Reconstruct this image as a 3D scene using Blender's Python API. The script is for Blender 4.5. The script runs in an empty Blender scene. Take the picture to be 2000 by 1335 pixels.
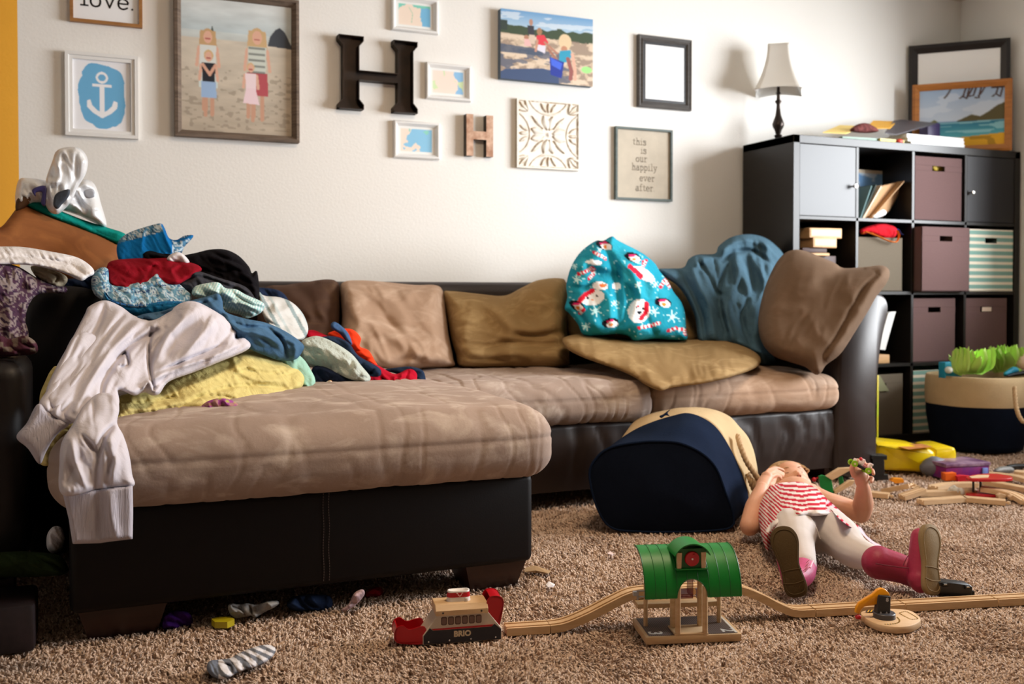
import bpy, bmesh, math, random
import numpy as np
from mathutils import Vector, Matrix

# ---------------------------------------------------------------- camera, world, lights, exposure
FPX, TH, TILT, HZ, CAMZ = 1933.0, math.radians(23.33), 0.02, 570.8, 0.738
CY = HZ + FPX * math.tan(TILT)
scene = bpy.context.scene
COL = scene.collection
cd = bpy.data.cameras.new('camera')
cam = bpy.data.objects.new('camera', cd)
COL.objects.link(cam)
cam.location = (0, 0, CAMZ)
cam.rotation_euler = (math.pi / 2 - TILT, 0, -TH)
cd.sensor_width = 36
cd.lens = FPX / 2000 * 36
cd.shift_y = -(667.5 - CY) / 2000
cd.dof.use_dof = True
cd.dof.focus_distance = 2.35
cd.dof.aperture_fstop = 4.0
cd.clip_start = 0.02
scene.camera = cam
scene.view_settings.view_transform = 'Standard'
scene.view_settings.look = 'None'
scene.view_settings.gamma = 1
scene.view_settings.use_curve_mapping = False
scene.view_settings.exposure = 0.46

W = bpy.data.worlds.new('World')
scene.world = W
W.use_nodes = True
W.node_tree.nodes['Background'].inputs[0].default_value = (0.80, 0.90, 1.0, 1)
W.node_tree.nodes['Background'].inputs[1].default_value = 1.8


def area(name, loc, target, sx, sy, power, col, spread=180):
    l = bpy.data.lights.new(name, 'AREA')
    l.shape = 'RECTANGLE'
    l.size, l.size_y = sx, sy
    l.energy = power
    l.color = col
    l.spread = math.radians(spread)
    o = bpy.data.objects.new(name, l)
    COL.objects.link(o)
    o.location = loc
    o.rotation_euler = (Vector(target) - Vector(loc)).to_track_quat('-Z', 'Y').to_euler()
    return o


YW, XR, ZC = 4.11, 4.50, 2.36          # back wall, right wall, ceiling
area('window_daylight', (7.0, 0.7, 1.9), (0.0, 2.9, 1.0), 4.4, 3.0, 900, (0.95, 0.975, 1.0))
area('ceiling_lamp_light', (1.3, 1.7, 2.33), (1.3, 1.8, 0), 0.5, 0.5, 24, (1.0, 0.75, 0.50))

# ---------------------------------------------------------------- picture measurements -> points in the room
SN, CS = math.sin(TH), math.cos(TH)
FW = np.array([SN * math.cos(TILT), CS * math.cos(TILT), -math.sin(TILT)])
RT = np.array([CS, -SN, 0.0])
UP = np.cross(RT, FW)
O = np.array([0, 0, CAMZ])


def ray(u, v):
    u = np.asarray(u, float)[..., None]
    v = np.asarray(v, float)[..., None]
    return FW + (u - 1000) / FPX * RT + (CY - v) / FPX * UP


def PY(u, v, y):
    r = ray(u, v)
    return O + r * (np.asarray(y, float) / r[..., 1])[..., None]


def PXX(u, v, x):
    r = ray(u, v)
    return O + r * (np.asarray(x, float) / r[..., 0])[..., None]


def PZ(u, v, z=0.0):
    r = ray(u, v)
    return O + r * ((np.asarray(z, float) - CAMZ) / r[..., 2])[..., None]


def PD(u, v, d):
    return O + ray(u, v) * np.asarray(d, float)[..., None]


# ---------------------------------------------------------------- noise
def nz(x, y, s=0):
    """smooth value noise, -1..1"""
    x = np.asarray(x, float) + 37.7 * s + 1000
    y = np.asarray(y, float) + 91.3 * s + 1000
    xi, yi = np.floor(x).astype(np.int64), np.floor(y).astype(np.int64)
    fx, fy = x - xi, y - yi
    fx, fy = fx * fx * (3 - 2 * fx), fy * fy * (3 - 2 * fy)

    def h(a, b):
        n = (a * 374761393 + b * 668265263 + s * 1442695) & 0x7fffffff
        n = ((n ^ (n >> 13)) * 1274126177) & 0x7fffffff
        return ((n ^ (n >> 16)) & 0xffff) / 32767.5 - 1
    return (h(xi, yi) * (1 - fx) + h(xi + 1, yi) * fx) * (1 - fy) + (h(xi, yi + 1) * (1 - fx) + h(xi + 1, yi + 1) * fx) * fy


def fbm(x, y, s=0, o=3):
    return sum(nz(x * 2 ** i, y * 2 ** i, s + i) / 2 ** i for i in range(o))


def lin(h):
    if isinstance(h, str):
        h = h.lstrip('#')
        c = np.array([int(h[i:i + 2], 16) for i in (0, 2, 4)]) / 255
    else:
        c = np.array(h[:3], float)
    return np.where(c <= 0.04045, c / 12.92, ((c + 0.055) / 1.055) ** 2.4)


# ---------------------------------------------------------------- materials
MATS = {}


def M(name, col='#808080', rough=0.6, metal=0.0, spec=0.5, var=0.0, vs=8.0, col2=None, bump=0.0, bs=60.0, bd=0.004,
      sheen=0.0, coat=0.0, trans=0.0, attr=False, sss=0.0, stripes=None, grain=None, patches=None, alpha=1.0, bscale=(1, 1, 1), bump2=None):
    """var: colour variation by noise; stripes=(axis, period, duty, colour2); grain: wood; patches: suede nap marks"""
    if name in MATS:
        return MATS[name]
    m = bpy.data.materials.new(name)
    m.use_nodes = True
    nt = m.node_tree
    N, L = nt.nodes, nt.links
    b = N['Principled BSDF']
    b.inputs['Roughness'].default_value = rough
    b.inputs['Metallic'].default_value = metal
    b.inputs['Specular IOR Level'].default_value = spec
    b.inputs['Sheen Weight'].default_value = sheen
    b.inputs['Sheen Roughness'].default_value = 0.4
    b.inputs['Coat Weight'].default_value = coat
    b.inputs['Transmission Weight'].default_value = trans
    b.inputs['Alpha'].default_value = alpha
    if sss:
        b.inputs['Subsurface Weight'].default_value = sss
        b.inputs['Subsurface Radius'].default_value = (0.012, 0.005, 0.003)
        b.inputs['Subsurface Scale'].default_value = 1.0
    c = tuple(lin(col)) + (1,)
    tc = N.new('ShaderNodeTexCoord')
    src = None
    if attr:
        a = N.new('ShaderNodeAttribute')
        a.attribute_name = 'Col'
        src = a.outputs['Color']
    else:
        rgb = N.new('ShaderNodeRGB')
        rgb.outputs[0].default_value = c
        src = rgb.outputs[0]

    def noise(scale, detail=3, rough_=0.6, vec=None, dist=0):
        n = N.new('ShaderNodeTexNoise')
        n.inputs['Scale'].default_value = scale
        n.inputs['Detail'].default_value = detail
        n.inputs['Roughness'].default_value = rough_
        n.inputs['Distortion'].default_value = dist
        L.new(vec if vec is not None else tc.outputs['Object'], n.inputs['Vector'])
        return n

    def ramp(f, lo, hi):
        r = N.new('ShaderNodeMapRange')
        r.inputs[1].default_value = lo
        r.inputs[2].default_value = hi
        L.new(f, r.inputs[0])
        return r.outputs[0]

    def mix(f, a, bcol, blend='MIX'):
        x = N.new('ShaderNodeMix')
        x.data_type = 'RGBA'
        x.blend_type = blend
        if isinstance(f, float):
            x.inputs[0].default_value = f
        else:
            L.new(f, x.inputs[0])
        L.new(a, x.inputs[6])
        if isinstance(bcol, tuple):
            x.inputs[7].default_value = bcol
        else:
            L.new(bcol, x.inputs[7])
        return x.outputs[2]
    if stripes:
        ax, per, duty, c2 = stripes
        sep = N.new('ShaderNodeSeparateXYZ')
        L.new(tc.outputs['Object'], sep.inputs[0])
        mm = N.new('ShaderNodeMath')
        mm.operation = 'DIVIDE'
        L.new(sep.outputs[ax], mm.inputs[0])
        mm.inputs[1].default_value = per
        fr = N.new('ShaderNodeMath')
        fr.operation = 'FRACT'
        L.new(mm.outputs[0], fr.inputs[0])
        lt = N.new('ShaderNodeMath')
        lt.operation = 'LESS_THAN'
        L.new(fr.outputs[0], lt.inputs[0])
        lt.inputs[1].default_value = duty
        src = mix(lt.outputs[0], src, tuple(lin(c2)) + (1,))
    if grain:
        mp = N.new('ShaderNodeMapping')
        mp.inputs['Scale'].default_value = grain
        L.new(tc.outputs['Object'], mp.inputs[0])
        n = noise(1.0, 5, 0.65, mp.outputs[0], 0.6)
        src = mix(ramp(n.outputs[0], 0.35, 0.7), src, tuple(lin(col2 or col) * (1 if col2 else 0.6)) + (1,))
    elif col2 or var:
        n = noise(vs, 4)
        c2 = tuple(lin(col2)) + (1,) if col2 else tuple(np.clip(lin(col) * (1 - var), 0, 1)) + (1,)
        if attr:
            src = mix(ramp(n.outputs[0], 0.3, 0.7), src, (1 - var, 1 - var, 1 - var, 1), 'MULTIPLY')
        else:
            src = mix(ramp(n.outputs[0], 0.35, 0.65), src, c2)
    if patches:
        pc, ps, lo, hi = patches
        mp = N.new('ShaderNodeMapping')
        mp.inputs['Scale'].default_value = (1, 1.6, 1.9)
        L.new(tc.outputs['Object'], mp.inputs[0])
        n = noise(ps, 5, 0.55, mp.outputs[0], 1.3)
        src = mix(ramp(n.outputs[0], lo, hi), src, tuple(lin(pc)) + (1,))
    L.new(src, b.inputs['Base Color'])
    if sheen:
        L.new(src, b.inputs['Sheen Tint'])
    if bump:
        vec = None
        if bscale != (1, 1, 1):
            mp = N.new('ShaderNodeMapping')
            mp.inputs['Scale'].default_value = bscale
            L.new(tc.outputs['Object'], mp.inputs[0])
            vec = mp.outputs[0]
        n = noise(bs, 4, 0.6, vec)
        if bump2:
            n2 = noise(bump2[0], 4, 0.55, vec, 1.2)
            b2 = N.new('ShaderNodeBump')
            b2.inputs['Strength'].default_value = 1
            b2.inputs['Distance'].default_value = bump2[1]
            L.new(n2.outputs[0], b2.inputs['Height'])
        bp = N.new('ShaderNodeBump')
        bp.inputs['Strength'].default_value = bump
        bp.inputs['Distance'].default_value = bd
        L.new(n.outputs[0], bp.inputs['Height'])
        if bump2:
            L.new(b2.outputs[0], bp.inputs['Normal'])
        L.new(bp.outputs[0], b.inputs['Normal'])
    MATS[name] = m
    return m


def cloth(name, col, **k):
    d = dict(rough=0.97, spec=0.06, sheen=0.10, bump=0.5, bs=300, bd=0.0012, var=0.12, vs=30, bump2=(22, 0.005))
    d.update(k)
    return M(name, col, **d)


# ---------------------------------------------------------------- objects
def tag(o, label=None, cat=None, group=None, kind=None):
    if label:
        o['label'] = label
    if cat:
        o['category'] = cat
    if group:
        o['group'] = group
    if kind:
        o['kind'] = kind
    return o


def thing(name, label, cat, loc=(0, 0, 0), rz=0.0, group=None, rot=None):
    o = bpy.data.objects.new(name, None)
    COL.objects.link(o)
    o.empty_display_size = 0.05
    o.location = tuple(map(float, loc))
    o.rotation_euler = rot if rot is not None else (0, 0, rz)
    return tag(o, label, cat, group)


def world_of(o):
    m = Matrix.LocRotScale(o.location, o.rotation_euler, o.scale)
    return world_of(o.parent) @ m if o.parent else m


def mk(name, verts, faces, mat, parent=None, smooth=True, cols=None, world=True, angle=None, local=False):
    """one mesh object. verts are room coordinates unless local=True (then they are in the parent's frame)"""
    V = np.asarray(verts, float).reshape(-1, 3)
    if parent is not None and not local:
        mi = np.array(world_of(parent).inverted())
        V = V @ mi[:3, :3].T + mi[:3, 3]
    loc = np.zeros(3)
    if parent is None:
        loc = np.array([(V[:, 0].min() + V[:, 0].max()) / 2, (V[:, 1].min() + V[:, 1].max()) / 2, V[:, 2].min()])
        V = V - loc
    me = bpy.data.meshes.new(name)
    me.from_pydata(V.tolist(), [], [tuple(map(int, f)) for f in faces])
    if isinstance(mat, (list, tuple)):
        for m in mat:
            me.materials.append(m)
    else:
        me.materials.append(mat)
    if cols is not None:
        ca = me.color_attributes.new('Col', 'FLOAT_COLOR', 'POINT')
        c4 = np.ones((len(V), 4), np.float32)
        c4[:, :3] = cols
        ca.data.foreach_set('color', c4.ravel())
    if smooth:
        me.shade_smooth()
        if angle:
            me.set_sharp_from_angle(angle=math.radians(angle))
    o = bpy.data.objects.new(name, me)
    COL.objects.link(o)
    o.location = loc
    if parent is not None:
        o.parent = parent
    return o


class MB:
    """collects shapes into ONE mesh"""

    def __init__(s):
        s.v, s.f = [], []

    def add(s, v, f):
        n = len(s.v)
        s.v += [tuple(map(float, p)) for p in v]
        s.f += [tuple(int(i) + n for i in q) for q in f]
        return s

    def box(s, a, b, r=0.004, seg=2, M_=None):
        a, b = np.minimum(a, b), np.maximum(a, b)
        bm = bmesh.new()
        bmesh.ops.create_cube(bm, size=1)
        for v in bm.verts:
            v.co = Vector([(a[i] + b[i]) / 2 + v.co[i] * (b[i] - a[i]) for i in range(3)])
        r = min(r, 0.49 * float(min(b - a)))
        if r > 0:
            bmesh.ops.bevel(bm, geom=list(bm.edges), offset=r, segments=seg, profile=0.5, affect='EDGES')
        if M_ is not None:
            bm.transform(M_)
        s.addbm(bm)
        return s

    def addbm(s, bm):
        bm.verts.index_update()
        s.add([v.co[:] for v in bm.verts], [[v.index for v in f.verts] for f in bm.faces])
        bm.free()

    def lathe(s, prof, c=(0, 0, 0), seg=24, sx=1, sy=1, M_=None):
        """prof: (radius, z) list"""
        vs, fs = [], []
        for r, z in prof:
            for k in range(seg):
                a = 2 * math.pi * k / seg
                vs.append((c[0] + r * sx * math.cos(a), c[1] + r * sy * math.sin(a), c[2] + z))
        for i in range(len(prof) - 1):
            for k in range(seg):
                k2 = (k + 1) % seg
                fs.append((i * seg + k, i * seg + k2, (i + 1) * seg + k2, (i + 1) * seg + k))
        if prof[0][0] > 1e-6:
            fs.append(tuple(range(seg))[::-1])
        if prof[-1][0] > 1e-6:
            fs.append(tuple((len(prof) - 1) * seg + k for k in range(seg)))
        if M_ is not None:
            vs = [tuple(M_ @ Vector(p)) for p in vs]
        return s.add(vs, fs)

    def tube(s, pts, rad, seg=10, closed=False, flat=1.0):
        """sweep; rad number or list; flat squashes the second axis"""
        P = np.asarray(pts, float)
        n = len(P)
        R = np.full(n, rad, float) if np.isscalar(rad) else np.asarray(rad, float)
        T = np.gradient(P, axis=0)
        if closed:
            T = np.roll(P, -1, 0) - np.roll(P, 1, 0)
        T /= np.linalg.norm(T, axis=1)[:, None] + 1e-12
        ref = np.array([0, 0, 1.0]) if abs(T[0][2]) < 0.9 else np.array([1.0, 0, 0])
        vs, fs = [], []
        a = np.cross(T[0], ref)
        for i in range(n):
            a = a - T[i] * np.dot(a, T[i])
            a /= np.linalg.norm(a) + 1e-12
            b_ = np.cross(T[i], a)
            for k in range(seg):
                t = 2 * math.pi * k / seg
                vs.append(P[i] + R[i] * (math.cos(t) * a + flat * math.sin(t) * b_))
        m = n if closed else n - 1
        for i in range(m):
            j = (i + 1) % n
            for k in range(seg):
                k2 = (k + 1) % seg
                fs.append((i * seg + k, j * seg + k, j * seg + k2, i * seg + k2))
        if not closed:
            fs.append(tuple(range(seg))[::-1])
            fs.append(tuple((n - 1) * seg + k for k in range(seg)))
        return s.add(vs, fs)

    def prism(s, poly, a, b, fn, r=0.0):
        """closed 2-D outline swept from a to b; fn(p, q, t) -> point"""
        n = len(poly)
        lv = [(a, 0), (b, 0)] if r <= 0 else [(a, r), (a + math.copysign(r, b - a), 0), (b - math.copysign(r, b - a), 0), (b, r)]
        P = np.asarray(poly, float)
        if r > 0:
            T = np.roll(P, -1, 0) - np.roll(P, 1, 0)
            T /= np.linalg.norm(T, axis=1)[:, None] + 1e-12
            Nn = np.stack([T[:, 1], -T[:, 0]], 1)
            A = 0.5 * np.sum(P[:, 0] * np.roll(P[:, 1], -1) - np.roll(P[:, 0], -1) * P[:, 1])
            Nn *= math.copysign(1, A)
        vs, fs = [], []
        for t, inset in lv:
            Q = P - (Nn * inset if r > 0 else 0)
            vs += [fn(p, q, t) for p, q in Q]
        for i in range(len(lv) - 1):
            for k in range(n):
                k2 = (k + 1) % n
                fs.append((i * n + k, i * n + k2, (i + 1) * n + k2, (i + 1) * n + k))
        fs.append(tuple(range(n))[::-1])
        fs.append(tuple((len(lv) - 1) * n + k for k in range(n)))
        return s.add(vs, fs)

    def sphere(s, c, r, seg=14, sc=(1, 1, 1)):
        prof = [(max(1e-7, math.sin(math.pi * i / seg)) * r, -math.cos(math.pi * i / seg) * r) for i in range(seg + 1)]
        vs, fs = [], []
        n0 = MB()
        n0.lathe(prof, seg=seg + 4)
        return s.add([(c[0] + p[0] * sc[0], c[1] + p[1] * sc[1], c[2] + p[2] * sc[2]) for p in n0.v], n0.f)

    def rot(s, M_):
        s.v = [tuple(M_ @ Vector(p)) for p in s.v]
        return s

    def build(s, name, mat, parent=None, smooth=True, angle=40, local=False, cols=None):
        return mk(name, s.v, s.f, mat, parent, smooth, cols, angle=angle, local=local)


def smooth_path(pts, n=60, closed=False):
    P = np.asarray(pts, float)
    m = len(P)
    out = []
    segs = m if closed else m - 1
    k = max(2, n // segs)
    for i in range(segs):
        if closed:
            p0, p1, p2, p3 = P[(i - 1) % m], P[i], P[(i + 1) % m], P[(i + 2) % m]
        else:
            p0, p1, p2, p3 = P[max(i - 1, 0)], P[i], P[i + 1], P[min(i + 2, m - 1)]
        for j in range(k):
            t = j / k
            out.append(0.5 * ((2 * p1) + (-p0 + p2) * t + (2 * p0 - 5 * p1 + 4 * p2 - p3) * t * t + (-p0 + 3 * p1 - 3 * p2 + p3) * t ** 3))
    if not closed:
        out.append(P[-1])
    return np.array(out)


def clone(o, parent=None):
    c = o.copy()
    COL.objects.link(c)
    c.parent = parent
    for ch in list(o.children):
        clone(ch, c)
    return c


def curved_grid(nu, nv, f, name, mat, parent=None, cols=None, two=0.0, local=False, wrap=False):
    """grid surface f(a, b) -> point arrays, a,b in 0..1; two = thickness towards back"""
    a, b = np.meshgrid(np.linspace(0, 1, nu), np.linspace(0, 1, nv), indexing='ij')
    P = f(a, b).reshape(-1, 3)
    F = []
    for i in range(nu - 1):
        for j in range(nv - 1):
            F.append((i * nv + j, (i + 1) * nv + j, (i + 1) * nv + j + 1, i * nv + j + 1))
    return mk(name, P, F, mat, parent, cols=cols, local=local)


# ---------------------------------------------------------------- cloth shapes: a garment's own outline, at its own distance, with thickness and folds
def poly_dist(p, poly):
    """distance of points to a closed outline, nearest point, inside flag"""
    A = np.asarray(poly, float)
    B = np.roll(A, -1, 0)
    best = np.full(len(p), 1e18)
    near = np.zeros((len(p), 2))
    ins = np.zeros(len(p), bool)
    for a, b in zip(A, B):
        d = b - a
        t = np.clip(((p - a) @ d) / (d @ d + 1e-12), 0, 1)
        q = a + t[:, None] * d
        dd = ((p - q) ** 2).sum(1)
        m = dd < best
        best[m] = dd[m]
        near[m] = q[m]
        cr = ((a[1] > p[:, 1]) != (b[1] > p[:, 1]))
        with np.errstate(divide='ignore', invalid='ignore'):
            xx = (b[0] - a[0]) * (p[:, 1] - a[1]) / (b[1] - a[1] + 1e-12) + a[0]
        ins ^= cr & (p[:, 0] < xx)
    return np.sqrt(best), near, ins


def seg_dist(p, line):
    best = np.full(len(p), 1e18)
    par = np.zeros(len(p))
    n = len(line) - 1
    for i in range(n):
        a, b = np.asarray(line[i], float), np.asarray(line[i + 1], float)
        d = b - a
        t = np.clip(((p - a) @ d) / (d @ d + 1e-12), 0, 1)
        dd = ((p - a - t[:, None] * d) ** 2).sum(1)
        m = dd < best
        best[m] = dd[m]
        par[m] = (i + t[m]) / n
    return np.sqrt(best), par


def depth_fit(ys):
    if np.isscalar(ys):
        return lambda p: np.full(len(p), float(ys))
    a = np.asarray(ys, float)
    if len(a) >= 3:
        c = np.linalg.lstsq(np.c_[a[:, :2], np.ones(len(a))], a[:, 2], rcond=None)[0]
        res = a[:, 2] - np.c_[a[:, :2], np.ones(len(a))] @ c
    else:
        c = np.array([0, 0, a[:, 2].mean()])
        res = a[:, 2] - a[:, 2].mean()

    def f(p):
        base = np.c_[p, np.ones(len(p))] @ c
        w = np.stack([1 / (((p - q[:2]) ** 2).sum(1) + 200.0) for q in a])
        return base + (w * res[:, None]).sum(0) / w.sum(0)
    return f


def puff(name, outline, ys, T, mat, R=22, Tb=None, step=4.0, folds=(), wr=(), parent=None, colfn=None, smooth=True, edge=2.0, seed=1, soft=False):
    """outline: picture-measured edge of the cloth; ys: room distance y (number or (u, v, y) anchors); T: thickness towards the
    viewer's side in metres; folds: (path, width, height, [taper]); wr: (wavelength, stretch, angle_deg, height) wrinkle fields"""
    out = smooth_path(outline, max(60, 6 * len(outline)), True) if smooth else np.asarray(outline, float)
    Tb = T * 0.8 if Tb is None else Tb
    u0, v0 = out.min(0) - step
    u1, v1 = out.max(0) + step
    nu, nv = int((u1 - u0) / step) + 2, int((v1 - v0) / step) + 2
    gu, gv = np.meshgrid(u0 + step * np.arange(nu), v0 + step * np.arange(nv), indexing='ij')
    p = np.stack([gu.ravel(), gv.ravel()], 1)
    d, near, ins = poly_dist(p, out)
    cu = p.reshape(nu, nv, 2)[:-1, :-1].reshape(-1, 2) + step / 2
    dc, _, cin = poly_dist(cu, out)
    keep = cin.reshape(nu - 1, nv - 1)
    idx = np.arange(nu * nv).reshape(nu, nv)
    q = np.stack([idx[:-1, :-1][keep], idx[1:, :-1][keep], idx[1:, 1:][keep], idx[:-1, 1:][keep]], 1)
    if len(q) == 0:
        return None
    # edge vertices of the kept cells
    cnt = np.zeros(nu * nv, int)
    np.add.at(cnt, q.ravel(), 1)
    used = cnt > 0
    bnd = used & (cnt < 4)
    p[bnd] = near[bnd]
    d = np.where(bnd, 0, d)
    ids = np.where(used)[0]
    re = -np.ones(nu * nv, int)
    re[ids] = np.arange(len(ids))
    P2, D = p[ids], d[ids]
    bn = bnd[ids]
    s = np.clip(D / R, 0, 1)
    prof = np.sqrt(np.clip(1 - (1 - s) ** 2, 0, 1))
    if soft:
        s3 = np.clip(D / (R * 3.2), 0, 1)
        prof = 0.5 * prof + 0.5 * np.sqrt(np.clip(1 - (1 - s3) ** 2, 0, 1))
    H = T * prof
    rel = np.zeros(len(P2))
    for fo in folds:
        line, w, h = fo[:3]
        if soft:
            w, h = w * .75, h * 1.25
        ln = smooth_path(line, 24) if len(line) > 2 else line
        dist, par = seg_dist(P2, ln)
        tp = np.sin(np.pi * np.clip(0.08 + par * 0.84, 0, 1)) ** 0.6
        rel += h * tp * np.exp(-(dist / w) ** 2)
    for wl, st, an, hh in wr:
        ca, sa = math.cos(math.radians(an)), math.sin(math.radians(an))
        x = (P2[:, 0] * ca + P2[:, 1] * sa) / (wl * st)
        y = (-P2[:, 0] * sa + P2[:, 1] * ca) / wl
        wx = 0.6 * nz(x * 0.8, y * 0.5, seed + 5)
        n = nz(x + wx, y + 0.9 * wx, seed + int(wl))
        rel += hh * (1 - 2 * np.abs(n)) * 0.8
    H = H + rel * np.clip(D / (R * 0.5), 0, 1) ** 0.7
    y = depth_fit(ys)(P2)
    front = PY(P2[:, 0], P2[:, 1], y - H)
    back = PY(P2[:, 0], P2[:, 1], y + Tb * prof)
    nb = np.where(~bn)[0]
    bre = np.arange(len(ids))
    bre[nb] = len(ids) + np.arange(len(nb))
    V = np.concatenate([front, back[nb]])
    q2 = re[q]
    F = np.concatenate([q2, bre[q2][:, ::-1]])
    # drop back faces whose four corners are all on the rim
    allb = bn[q2].all(1)
    F = np.concatenate([q2, bre[q2[~allb]][:, ::-1]]) if allb.any() else F
    cols = None
    if colfn is not None:
        c = colfn(P2)
        cols = np.concatenate([c, c[nb]])
    return mk(name, V, F.tolist(), mat, parent, cols=cols)


# ---------------------------------------------------------------- painted prints (what the print itself shows)
class Paint:
    def __init__(s, w, h, bg='#ffffff', aspect=1.0):
        s.w, s.h = w, h
        s.x, s.y = np.meshgrid((np.arange(w) + 0.5) / w, (np.arange(h) + 0.5) / h)
        s.c = np.ones((h, w, 3)) * lin(bg)

    def put(s, m, col, a=1.0):
        c = lin(col)
        m = np.clip(m.astype(float) * a, 0, 1)[..., None]
        s.c = s.c * (1 - m) + c * m
        return s

    def rect(s, x0, y0, x1, y1, col, a=1.0):
        return s.put((s.x >= x0) & (s.x <= x1) & (s.y >= y0) & (s.y <= y1), col, a)

    def grad(s, y0, y1, ca, cb):
        t = np.clip((s.y - y0) / (y1 - y0), 0, 1)[..., None]
        c = lin(ca) * (1 - t) + lin(cb) * t
        m = ((s.y >= y0) & (s.y <= y1))[..., None]
        s.c = np.where(m, c, s.c)
        return s

    def ell(s, cx, cy, rx, ry, col, a=1.0, wob=0.0, seed=0):
        dx, dy = (s.x - cx) / rx, (s.y - cy) / ry
        r = np.hypot(dx, dy)
        if wob:
            t = np.arctan2(dy, dx)
            r = r + wob * nz(np.cos(t) * 2.5, np.sin(t) * 2.5, seed)
        return s.put(r < 1, col, a)

    def poly(s, pts, col, a=1.0):
        p = np.stack([s.x.ravel(), s.y.ravel()], 1)
        _, _, ins = poly_dist(p, pts)
        return s.put(ins.reshape(s.h, s.w), col, a)

    def line(s, pts, w, col, a=1.0, asp=1.0):
        p = np.stack([s.x.ravel(), s.y.ravel() * asp], 1)
        d, _ = seg_dist(p, [(q[0], q[1] * asp) for q in pts])
        return s.put((d < w).reshape(s.h, s.w), col, a)

    def mesh(s, name, X0, X1, Z0, Z1, y, mat, parent, dirx=None, org=None, upv=None):
        """flat print between X0..X1 and Z0..Z1 in the plane y (or along dirx from org)"""
        h, w = s.h, s.w
        gx, gz = np.meshgrid(np.linspace(0, 1, w + 1), np.linspace(0, 1, h + 1))
        if dirx is None:
            V = np.stack([X0 + (X1 - X0) * gx, np.full_like(gx, y), Z1 + (Z0 - Z1) * gz], -1).reshape(-1, 3)
        else:
            V = (np.asarray(org)[None, None] + gx[..., None] * np.asarray(dirx) + (1 - gz[..., None]) * np.asarray(upv)).reshape(-1, 3)
        i = np.arange((h + 1) * (w + 1)).reshape(h + 1, w + 1)
        F = np.stack([i[:-1, :-1], i[1:, :-1], i[1:, 1:], i[:-1, 1:]], -1).reshape(-1, 4)
        c = np.zeros((h + 1, w + 1, 3))
        k = np.zeros((h + 1, w + 1, 1))
        for a, b_ in ((0, 0), (0, 1), (1, 0), (1, 1)):
            c[a:a + h, b_:b_ + w] += s.c
            k[a:a + h, b_:b_ + w] += 1
        return mk(name, V, F.tolist(), mat, parent, smooth=False, cols=(c / k).reshape(-1, 3))


def text_mesh(txt, size, M_, mat, name, parent, ext=0.0008, bold=0.0):
    cu = bpy.data.curves.new(name, 'FONT')
    cu.body = txt
    cu.size = size
    cu.extrude = ext
    cu.offset = bold
    cu.resolution_u = 3
    cu.align_x = 'CENTER'
    cu.align_y = 'CENTER'
    o = bpy.data.objects.new(name, cu)
    me = bpy.data.meshes.new_from_object(o)
    bpy.data.objects.remove(o)
    bpy.data.curves.remove(cu)
    me.transform(M_)
    V = np.array([v.co[:] for v in me.vertices])
    F = [tuple(p.vertices) for p in me.polygons]
    bpy.data.meshes.remove(me)
    return mk(name, V, F, mat, parent, smooth=False, local=True)


PRINT = M('printed_paper', attr=True, rough=0.7, spec=0.3)
# ================================================================ the room
def plain_box(name, a, b, mat, r=0.0):
    o = MB().box(a, b, r).build(name, mat, smooth=r > 0)
    return tag(o, kind='structure')


m_wall = M('wall_paint', '#eeebe6', rough=0.85, spec=0.2, bump=0.2, bs=95, bd=0.004)
m_orange = M('orange_paint', '#ffb640', rough=0.75, spec=0.2, bump=0.3, bs=95, bd=0.003)
m_ceil = M('ceiling_paint', '#e2dccf', rough=0.9, bump=0.6, bs=60, bd=0.005)
m_white = M('white_trim', '#eceae4', rough=0.4)


def carpet_mat():
    m = bpy.data.materials.new('carpet')
    m.use_nodes = True
    N, L = m.node_tree.nodes, m.node_tree.links
    b = N['Principled BSDF']
    b.inputs['Roughness'].default_value = 1
    b.inputs['Specular IOR Level'].default_value = 0.05
    b.inputs['Sheen Weight'].default_value = 0.2
    tc = N.new('ShaderNodeTexCoord')
    n = N.new('ShaderNodeTexNoise')
    n.inputs['Scale'].default_value = 150
    n.inputs['Detail'].default_value = 3
    L.new(tc.outputs['Object'], n.inputs['Vector'])
    n2 = N.new('ShaderNodeTexNoise')
    n2.inputs['Scale'].default_value = 3.5
    n2.inputs['Detail'].default_value = 3
    L.new(tc.outputs['Object'], n2.inputs['Vector'])
    cr = N.new('ShaderNodeValToRGB')
    cr.color_ramp.elements[0].position = 0.3
    cr.color_ramp.elements[1].position = 0.7
    cr.color_ramp.elements[0].color = tuple(lin('#c4a48c')) + (1,)
    cr.color_ramp.elements[1].color = tuple(lin('#efd5c0')) + (1,)
    L.new(n.outputs[0], cr.inputs[0])
    mx = N.new('ShaderNodeMix')
    mx.data_type = 'RGBA'
    mx.blend_type = 'MULTIPLY'
    mr = N.new('ShaderNodeMapRange')
    mr.inputs[1].default_value = 0.35
    mr.inputs[2].default_value = 0.7
    mr.inputs[4].default_value = 0.5
    L.new(n2.outputs[0], mr.inputs[0])
    L.new(mr.outputs[0], mx.inputs[0])
    L.new(cr.outputs[0], mx.inputs[6])
    mx.inputs[7].default_value = (0.84, 0.80, 0.77, 1)
    L.new(mx.outputs[2], b.inputs['Base Color'])
    v = N.new('ShaderNodeTexNoise')
    v.inputs['Scale'].default_value = 120
    v.inputs['Detail'].default_value = 4
    L.new(tc.outputs['Object'], v.inputs['Vector'])
    bp = N.new('ShaderNodeBump')
    bp.inputs['Strength'].default_value = 1
    bp.inputs['Distance'].default_value = 0.012
    L.new(v.outputs[0], bp.inputs['Height'])
    L.new(bp.outputs[0], b.inputs['Normal'])
    return m


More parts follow.
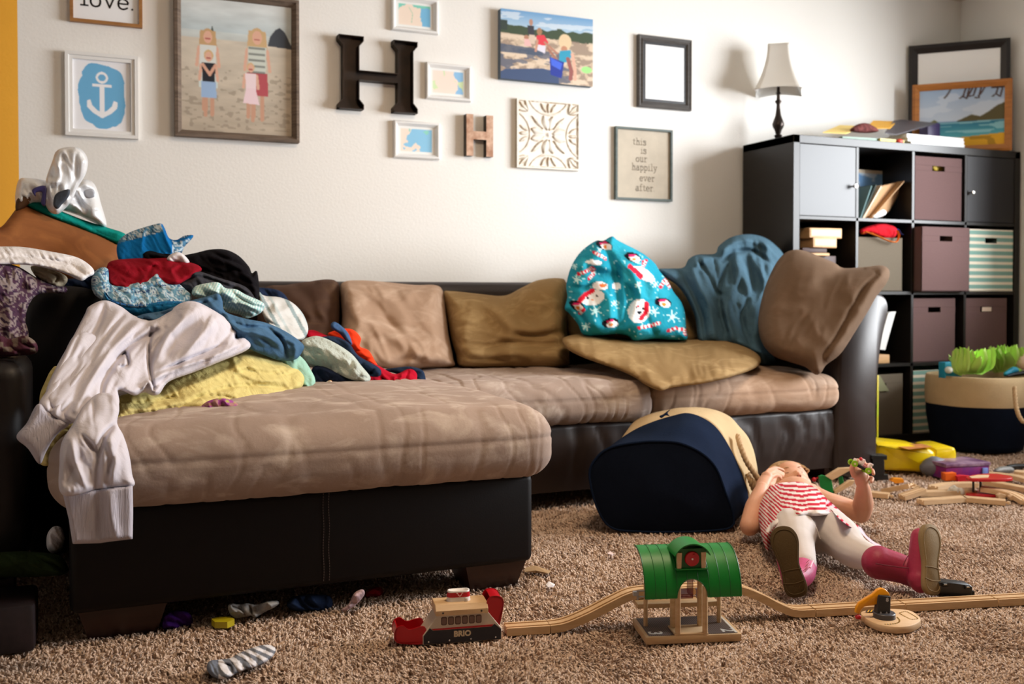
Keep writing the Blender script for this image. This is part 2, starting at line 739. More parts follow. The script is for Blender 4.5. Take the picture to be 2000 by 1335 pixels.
MATS['carpet'] = carpet_mat()
XL, YF = -2.9, -2.6
plain_box('floor', (XL, YF, -0.1), (XR + 0.1, 5.2, -0.012), MATS['carpet'])
plain_box('ceiling', (XL, YF, ZC), (XR + 0.1, 5.2, ZC + 0.1), m_ceil)
plain_box('wall_back', (-0.222, YW, -0.02), (XR + 0.1, YW + 0.12, ZC), m_wall)
plain_box('wall_hall', (XL, 5.0, -0.02), (-0.1, 5.1, ZC), m_orange)
plain_box('wall_left', (XL - 0.1, YF, -0.02), (XL, 5.2, ZC), m_wall)
plain_box('wall_front', (XL, YF - 0.1, -0.02), (XR + 0.1, YF, ZC), M('taupe_paint', '#7d766c', rough=.9))
WY0, WY1, WZ0, WZ1 = 0.95, 3.2, 0.82, 2.15
wr_ = MB()
wr_.box((XR, YF, -0.02), (XR + 0.1, WY0, ZC), 0)
wr_.box((XR, WY1, -0.02), (XR + 0.1, 5.2, ZC), 0)
wr_.box((XR, WY0, -0.02), (XR + 0.1, WY1, WZ0), 0)
wr_.box((XR, WY0, WZ1), (XR + 0.1, WY1, ZC), 0)
tag(wr_.build('wall_right', m_wall, smooth=False), kind='structure')
wf = MB()
for a, b in (((WY0, WZ0), (WY1, WZ0 + .05)), ((WY0, WZ1 - .05), (WY1, WZ1)), ((WY0, WZ0), (WY0 + .05, WZ1)), ((WY1 - .05, WZ0), (WY1, WZ1)), ((2.18, WZ0), (2.22, WZ1))):
    wf.box((XR + 0.02, a[0], a[1]), (XR + 0.07, b[0], b[1]), 0.004)
tag(wf.build('window_1', m_white), kind='structure')
plain_box('baseboard_back', (-0.222, YW - 0.014, -0.01), (3.0, YW, 0.08), m_white, 0.004)


# ---------------------------------------------------------------- carpet pile: short twisted yarn tufts
def pile():
    rng = np.random.default_rng(4)
    pts = []
    for (ylo, yhi, n) in ((1.2, 2.1, 80000), (2.1, 2.9, 52000), (2.9, 4.1, 26000)):
        # strip visible between the picture's two sides
        y = rng.uniform(ylo, yhi, n)
        xl, xr = np.maximum(y * math.tan(TH - 0.54) - .1, -2.8), np.minimum(y * math.tan(TH + 0.50) + .35, 4.45)
        x = xl + (xr - xl) * rng.uniform(0, 1, n)
        pts.append(np.stack([x, y], 1))
    p = np.concatenate(pts)
    # a little clumping
    p += 0.004 * np.stack([nz(p[:, 0] * 60, p[:, 1] * 60, 3), nz(p[:, 0] * 60, p[:, 1] * 60, 8)], 1)
    n = len(p)
    far = np.clip((p[:, 1] - 1.3) / 2.5, 0, 1)
    hgt = rng.uniform(0.006, 0.012, n)
    w = (0.0021 + 0.0016 * far) * rng.uniform(.8, 1.3, n)
    th = rng.uniform(0, 2 * math.pi, n)
    lean = rng.uniform(0.2, 1.0, n) * 0.009
    la = rng.uniform(0, 2 * math.pi, n) * 0.6 + 3 * nz(p[:, 0] * 9, p[:, 1] * 9, 2)
    base = np.c_[p, np.full(n, -0.011)]
    top = base + np.c_[lean * np.cos(la), lean * np.sin(la), hgt]
    mid = (base + top) / 2 + np.c_[-0.25 * lean * np.cos(la), -0.25 * lean * np.sin(la), 0.25 * hgt]
    V, F = [], []
    ring = []
    for C, k in ((base, 1.0), (mid, 1.15), (top, 0.55)):
        r = []
        for j in range(3):
            a = th + j * 2.0944
            r.append(C + np.stack([np.cos(a) * w * k, np.sin(a) * w * k, np.zeros(n)], 1))
        ring.append(r)
    allv = np.stack([x for r in ring for x in r], 1).reshape(-1, 3)
    o = (np.arange(n) * 9)[:, None]
    fs = []
    for l in (0, 1):
        for j in range(3):
            j2 = (j + 1) % 3
            fs.append(np.c_[o + l * 3 + j, o + l * 3 + j2, o + l * 3 + 3 + j2, o + l * 3 + 3 + j])
    quads = np.stack(fs, 1).reshape(-1, 4)
    tris = np.c_[o + 6, o + 7, o + 8]
    me = bpy.data.meshes.new('carpet_pile')
    me.vertices.add(len(allv))
    me.vertices.foreach_set('co', allv.ravel())
    nq, ntri = len(quads), len(tris)
    me.loops.add(nq * 4 + ntri * 3)
    me.loops.foreach_set('vertex_index', np.concatenate([quads.ravel(), tris.ravel()]).astype(np.int32))
    me.polygons.add(nq + ntri)
    me.polygons.foreach_set('loop_start', np.concatenate([np.arange(nq) * 4, nq * 4 + np.arange(ntri) * 3]).astype(np.int32))
    me.update(calc_edges=True)
    me.shade_smooth()
    me.materials.append(MATS['carpet'])
    ob = bpy.data.objects.new('carpet_pile', me)
    COL.objects.link(ob)
    tag(ob, 'beige twisted carpet pile covering the living room floor', 'carpet', kind='stuff')


pile()

# ================================================================ sofa
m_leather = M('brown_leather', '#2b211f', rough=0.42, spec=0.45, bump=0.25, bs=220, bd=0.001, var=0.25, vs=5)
m_leather_shade = M('shaded_brown_leather', '#0f0a0a', rough=0.55, spec=0.2, bump=0.2, bs=220, bd=0.001, var=0.2, vs=5)  # same brown leather with the shade painted into its colour
m_suede = M('beige_suede', '#a59287', rough=0.9, spec=0.15, sheen=0.25, var=0.16, vs=5, patches=('#c2b3a8', 6.5, 0.50, 0.72), bump=0.3, bs=90, bd=0.002)
m_suede_p = M('rose_beige_suede', '#ab8e78', rough=0.9, spec=0.15, sheen=0.2, patches=('#bfa48f', 6, 0.48, 0.68), bump=0.3, bs=80, bd=0.002)
m_tan = M('tan_suede', '#8f744e', rough=0.92, spec=0.12, sheen=0.2, patches=('#a58a61', 7, 0.5, 0.68), bump=0.3, bs=80, bd=0.002)
m_brownp = M('brown_suede', '#665140', rough=0.92, spec=0.12, sheen=0.15, patches=('#6e5847', 6, 0.5, 0.7), bump=0.25, bs=80, bd=0.002)
m_dkp = M('dark_brown_suede', '#4a352a', rough=0.92, spec=0.12, sheen=0.35, patches=('#57402f', 6, 0.5, 0.7), bump=0.25, bs=80, bd=0.002)
m_foot = M('dark_wood_foot', '#3a2018', rough=0.35, grain=(3, 3, 30), col2='#28150f')


def cushion(name, x0, x1, y0, y1, z0, z1, r, mat, parent, crown=0.02, n=(60, 44, 14), wr=0.003, seed=0, sag=0.0, bow=0.0, seam=True, lean=None):
    """a stuffed box: rounded, crowned, wrinkled along its front"""
    nx, ny, nz_ = n
    c = np.array([(x0 + x1) / 2, (y0 + y1) / 2, (z0 + z1) / 2])
    h = np.array([(x1 - x0) / 2, (y1 - y0) / 2, (z1 - z0) / 2])
    V, F, key = [], [], {}

    def vid(i, j, k):
        t = (i, j, k)
        if t not in key:
            key[t] = len(V)
            V.append((i / nx * 2 - 1, j / ny * 2 - 1, k / nz_ * 2 - 1))
        return key[t]
    for i in range(nx):
        for j in range(ny):
            F.append((vid(i, j, 0), vid(i, j + 1, 0), vid(i + 1, j + 1, 0), vid(i + 1, j, 0)))
            F.append((vid(i, j, nz_), vid(i + 1, j, nz_), vid(i + 1, j + 1, nz_), vid(i, j + 1, nz_)))
    for i in range(nx):
        for k in range(nz_):
            F.append((vid(i, 0, k), vid(i + 1, 0, k), vid(i + 1, 0, k + 1), vid(i, 0, k + 1)))
            F.append((vid(i, ny, k), vid(i, ny, k + 1), vid(i + 1, ny, k + 1), vid(i + 1, ny, k)))
    for j in range(ny):
        for k in range(nz_):
            F.append((vid(0, j, k), vid(0, j, k + 1), vid(0, j + 1, k + 1), vid(0, j + 1, k)))
            F.append((vid(nx, j, k), vid(nx, j + 1, k), vid(nx, j + 1, k + 1), vid(nx, j, k + 1)))
    S = np.array(V)
    # denser towards the rims
    S = np.sign(S) * np.abs(S) ** 0.8
    P = S * h
    inner = h - r
    q = np.clip(P, -inner, inner)
    dlt = P - q
    L_ = np.linalg.norm(dlt, axis=1)
    nn = dlt / (L_[:, None] + 1e-9)
    P = np.where(L_[:, None] > 1e-9, q + nn * r, P)
    sx, sy = P[:, 0] / h[0], P[:, 1] / h[1]
    top = np.clip(P[:, 2] / h[2], -1, 1)
    bulge = (1 - sx ** 4) * (1 - sy ** 4)
    P[:, 2] += crown * bulge * (top > 0) * top - sag * bulge * np.exp(-((sx) ** 2 + sy ** 2) * 2) * (top > 0)
    side = (1 - top ** 2)
    P[:, 1] += np.where(P[:, 1] < 0, -1, 0) * bow * side * (1 - sx ** 4)
    P[:, 0] += np.sign(P[:, 0]) * bow * 0.6 * side * np.clip(np.abs(sx) * 2 - 1, 0, 1)
    W3 = P + c
    # wrinkles: short pull lines running over the front edge, plus broad lumps
    fx = W3[:, 0] * 22 + 0.8 * nz(W3[:, 0] * 5, W3[:, 2] * 9 + W3[:, 1] * 6, seed)
    pull = np.clip(1 - np.abs(nz(fx, W3[:, 2] * 5 + W3[:, 1] * 4.2, seed + 3)) * 4.0, 0, 1) ** 1.3
    lump = fbm(W3[:, 0] * 5, W3[:, 1] * 5 + W3[:, 2] * 6, seed + 9, 3)
    disp = -wr * pull + wr * 1.4 * lump
    fr = np.clip(-sy * 2 - 0.6, 0, 1)
    if seam:
        zt = W3[:, 2] - (z0 + (z1 - z0) * 0.60)
        disp -= 0.0035 * np.exp(-(zt / 0.004) ** 2) * (np.abs(top) < 0.95)
    nrm = np.where(L_[:, None] > 1e-9, nn, np.sign(S) * (np.abs(S) >= 0.999))
    nrm = nrm / (np.linalg.norm(nrm, axis=1)[:, None] + 1e-9)
    W3 = W3 + nrm * disp[:, None]
    if lean is not None:
        W3 = lean(W3)
    return mk(name, W3, F, mat, parent)


sofa = thing('sofa', 'large brown leather sectional sofa with beige suede seat cushions and a chaise', 'sofa', (1.4, 3.2, 0))
SF = 3.04


def arm(x_in, x_out, sgn, yf, name='arm', mat=m_leather, ztop=0.735):
    # flared roll arm, section in (outward, up)
    w = abs(x_out - x_in)
    sec = [(0.0, 0.055), (0.0, 0.45), (0.03, 0.62), (0.07, 0.70), (0.13, ztop - 0.005), (0.19, ztop), (w + 0.015, ztop - 0.02), (w + 0.03, ztop - 0.06), (w + 0.02, 0.63), (w - 0.01, 0.5), (w - 0.03, 0.3), (w - 0.04, 0.055)]
    sec = smooth_path(sec, 96, True)
    m = MB()
    fn = lambda p, q, t: (x_in + sgn * p, t, q)
    m.prism(sec, yf, YW - 0.06, fn, r=0.012)
    return m.build(name, mat, sofa, angle=60)


arm(2.68, 2.90, 1, SF - 0.03)
larm = smooth_path([(-0.15, 0.055), (-0.155, 0.4), (-0.165, 0.6), (-0.15, 0.70), (-0.10, 0.748), (-0.03, 0.755), (0.03, 0.735), (0.055, 0.66), (0.045, 0.55), (0.02, 0.4), (0.0, 0.2), (0.0, 0.055)], 96, True)
MB().prism(larm, YW - 0.06, 2.92, lambda p, q, t: (p, t, q), r=0.03).build('arm', m_leather_shade, sofa, angle=60)
# back
bk = MB().box((-0.12, 3.86, 0.06), (2.86, YW - 0.03, 0.782), 0.045, 4)
bk.build('back_frame', m_leather, sofa)
# front rail of the long side, gathered leather
curved = MB()


def rail(x0, x1, y, z0, z1, name, mat, amp=0.004, yb=None):
    yb = yb or 3.9
    nx, nz_ = 120, 20

    def f(a, b):
        x = x0 + (x1 - x0) * a
        s = b
        # section goes: bottom front, up, rounded to top
        z = z0 + (z1 - z0) * np.clip(s * 1.15, 0, 1)
        yy = y - 0.018 * np.sin(np.pi * np.clip(s, 0, 1)) + np.where(s > 0.87, (s - 0.87) * 2.2, 0)
        fold = np.clip(1 - np.abs(nz(x * 16 + 0.5 * nz(x * 4, s * 2, 3), s * 1.2, 12)) * 3, 0, 1)
        return np.stack([x, yy + amp * fold * np.sin(np.pi * s) + 0.002 * nz(x * 9, s * 6, 5), z], -1)
    return curved_grid(nx, nz_, f, name, mat, sofa)


rail(0.98, 2.70, SF, 0.055, 0.29, 'front_rail', m_leather, 0.010)
MB().box((0.9, SF + 0.02, 0.06), (2.7, 3.95, 0.27), 0.01).build('seat_base', m_leather, sofa)
# chaise base with double stitched seam
cb = MB().box((-0.035, 2.25, 0.062), (1.03, 3.9, 0.285), 0.018, 3)
cbo = cb.build('chaise_base', m_leather_shade, sofa)
st = MB()
for i in range(34):
    z = 0.075 + i * 0.0062
    for dx in (-0.0065, 0.0065):
        x = 0.505 + dx + 0.001 * math.sin(i * .4)
        st.box((x - 0.0007, 2.2485, z), (x + 0.0007, 2.2505, z + 0.0038), 0)
st.build('seam_stitching', M('stitch_thread', '#54463f', rough=0.8), cbo, smooth=False)


def foot(x0, x1, y0, y1, z1=0.066):
    m = MB()
    t = 0.022
    v = [(x0 + t, y0 + t, -0.01), (x1 - t, y0 + t, -0.01), (x1 - t, y1 - t, -0.01), (x0 + t, y1 - t, -0.01), (x0, y0, z1), (x1, y0, z1), (x1, y1, z1), (x0, y1, z1)]
    m.add(v, [(3, 2, 1, 0), (4, 5, 6, 7), (0, 1, 5, 4), (1, 2, 6, 5), (2, 3, 7, 6), (3, 0, 4, 7)])
    return m.build('foot', m_foot, sofa, smooth=False)


foot(-0.02, 0.16, 2.27, 2.42)
foot(0.855, 1.02, 2.27, 2.42)
foot(2.66, 2.82, SF + 0.03, SF + 0.18)
# seat cushions
cushion('chaise_cushion', -0.06, 1.075, 2.215, 3.80, 0.272, 0.450, 0.065, m_suede, sofa, crown=0.028, n=(190, 110, 36), wr=0.0022, seed=2, bow=0.022)
cushion('seat_cushion', 1.045, 1.838, 3.0, 3.86, 0.282, 0.430, 0.05, m_suede, sofa, crown=0.018, n=(130, 70, 26), wr=0.0045, seed=7, bow=0.02)
cushion('seat_cushion', 1.842, 2.685, 3.0, 3.86, 0.280, 0.420, 0.05, m_suede_p, sofa, crown=0.022, n=(130, 70, 26), wr=0.0035, seed=11, bow=0.02)
# ================================================================ things on the wall
def ring_frame(name, X0, X1, Z0, Z1, prof, mat, parent):
    """mitred frame; prof: (inset, height above the wall)"""
    V, F = [], []
    for ins, h in prof:
        for x, z in ((X0 + ins, Z0 + ins), (X1 - ins, Z0 + ins), (X1 - ins, Z1 - ins), (X0 + ins, Z1 - ins)):
            V.append((x, YW - h, z))
    n = len(prof)
    for i in range(n - 1):
        for k in range(4):
            k2 = (k + 1) % 4
            F.append((i * 4 + k, i * 4 + k2, (i + 1) * 4 + k2, (i + 1) * 4 + k))
    for k in range(4):
        k2 = (k + 1) % 4
        F.append(((n - 1) * 4 + k, (n - 1) * 4 + k2, k2, k))
    return mk(name, V, F, mat, parent, smooth=False)


def wall_rect(u0, u1, vt, vb, depth):
    """outer edges measured on the front rim; vt/vb at the middle of top and bottom"""
    y = YW - depth
    um, vm = (u0 + u1) / 2, (vt + vb) / 2
    return float(PY(u0, vm, y)[0]), float(PY(u1, vm, y)[0]), float(PY(um, vb, y)[2]), float(PY(um, vt, y)[2])


m_oak = M('light_oak_frame', '#a8753f', rough=0.5, grain=(6, 6, 60), col2='#8a5a2c')
m_whitef = M('white_frame', '#e9e8e6', rough=0.45)
m_barn = M('weathered_wood_frame', '#7c6a5b', rough=0.8, grain=(9, 9, 90), col2='#54463b', bump=0.4, bs=60, bd=0.002)
m_barn_in = M('weathered_wood_inner', '#4f443b', rough=0.85, grain=(9, 9, 90), col2='#3b322b')
m_greyf = M('dark_grey_frame', '#5d5956', rough=0.6, grain=(8, 8, 90), col2='#45413f', bump=0.4, bs=80, bd=0.002)
m_black = M('black_paint', '#17151a', rough=0.45)
m_teal_f = M('grey_teal_frame', '#5d6966', rough=0.6, grain=(9, 9, 70), col2='#46524f')
m_paper = M('white_paper', '#f2f2f3', rough=0.8)
m_ink = M('dark_ink', '#25221f', rough=0.8)

SLAB = {  # slab-serif typewriter strokes on a 10-high body (x-height 6); width second
    't': ([[(2, 8.2), (2, 1.2), (3, 0.3), (4.3, 0.6)], [(0.4, 6), (4, 6)]], 4.8),
    'h': ([[(0.2, 9.5), (1.3, 9.5), (1.3, 0.2)], [(0.2, 0.2), (2.4, 0.2)], [(1.3, 4.6), (2.6, 6), (4, 5.8), (4.6, 4.6), (4.6, 0.2)], [(3.5, 0.2), (5.7, 0.2)]], 6),
    'i': ([[(0.5, 6), (1.8, 6), (1.8, 0.2)], [(0.2, 0.2), (3.4, 0.2)], [(1.7, 8.6), (1.9, 8.3)]], 3.8),
    's': ([[(4.2, 4.4), (4.2, 5.9)], [(4.2, 5), (3, 6), (1.4, 6), (0.6, 5), (1.2, 3.8), (3.6, 3), (4.4, 1.8), (3.8, 0.4), (2.2, 0), (0.6, 0.9)], [(0.5, 0.1), (0.5, 1.6)]], 5.2),
    'o': ([[(2.6, 6), (0.9, 5.2), (0.3, 3), (0.9, 0.8), (2.6, 0), (4.3, 0.8), (4.9, 3), (4.3, 5.2), (2.6, 6)]], 5.6),
    'u': ([[(0.2, 6), (1.2, 6), (1.2, 1.6), (2.2, 0.1), (3.8, 0.4), (4.6, 1.4)], [(3.6, 6), (4.6, 6), (4.6, 0.2), (5.6, 0.2)]], 6),
    'r': ([[(0.4, 6), (1.6, 6), (1.6, 0.2)], [(0.4, 0.2), (3.2, 0.2)], [(1.6, 4), (2.8, 5.8), (4.4, 6), (4.8, 5.2)]], 5.2),
    'a': ([[(0.9, 5.2), (2.2, 6), (3.8, 5.6), (4.2, 4.6), (4.2, 1), (5.4, 0.2)], [(4.2, 3.4), (2, 3.4), (0.6, 2.4), (0.6, 1), (1.8, 0), (3.4, 0.5), (4.2, 1.6)]], 5.6),
    'p': ([[(0.2, 6), (1.3, 6), (1.3, -2.8)], [(0.2, -2.8), (2.6, -2.8)], [(1.3, 4.6), (2.8, 6), (4.6, 5.2), (5.2, 3), (4.6, 0.8), (2.8, 0), (1.3, 1.2)]], 5.8),
    'l': ([[(0.5, 9.5), (1.8, 9.5), (1.8, 0.2)], [(0.2, 0.2), (3.4, 0.2)]], 3.8),
    'y': ([[(0.9, 6), (3, 0.3)], [(5.1, 6), (3, 0.3), (1.8, -2.6), (0.4, -2.7)], [(0, 6), (2, 6)], [(4.1, 6), (6, 6)]], 6.2),
    'e': ([[(0.5, 3.2), (4.8, 3.2), (4.4, 5), (2.6, 6), (0.9, 5.2), (0.3, 3), (0.9, 0.8), (2.7, 0), (4.6, 0.9)]], 5.4),
    'v': ([[(0.9, 6), (3, 0.2), (5.1, 6)], [(0, 6), (2, 6)], [(4.1, 6), (6, 6)]], 6.2),
    'f': ([[(4.4, 8.8), (3, 9.4), (2, 8.4), (2, 0.2)], [(0.6, 0.2), (3.6, 0.2)], [(0.4, 6), (3.8, 6)]], 4.6),
    '.': ([[(0.8, 0.3), (1.0, 0.5)]], 1.8)}


def slab_text(m, s, cx, zb, size, y, w=0.9, wx=1.0):
    """adds flat letter strokes; size = x-height*10/6"""
    k = size / 10
    tot = sum(SLAB[c][1] + 0.7 for c in s) - 0.7
    x = cx - tot * k * wx / 2
    for c in s:
        st, wd = SLAB[c]
        for pl in st:
            pl = smooth_path(pl, 14) if len(pl) > 4 else np.array(pl, float)
            P = np.array([(x + p[0] * k * wx, y, zb + p[1] * k) for p in pl])
            for a, b in zip(P[:-1], P[1:]):
                d = b - a
                L_ = np.linalg.norm(d) + 1e-9
                n = np.array([-d[2], 0, d[0]]) / L_ * w * k / 2
                e = d / L_ * w * k * 0.4
                q = [a - e - n, b + e - n, b + e + n, a - e + n]
                f = [(0, 1, 2, 3)]
                m.add(q, f)
        x += (wd + 0.7) * k * wx


def framed(name, label, cat, px, depth, prof, mat, inset, back, group=None):
    X0, X1, Z0, Z1 = wall_rect(*px, depth)
    t = thing(name, label, cat, ((X0 + X1) / 2, YW, Z0), group=group)
    ring_frame('frame', X0, X1, Z0, Z1, prof, mat, t)
    return t, (X0 + inset, X1 - inset, Z0 + inset, Z1 - inset, YW - back)


# love print
t, (a, b, c, d, y) = framed('framed_print', 'wood framed white word print high above the blue anchor picture', 'picture', (136, 278, -50, 47), 0.022,
                            [(0, 0), (0, .022), (.012, .022), (.012, .008)], m_oak, .012, .009)
MB().box((a, y, c), (b, y + .002, d), 0).build('paper', m_paper, t, smooth=False)
m = MB()
slab_text(m, 'love.', (a + b) / 2 + 0.004, float(PY(207, 15, y)[2]), 0.066, y - .0008, 0.95, 1.12)
m.build('lettering', m_ink, t, smooth=False)

# anchor
t, (a, b, c, d, y) = framed('framed_print', 'white framed print of a white anchor on a sky blue patch', 'picture', (127, 270, 104, 267), 0.024,
                            [(0, 0), (0, .024), (.012, .024), (.014, .018), (.026, .018), (.026, .006)], m_whitef, .026, .008)
pt = Paint(120, 150, '#f1f1f5')
q_ = (np.abs((pt.x - .5) / .40) ** 3 + np.abs((pt.y - .5) / .45) ** 3) + .22 * nz(pt.x * 5, pt.y * 6, 5) + .08 * nz(pt.x * 16, pt.y * 18, 6)
pt.put(q_ < 1, '#6fb2dd')
for (x0, y0, x1, y1) in ((.462, .34, .538, .80), (.33, .335, .67, .375)):
    pt.rect(x0, y0, x1, y1, '#f4f4f8')
pt.ell(.5, .24, .105, .085, '#f4f4f8').ell(.5, .24, .065, .050, '#6fb2dd')
pt.poly([(.24, .58), (.30, .56), (.33, .64), (.42, .71), (.5, .745), (.58, .71), (.67, .64), (.70, .56), (.77, .58), (.76, .67), (.66, .75), (.55, .80), (.5, .825), (.45, .80), (.34, .75), (.24, .67)], '#f4f4f8')
pt.mesh('print', a, b, c, d, y, PRINT, t)

# family photograph
t, (a, b, c, d, y) = framed('framed_photo', 'large weathered wood frame with photo of four children on a beach', 'picture', (341, 585, -14, 271), 0.042,
                            [(0, 0), (0, .040), (.012, .042), (.014, .036), (.026, .022), (.028, .012)], m_barn, .027, .014)
ph = Paint(190, 240, '#cfd6d4')
ph.grad(0, .24, '#dfe3e2', '#bfccd0').grad(.24, .30, '#cdd5d4', '#c2c7c4').grad(.30, 1, '#d0c6b6', '#b6a896')
ph.c *= (1 + 0.10 * fbm(ph.x * 5, ph.y * 22, 3, 3))[..., None]
ph.put((ph.y > .52) & (nz(ph.x * 26, ph.y * 60, 4) > .45), '#8f8272', .55)
ph.poly([(.78, .305), (.80, .24), (.85, .185), (.89, .165), (.94, .20), (1.0, .30), (1, .325), (.78, .315)], '#454a52')
ph.poly([(.255, .25), (.275, .20), (.29, .25)], '#4d5a55')


def person_fig(p, cx, top, h, shirt, bottom, hair, skirt=False, long=False, legs='#c79a82'):
    s = h
    if long:
        p.poly([(cx - .055 * s / .5, top + .03 * s), (cx + .055 * s / .5, top + .03 * s), (cx + .07 * s / .5, top + .33 * s), (cx - .07 * s / .5, top + .33 * s)], hair)
    p.ell(cx, top + .085 * s, .085 * s, .085 * s, hair)
    p.ell(cx, top + .105 * s, .062 * s, .075 * s, '#e0b09a')
    p.line([(cx - .03 * s, top + .125 * s), (cx + .03 * s, top + .125 * s)], .006, '#b5655f')
    p.line([(cx - .05 * s, top + .62 * s), (cx - .06 * s, top + .98 * s)], .018, legs)
    p.line([(cx + .06 * s, top + .62 * s), (cx + .06 * s, top + .97 * s)], .018, legs)
    p.line([(cx - .13 * s, top + .24 * s), (cx - .16 * s, top + .45 * s)], .014, '#dcae98')
    p.line([(cx + .13 * s, top + .24 * s), (cx + .16 * s, top + .45 * s)], .014, '#dcae98')
    p.poly([(cx - .12 * s, top + .2 * s), (cx + .12 * s, top + .2 * s), (cx + .11 * s, top + .5 * s), (cx - .11 * s, top + .5 * s)], shirt)
    if skirt:
        p.poly([(cx - .10 * s, top + .46 * s), (cx + .10 * s, top + .46 * s), (cx + .19 * s, top + .76 * s), (cx - .17 * s, top + .74 * s)], bottom)
    else:
        p.poly([(cx - .13 * s, top + .48 * s), (cx + .13 * s, top + .48 * s), (cx + .14 * s, top + .72 * s), (cx - .13 * s, top + .72 * s)], bottom)


person_fig(ph, .235, .225, .62, '#d9dcd8', '#cfd9d6', '#c7a377', long=True)
person_fig(ph, .68, .185, .72, '#ccd2c9', '#b4535b', '#cfae82', long=True)
for k in range(5):
    ph.rect(.60, .335 + .045 * k, .755, .352 + .045 * k, '#5b5f5c', .7)
person_fig(ph, .24, .385, .50, '#25262d', '#9cb8dc', '#d3b183')
person_fig(ph, .62, .455, .42, '#efd9de', '#edd3da', '#d6b48a', skirt=True)
ph.line([(.19, .50), (.25, .57)], .013, '#d6a58e').line([(.30, .50), (.25, .57)], .013, '#d6a58e')
ph.mesh('photo_print', a, b, c, d, y, PRINT, t)


# letters H
def letter_H(X0, X1, Z0, Z1, sx, sy, bar, serif, depth):
    """outline polygon of an H between edges; sx stem width, bar height"""
    w, h = X1 - X0, Z1 - Z0
    if serif:
        so, sh, ch = serif
        P = []
        cz0, cz1 = h * .47 - bar / 2, h * .47 + bar / 2
        L0, L1 = so, so + sx
        R0, R1 = w - so - sx, w - so
        P = [(0, 0), (L1 + so, 0), (L1 + so, sh), (L1, sh + ch), (L1, cz0), (R0, cz0), (R0, sh + ch), (R0 - so, sh), (R0 - so, 0), (w, 0), (w, sh), (R1, sh + ch),
             (R1, h - sh - ch), (w, h - sh), (w, h), (R0 - so, h), (R0 - so, h - sh), (R0, h - sh - ch), (R0, cz1), (L1, cz1), (L1, h - sh - ch), (L1 + so, h - sh), (L1 + so, h), (0, h), (0, h - sh), (L0, h - sh - ch), (L0, sh + ch), (0, sh)]
    else:
        cz0, cz1 = h * .5 - bar / 2, h * .5 + bar / 2
        P = [(0, 0), (sx, 0), (sx, cz0), (w - sx, cz0), (w - sx, 0), (w, 0), (w, h), (w - sx, h), (w - sx, cz1), (sx, cz1), (sx, h), (0, h)]
    return [(X0 + p, Z0 + q) for p, q in P]


m_iron = M('dark_bronze_metal', '#1f1916', rough=0.5, metal=0.6, var=0.5, vs=14, col2='#33261e')
X0, X1, Z0, Z1 = wall_rect(662, 816, 74, 216, 0.045)
t = thing('letter_sign', 'large black metal letter H with flared serifs on the wall', 'wall letter', ((X0 + X1) / 2, YW, Z0))
Hs = letter_H(X0, X1, Z0, Z1, .068, 0, .040, (.019, .020, .022), .045)
MB().prism(Hs, YW - .012, YW, lambda p, q, s: (p, s, q)).build('face_plate', m_iron, t, smooth=False)
rim = MB()
n = len(Hs)
for k in range(n):
    p, q = np.array(Hs[k]), np.array(Hs[(k + 1) % n])
    dd = (q - p) / np.linalg.norm(q - p)
    nn = np.array([-dd[1], dd[0]]) * .0035
    a_, b_ = p - dd * .0, q + dd * .0
    rim.prism([tuple(a_), tuple(b_), tuple(b_ + nn), tuple(a_ + nn)], YW - .045, YW, lambda p, q, s: (p, s, q))
rim.build('raised_rim', m_iron, t, smooth=False)

m_copper = M('copper_leaf', '#d3b097', rough=0.5, metal=0.15, var=0.5, vs=25, col2='#a3765a')
m_pewter = M('aged_metal_side', '#4a443f', rough=0.5, metal=0.6, var=0.4, vs=30)
X0, X1, Z0, Z1 = wall_rect(911, 963, 224, 305, 0.035)
t = thing('letter_sign', 'small copper coloured letter H on the wall', 'wall letter', ((X0 + X1) / 2, YW, Z0))
Hs = letter_H(X0, X1, Z0, Z1, .032, 0, .036, None, .04)
MB().prism(Hs, YW - .034, YW, lambda p, q, s: (p, s, q)).build('letter_body', m_pewter, t, smooth=False)
MB().prism(Hs, YW - .0365, YW - .0342, lambda p, q, s: (p, s, q)).build('copper_face', m_copper, t, smooth=False)


# three small map prints
def map_print(seed, land, kind):
    p = Paint(90, 66, '#e9e9e6')
    n = fbm(p.x * 3.2, p.y * 3.0, seed, 4)
    ins = (p.x > .08) & (p.x < .92) & (p.y > .09) & (p.y < .91)
    if kind == 0:
        p.put(ins, '#efdccb')
        p.put(ins & (p.x > .68 + .06 * n), '#78b7dc')
        p.put(ins & (p.y < .22 + .12 * n), '#7fcdbb')
        p.line([(.35, .2), (.45, .45), (.42, .8)], .008, '#a8d0b0')
    elif kind == 1:
        p.put(ins, '#f0ddd0')
        p.put(ins & (p.x > .74 + .08 * n), '#8fbfe4')
        p.put(ins & (n > .55), '#cfe3b4')
    else:
        p.put(ins, '#8cc4e4')
        p.put(ins & (n + (.55 - p.x) * 1.6 > .1), '#eedccd')
        p.put(ins & (p.y < .45) & (n > .1) & (p.x > .3), '#8fd2c2')
    return p


MAPPROF = [(0, 0), (0, .016), (.004, .022), (.010, .022), (.020, .008), (.021, .005)]
for k, (px, lab) in enumerate((((766, 857, -6, 62), 'small white framed map print topmost of the three beside the black letter'),
                               ((833, 921, 124, 195), 'small white framed map print right of the large black letter'),
                               ((770, 860, 237, 309), 'small white framed map print below the black letter and beside the copper letter'))):
    t, (a, b, c, d, y) = framed('framed_print', lab, 'picture', px, .022, MAPPROF, m_whitef, .020, .006, group='small white map frames')
    map_print(20 + k, 0, k).mesh('print', a, b, c, d, y, PRINT, t)

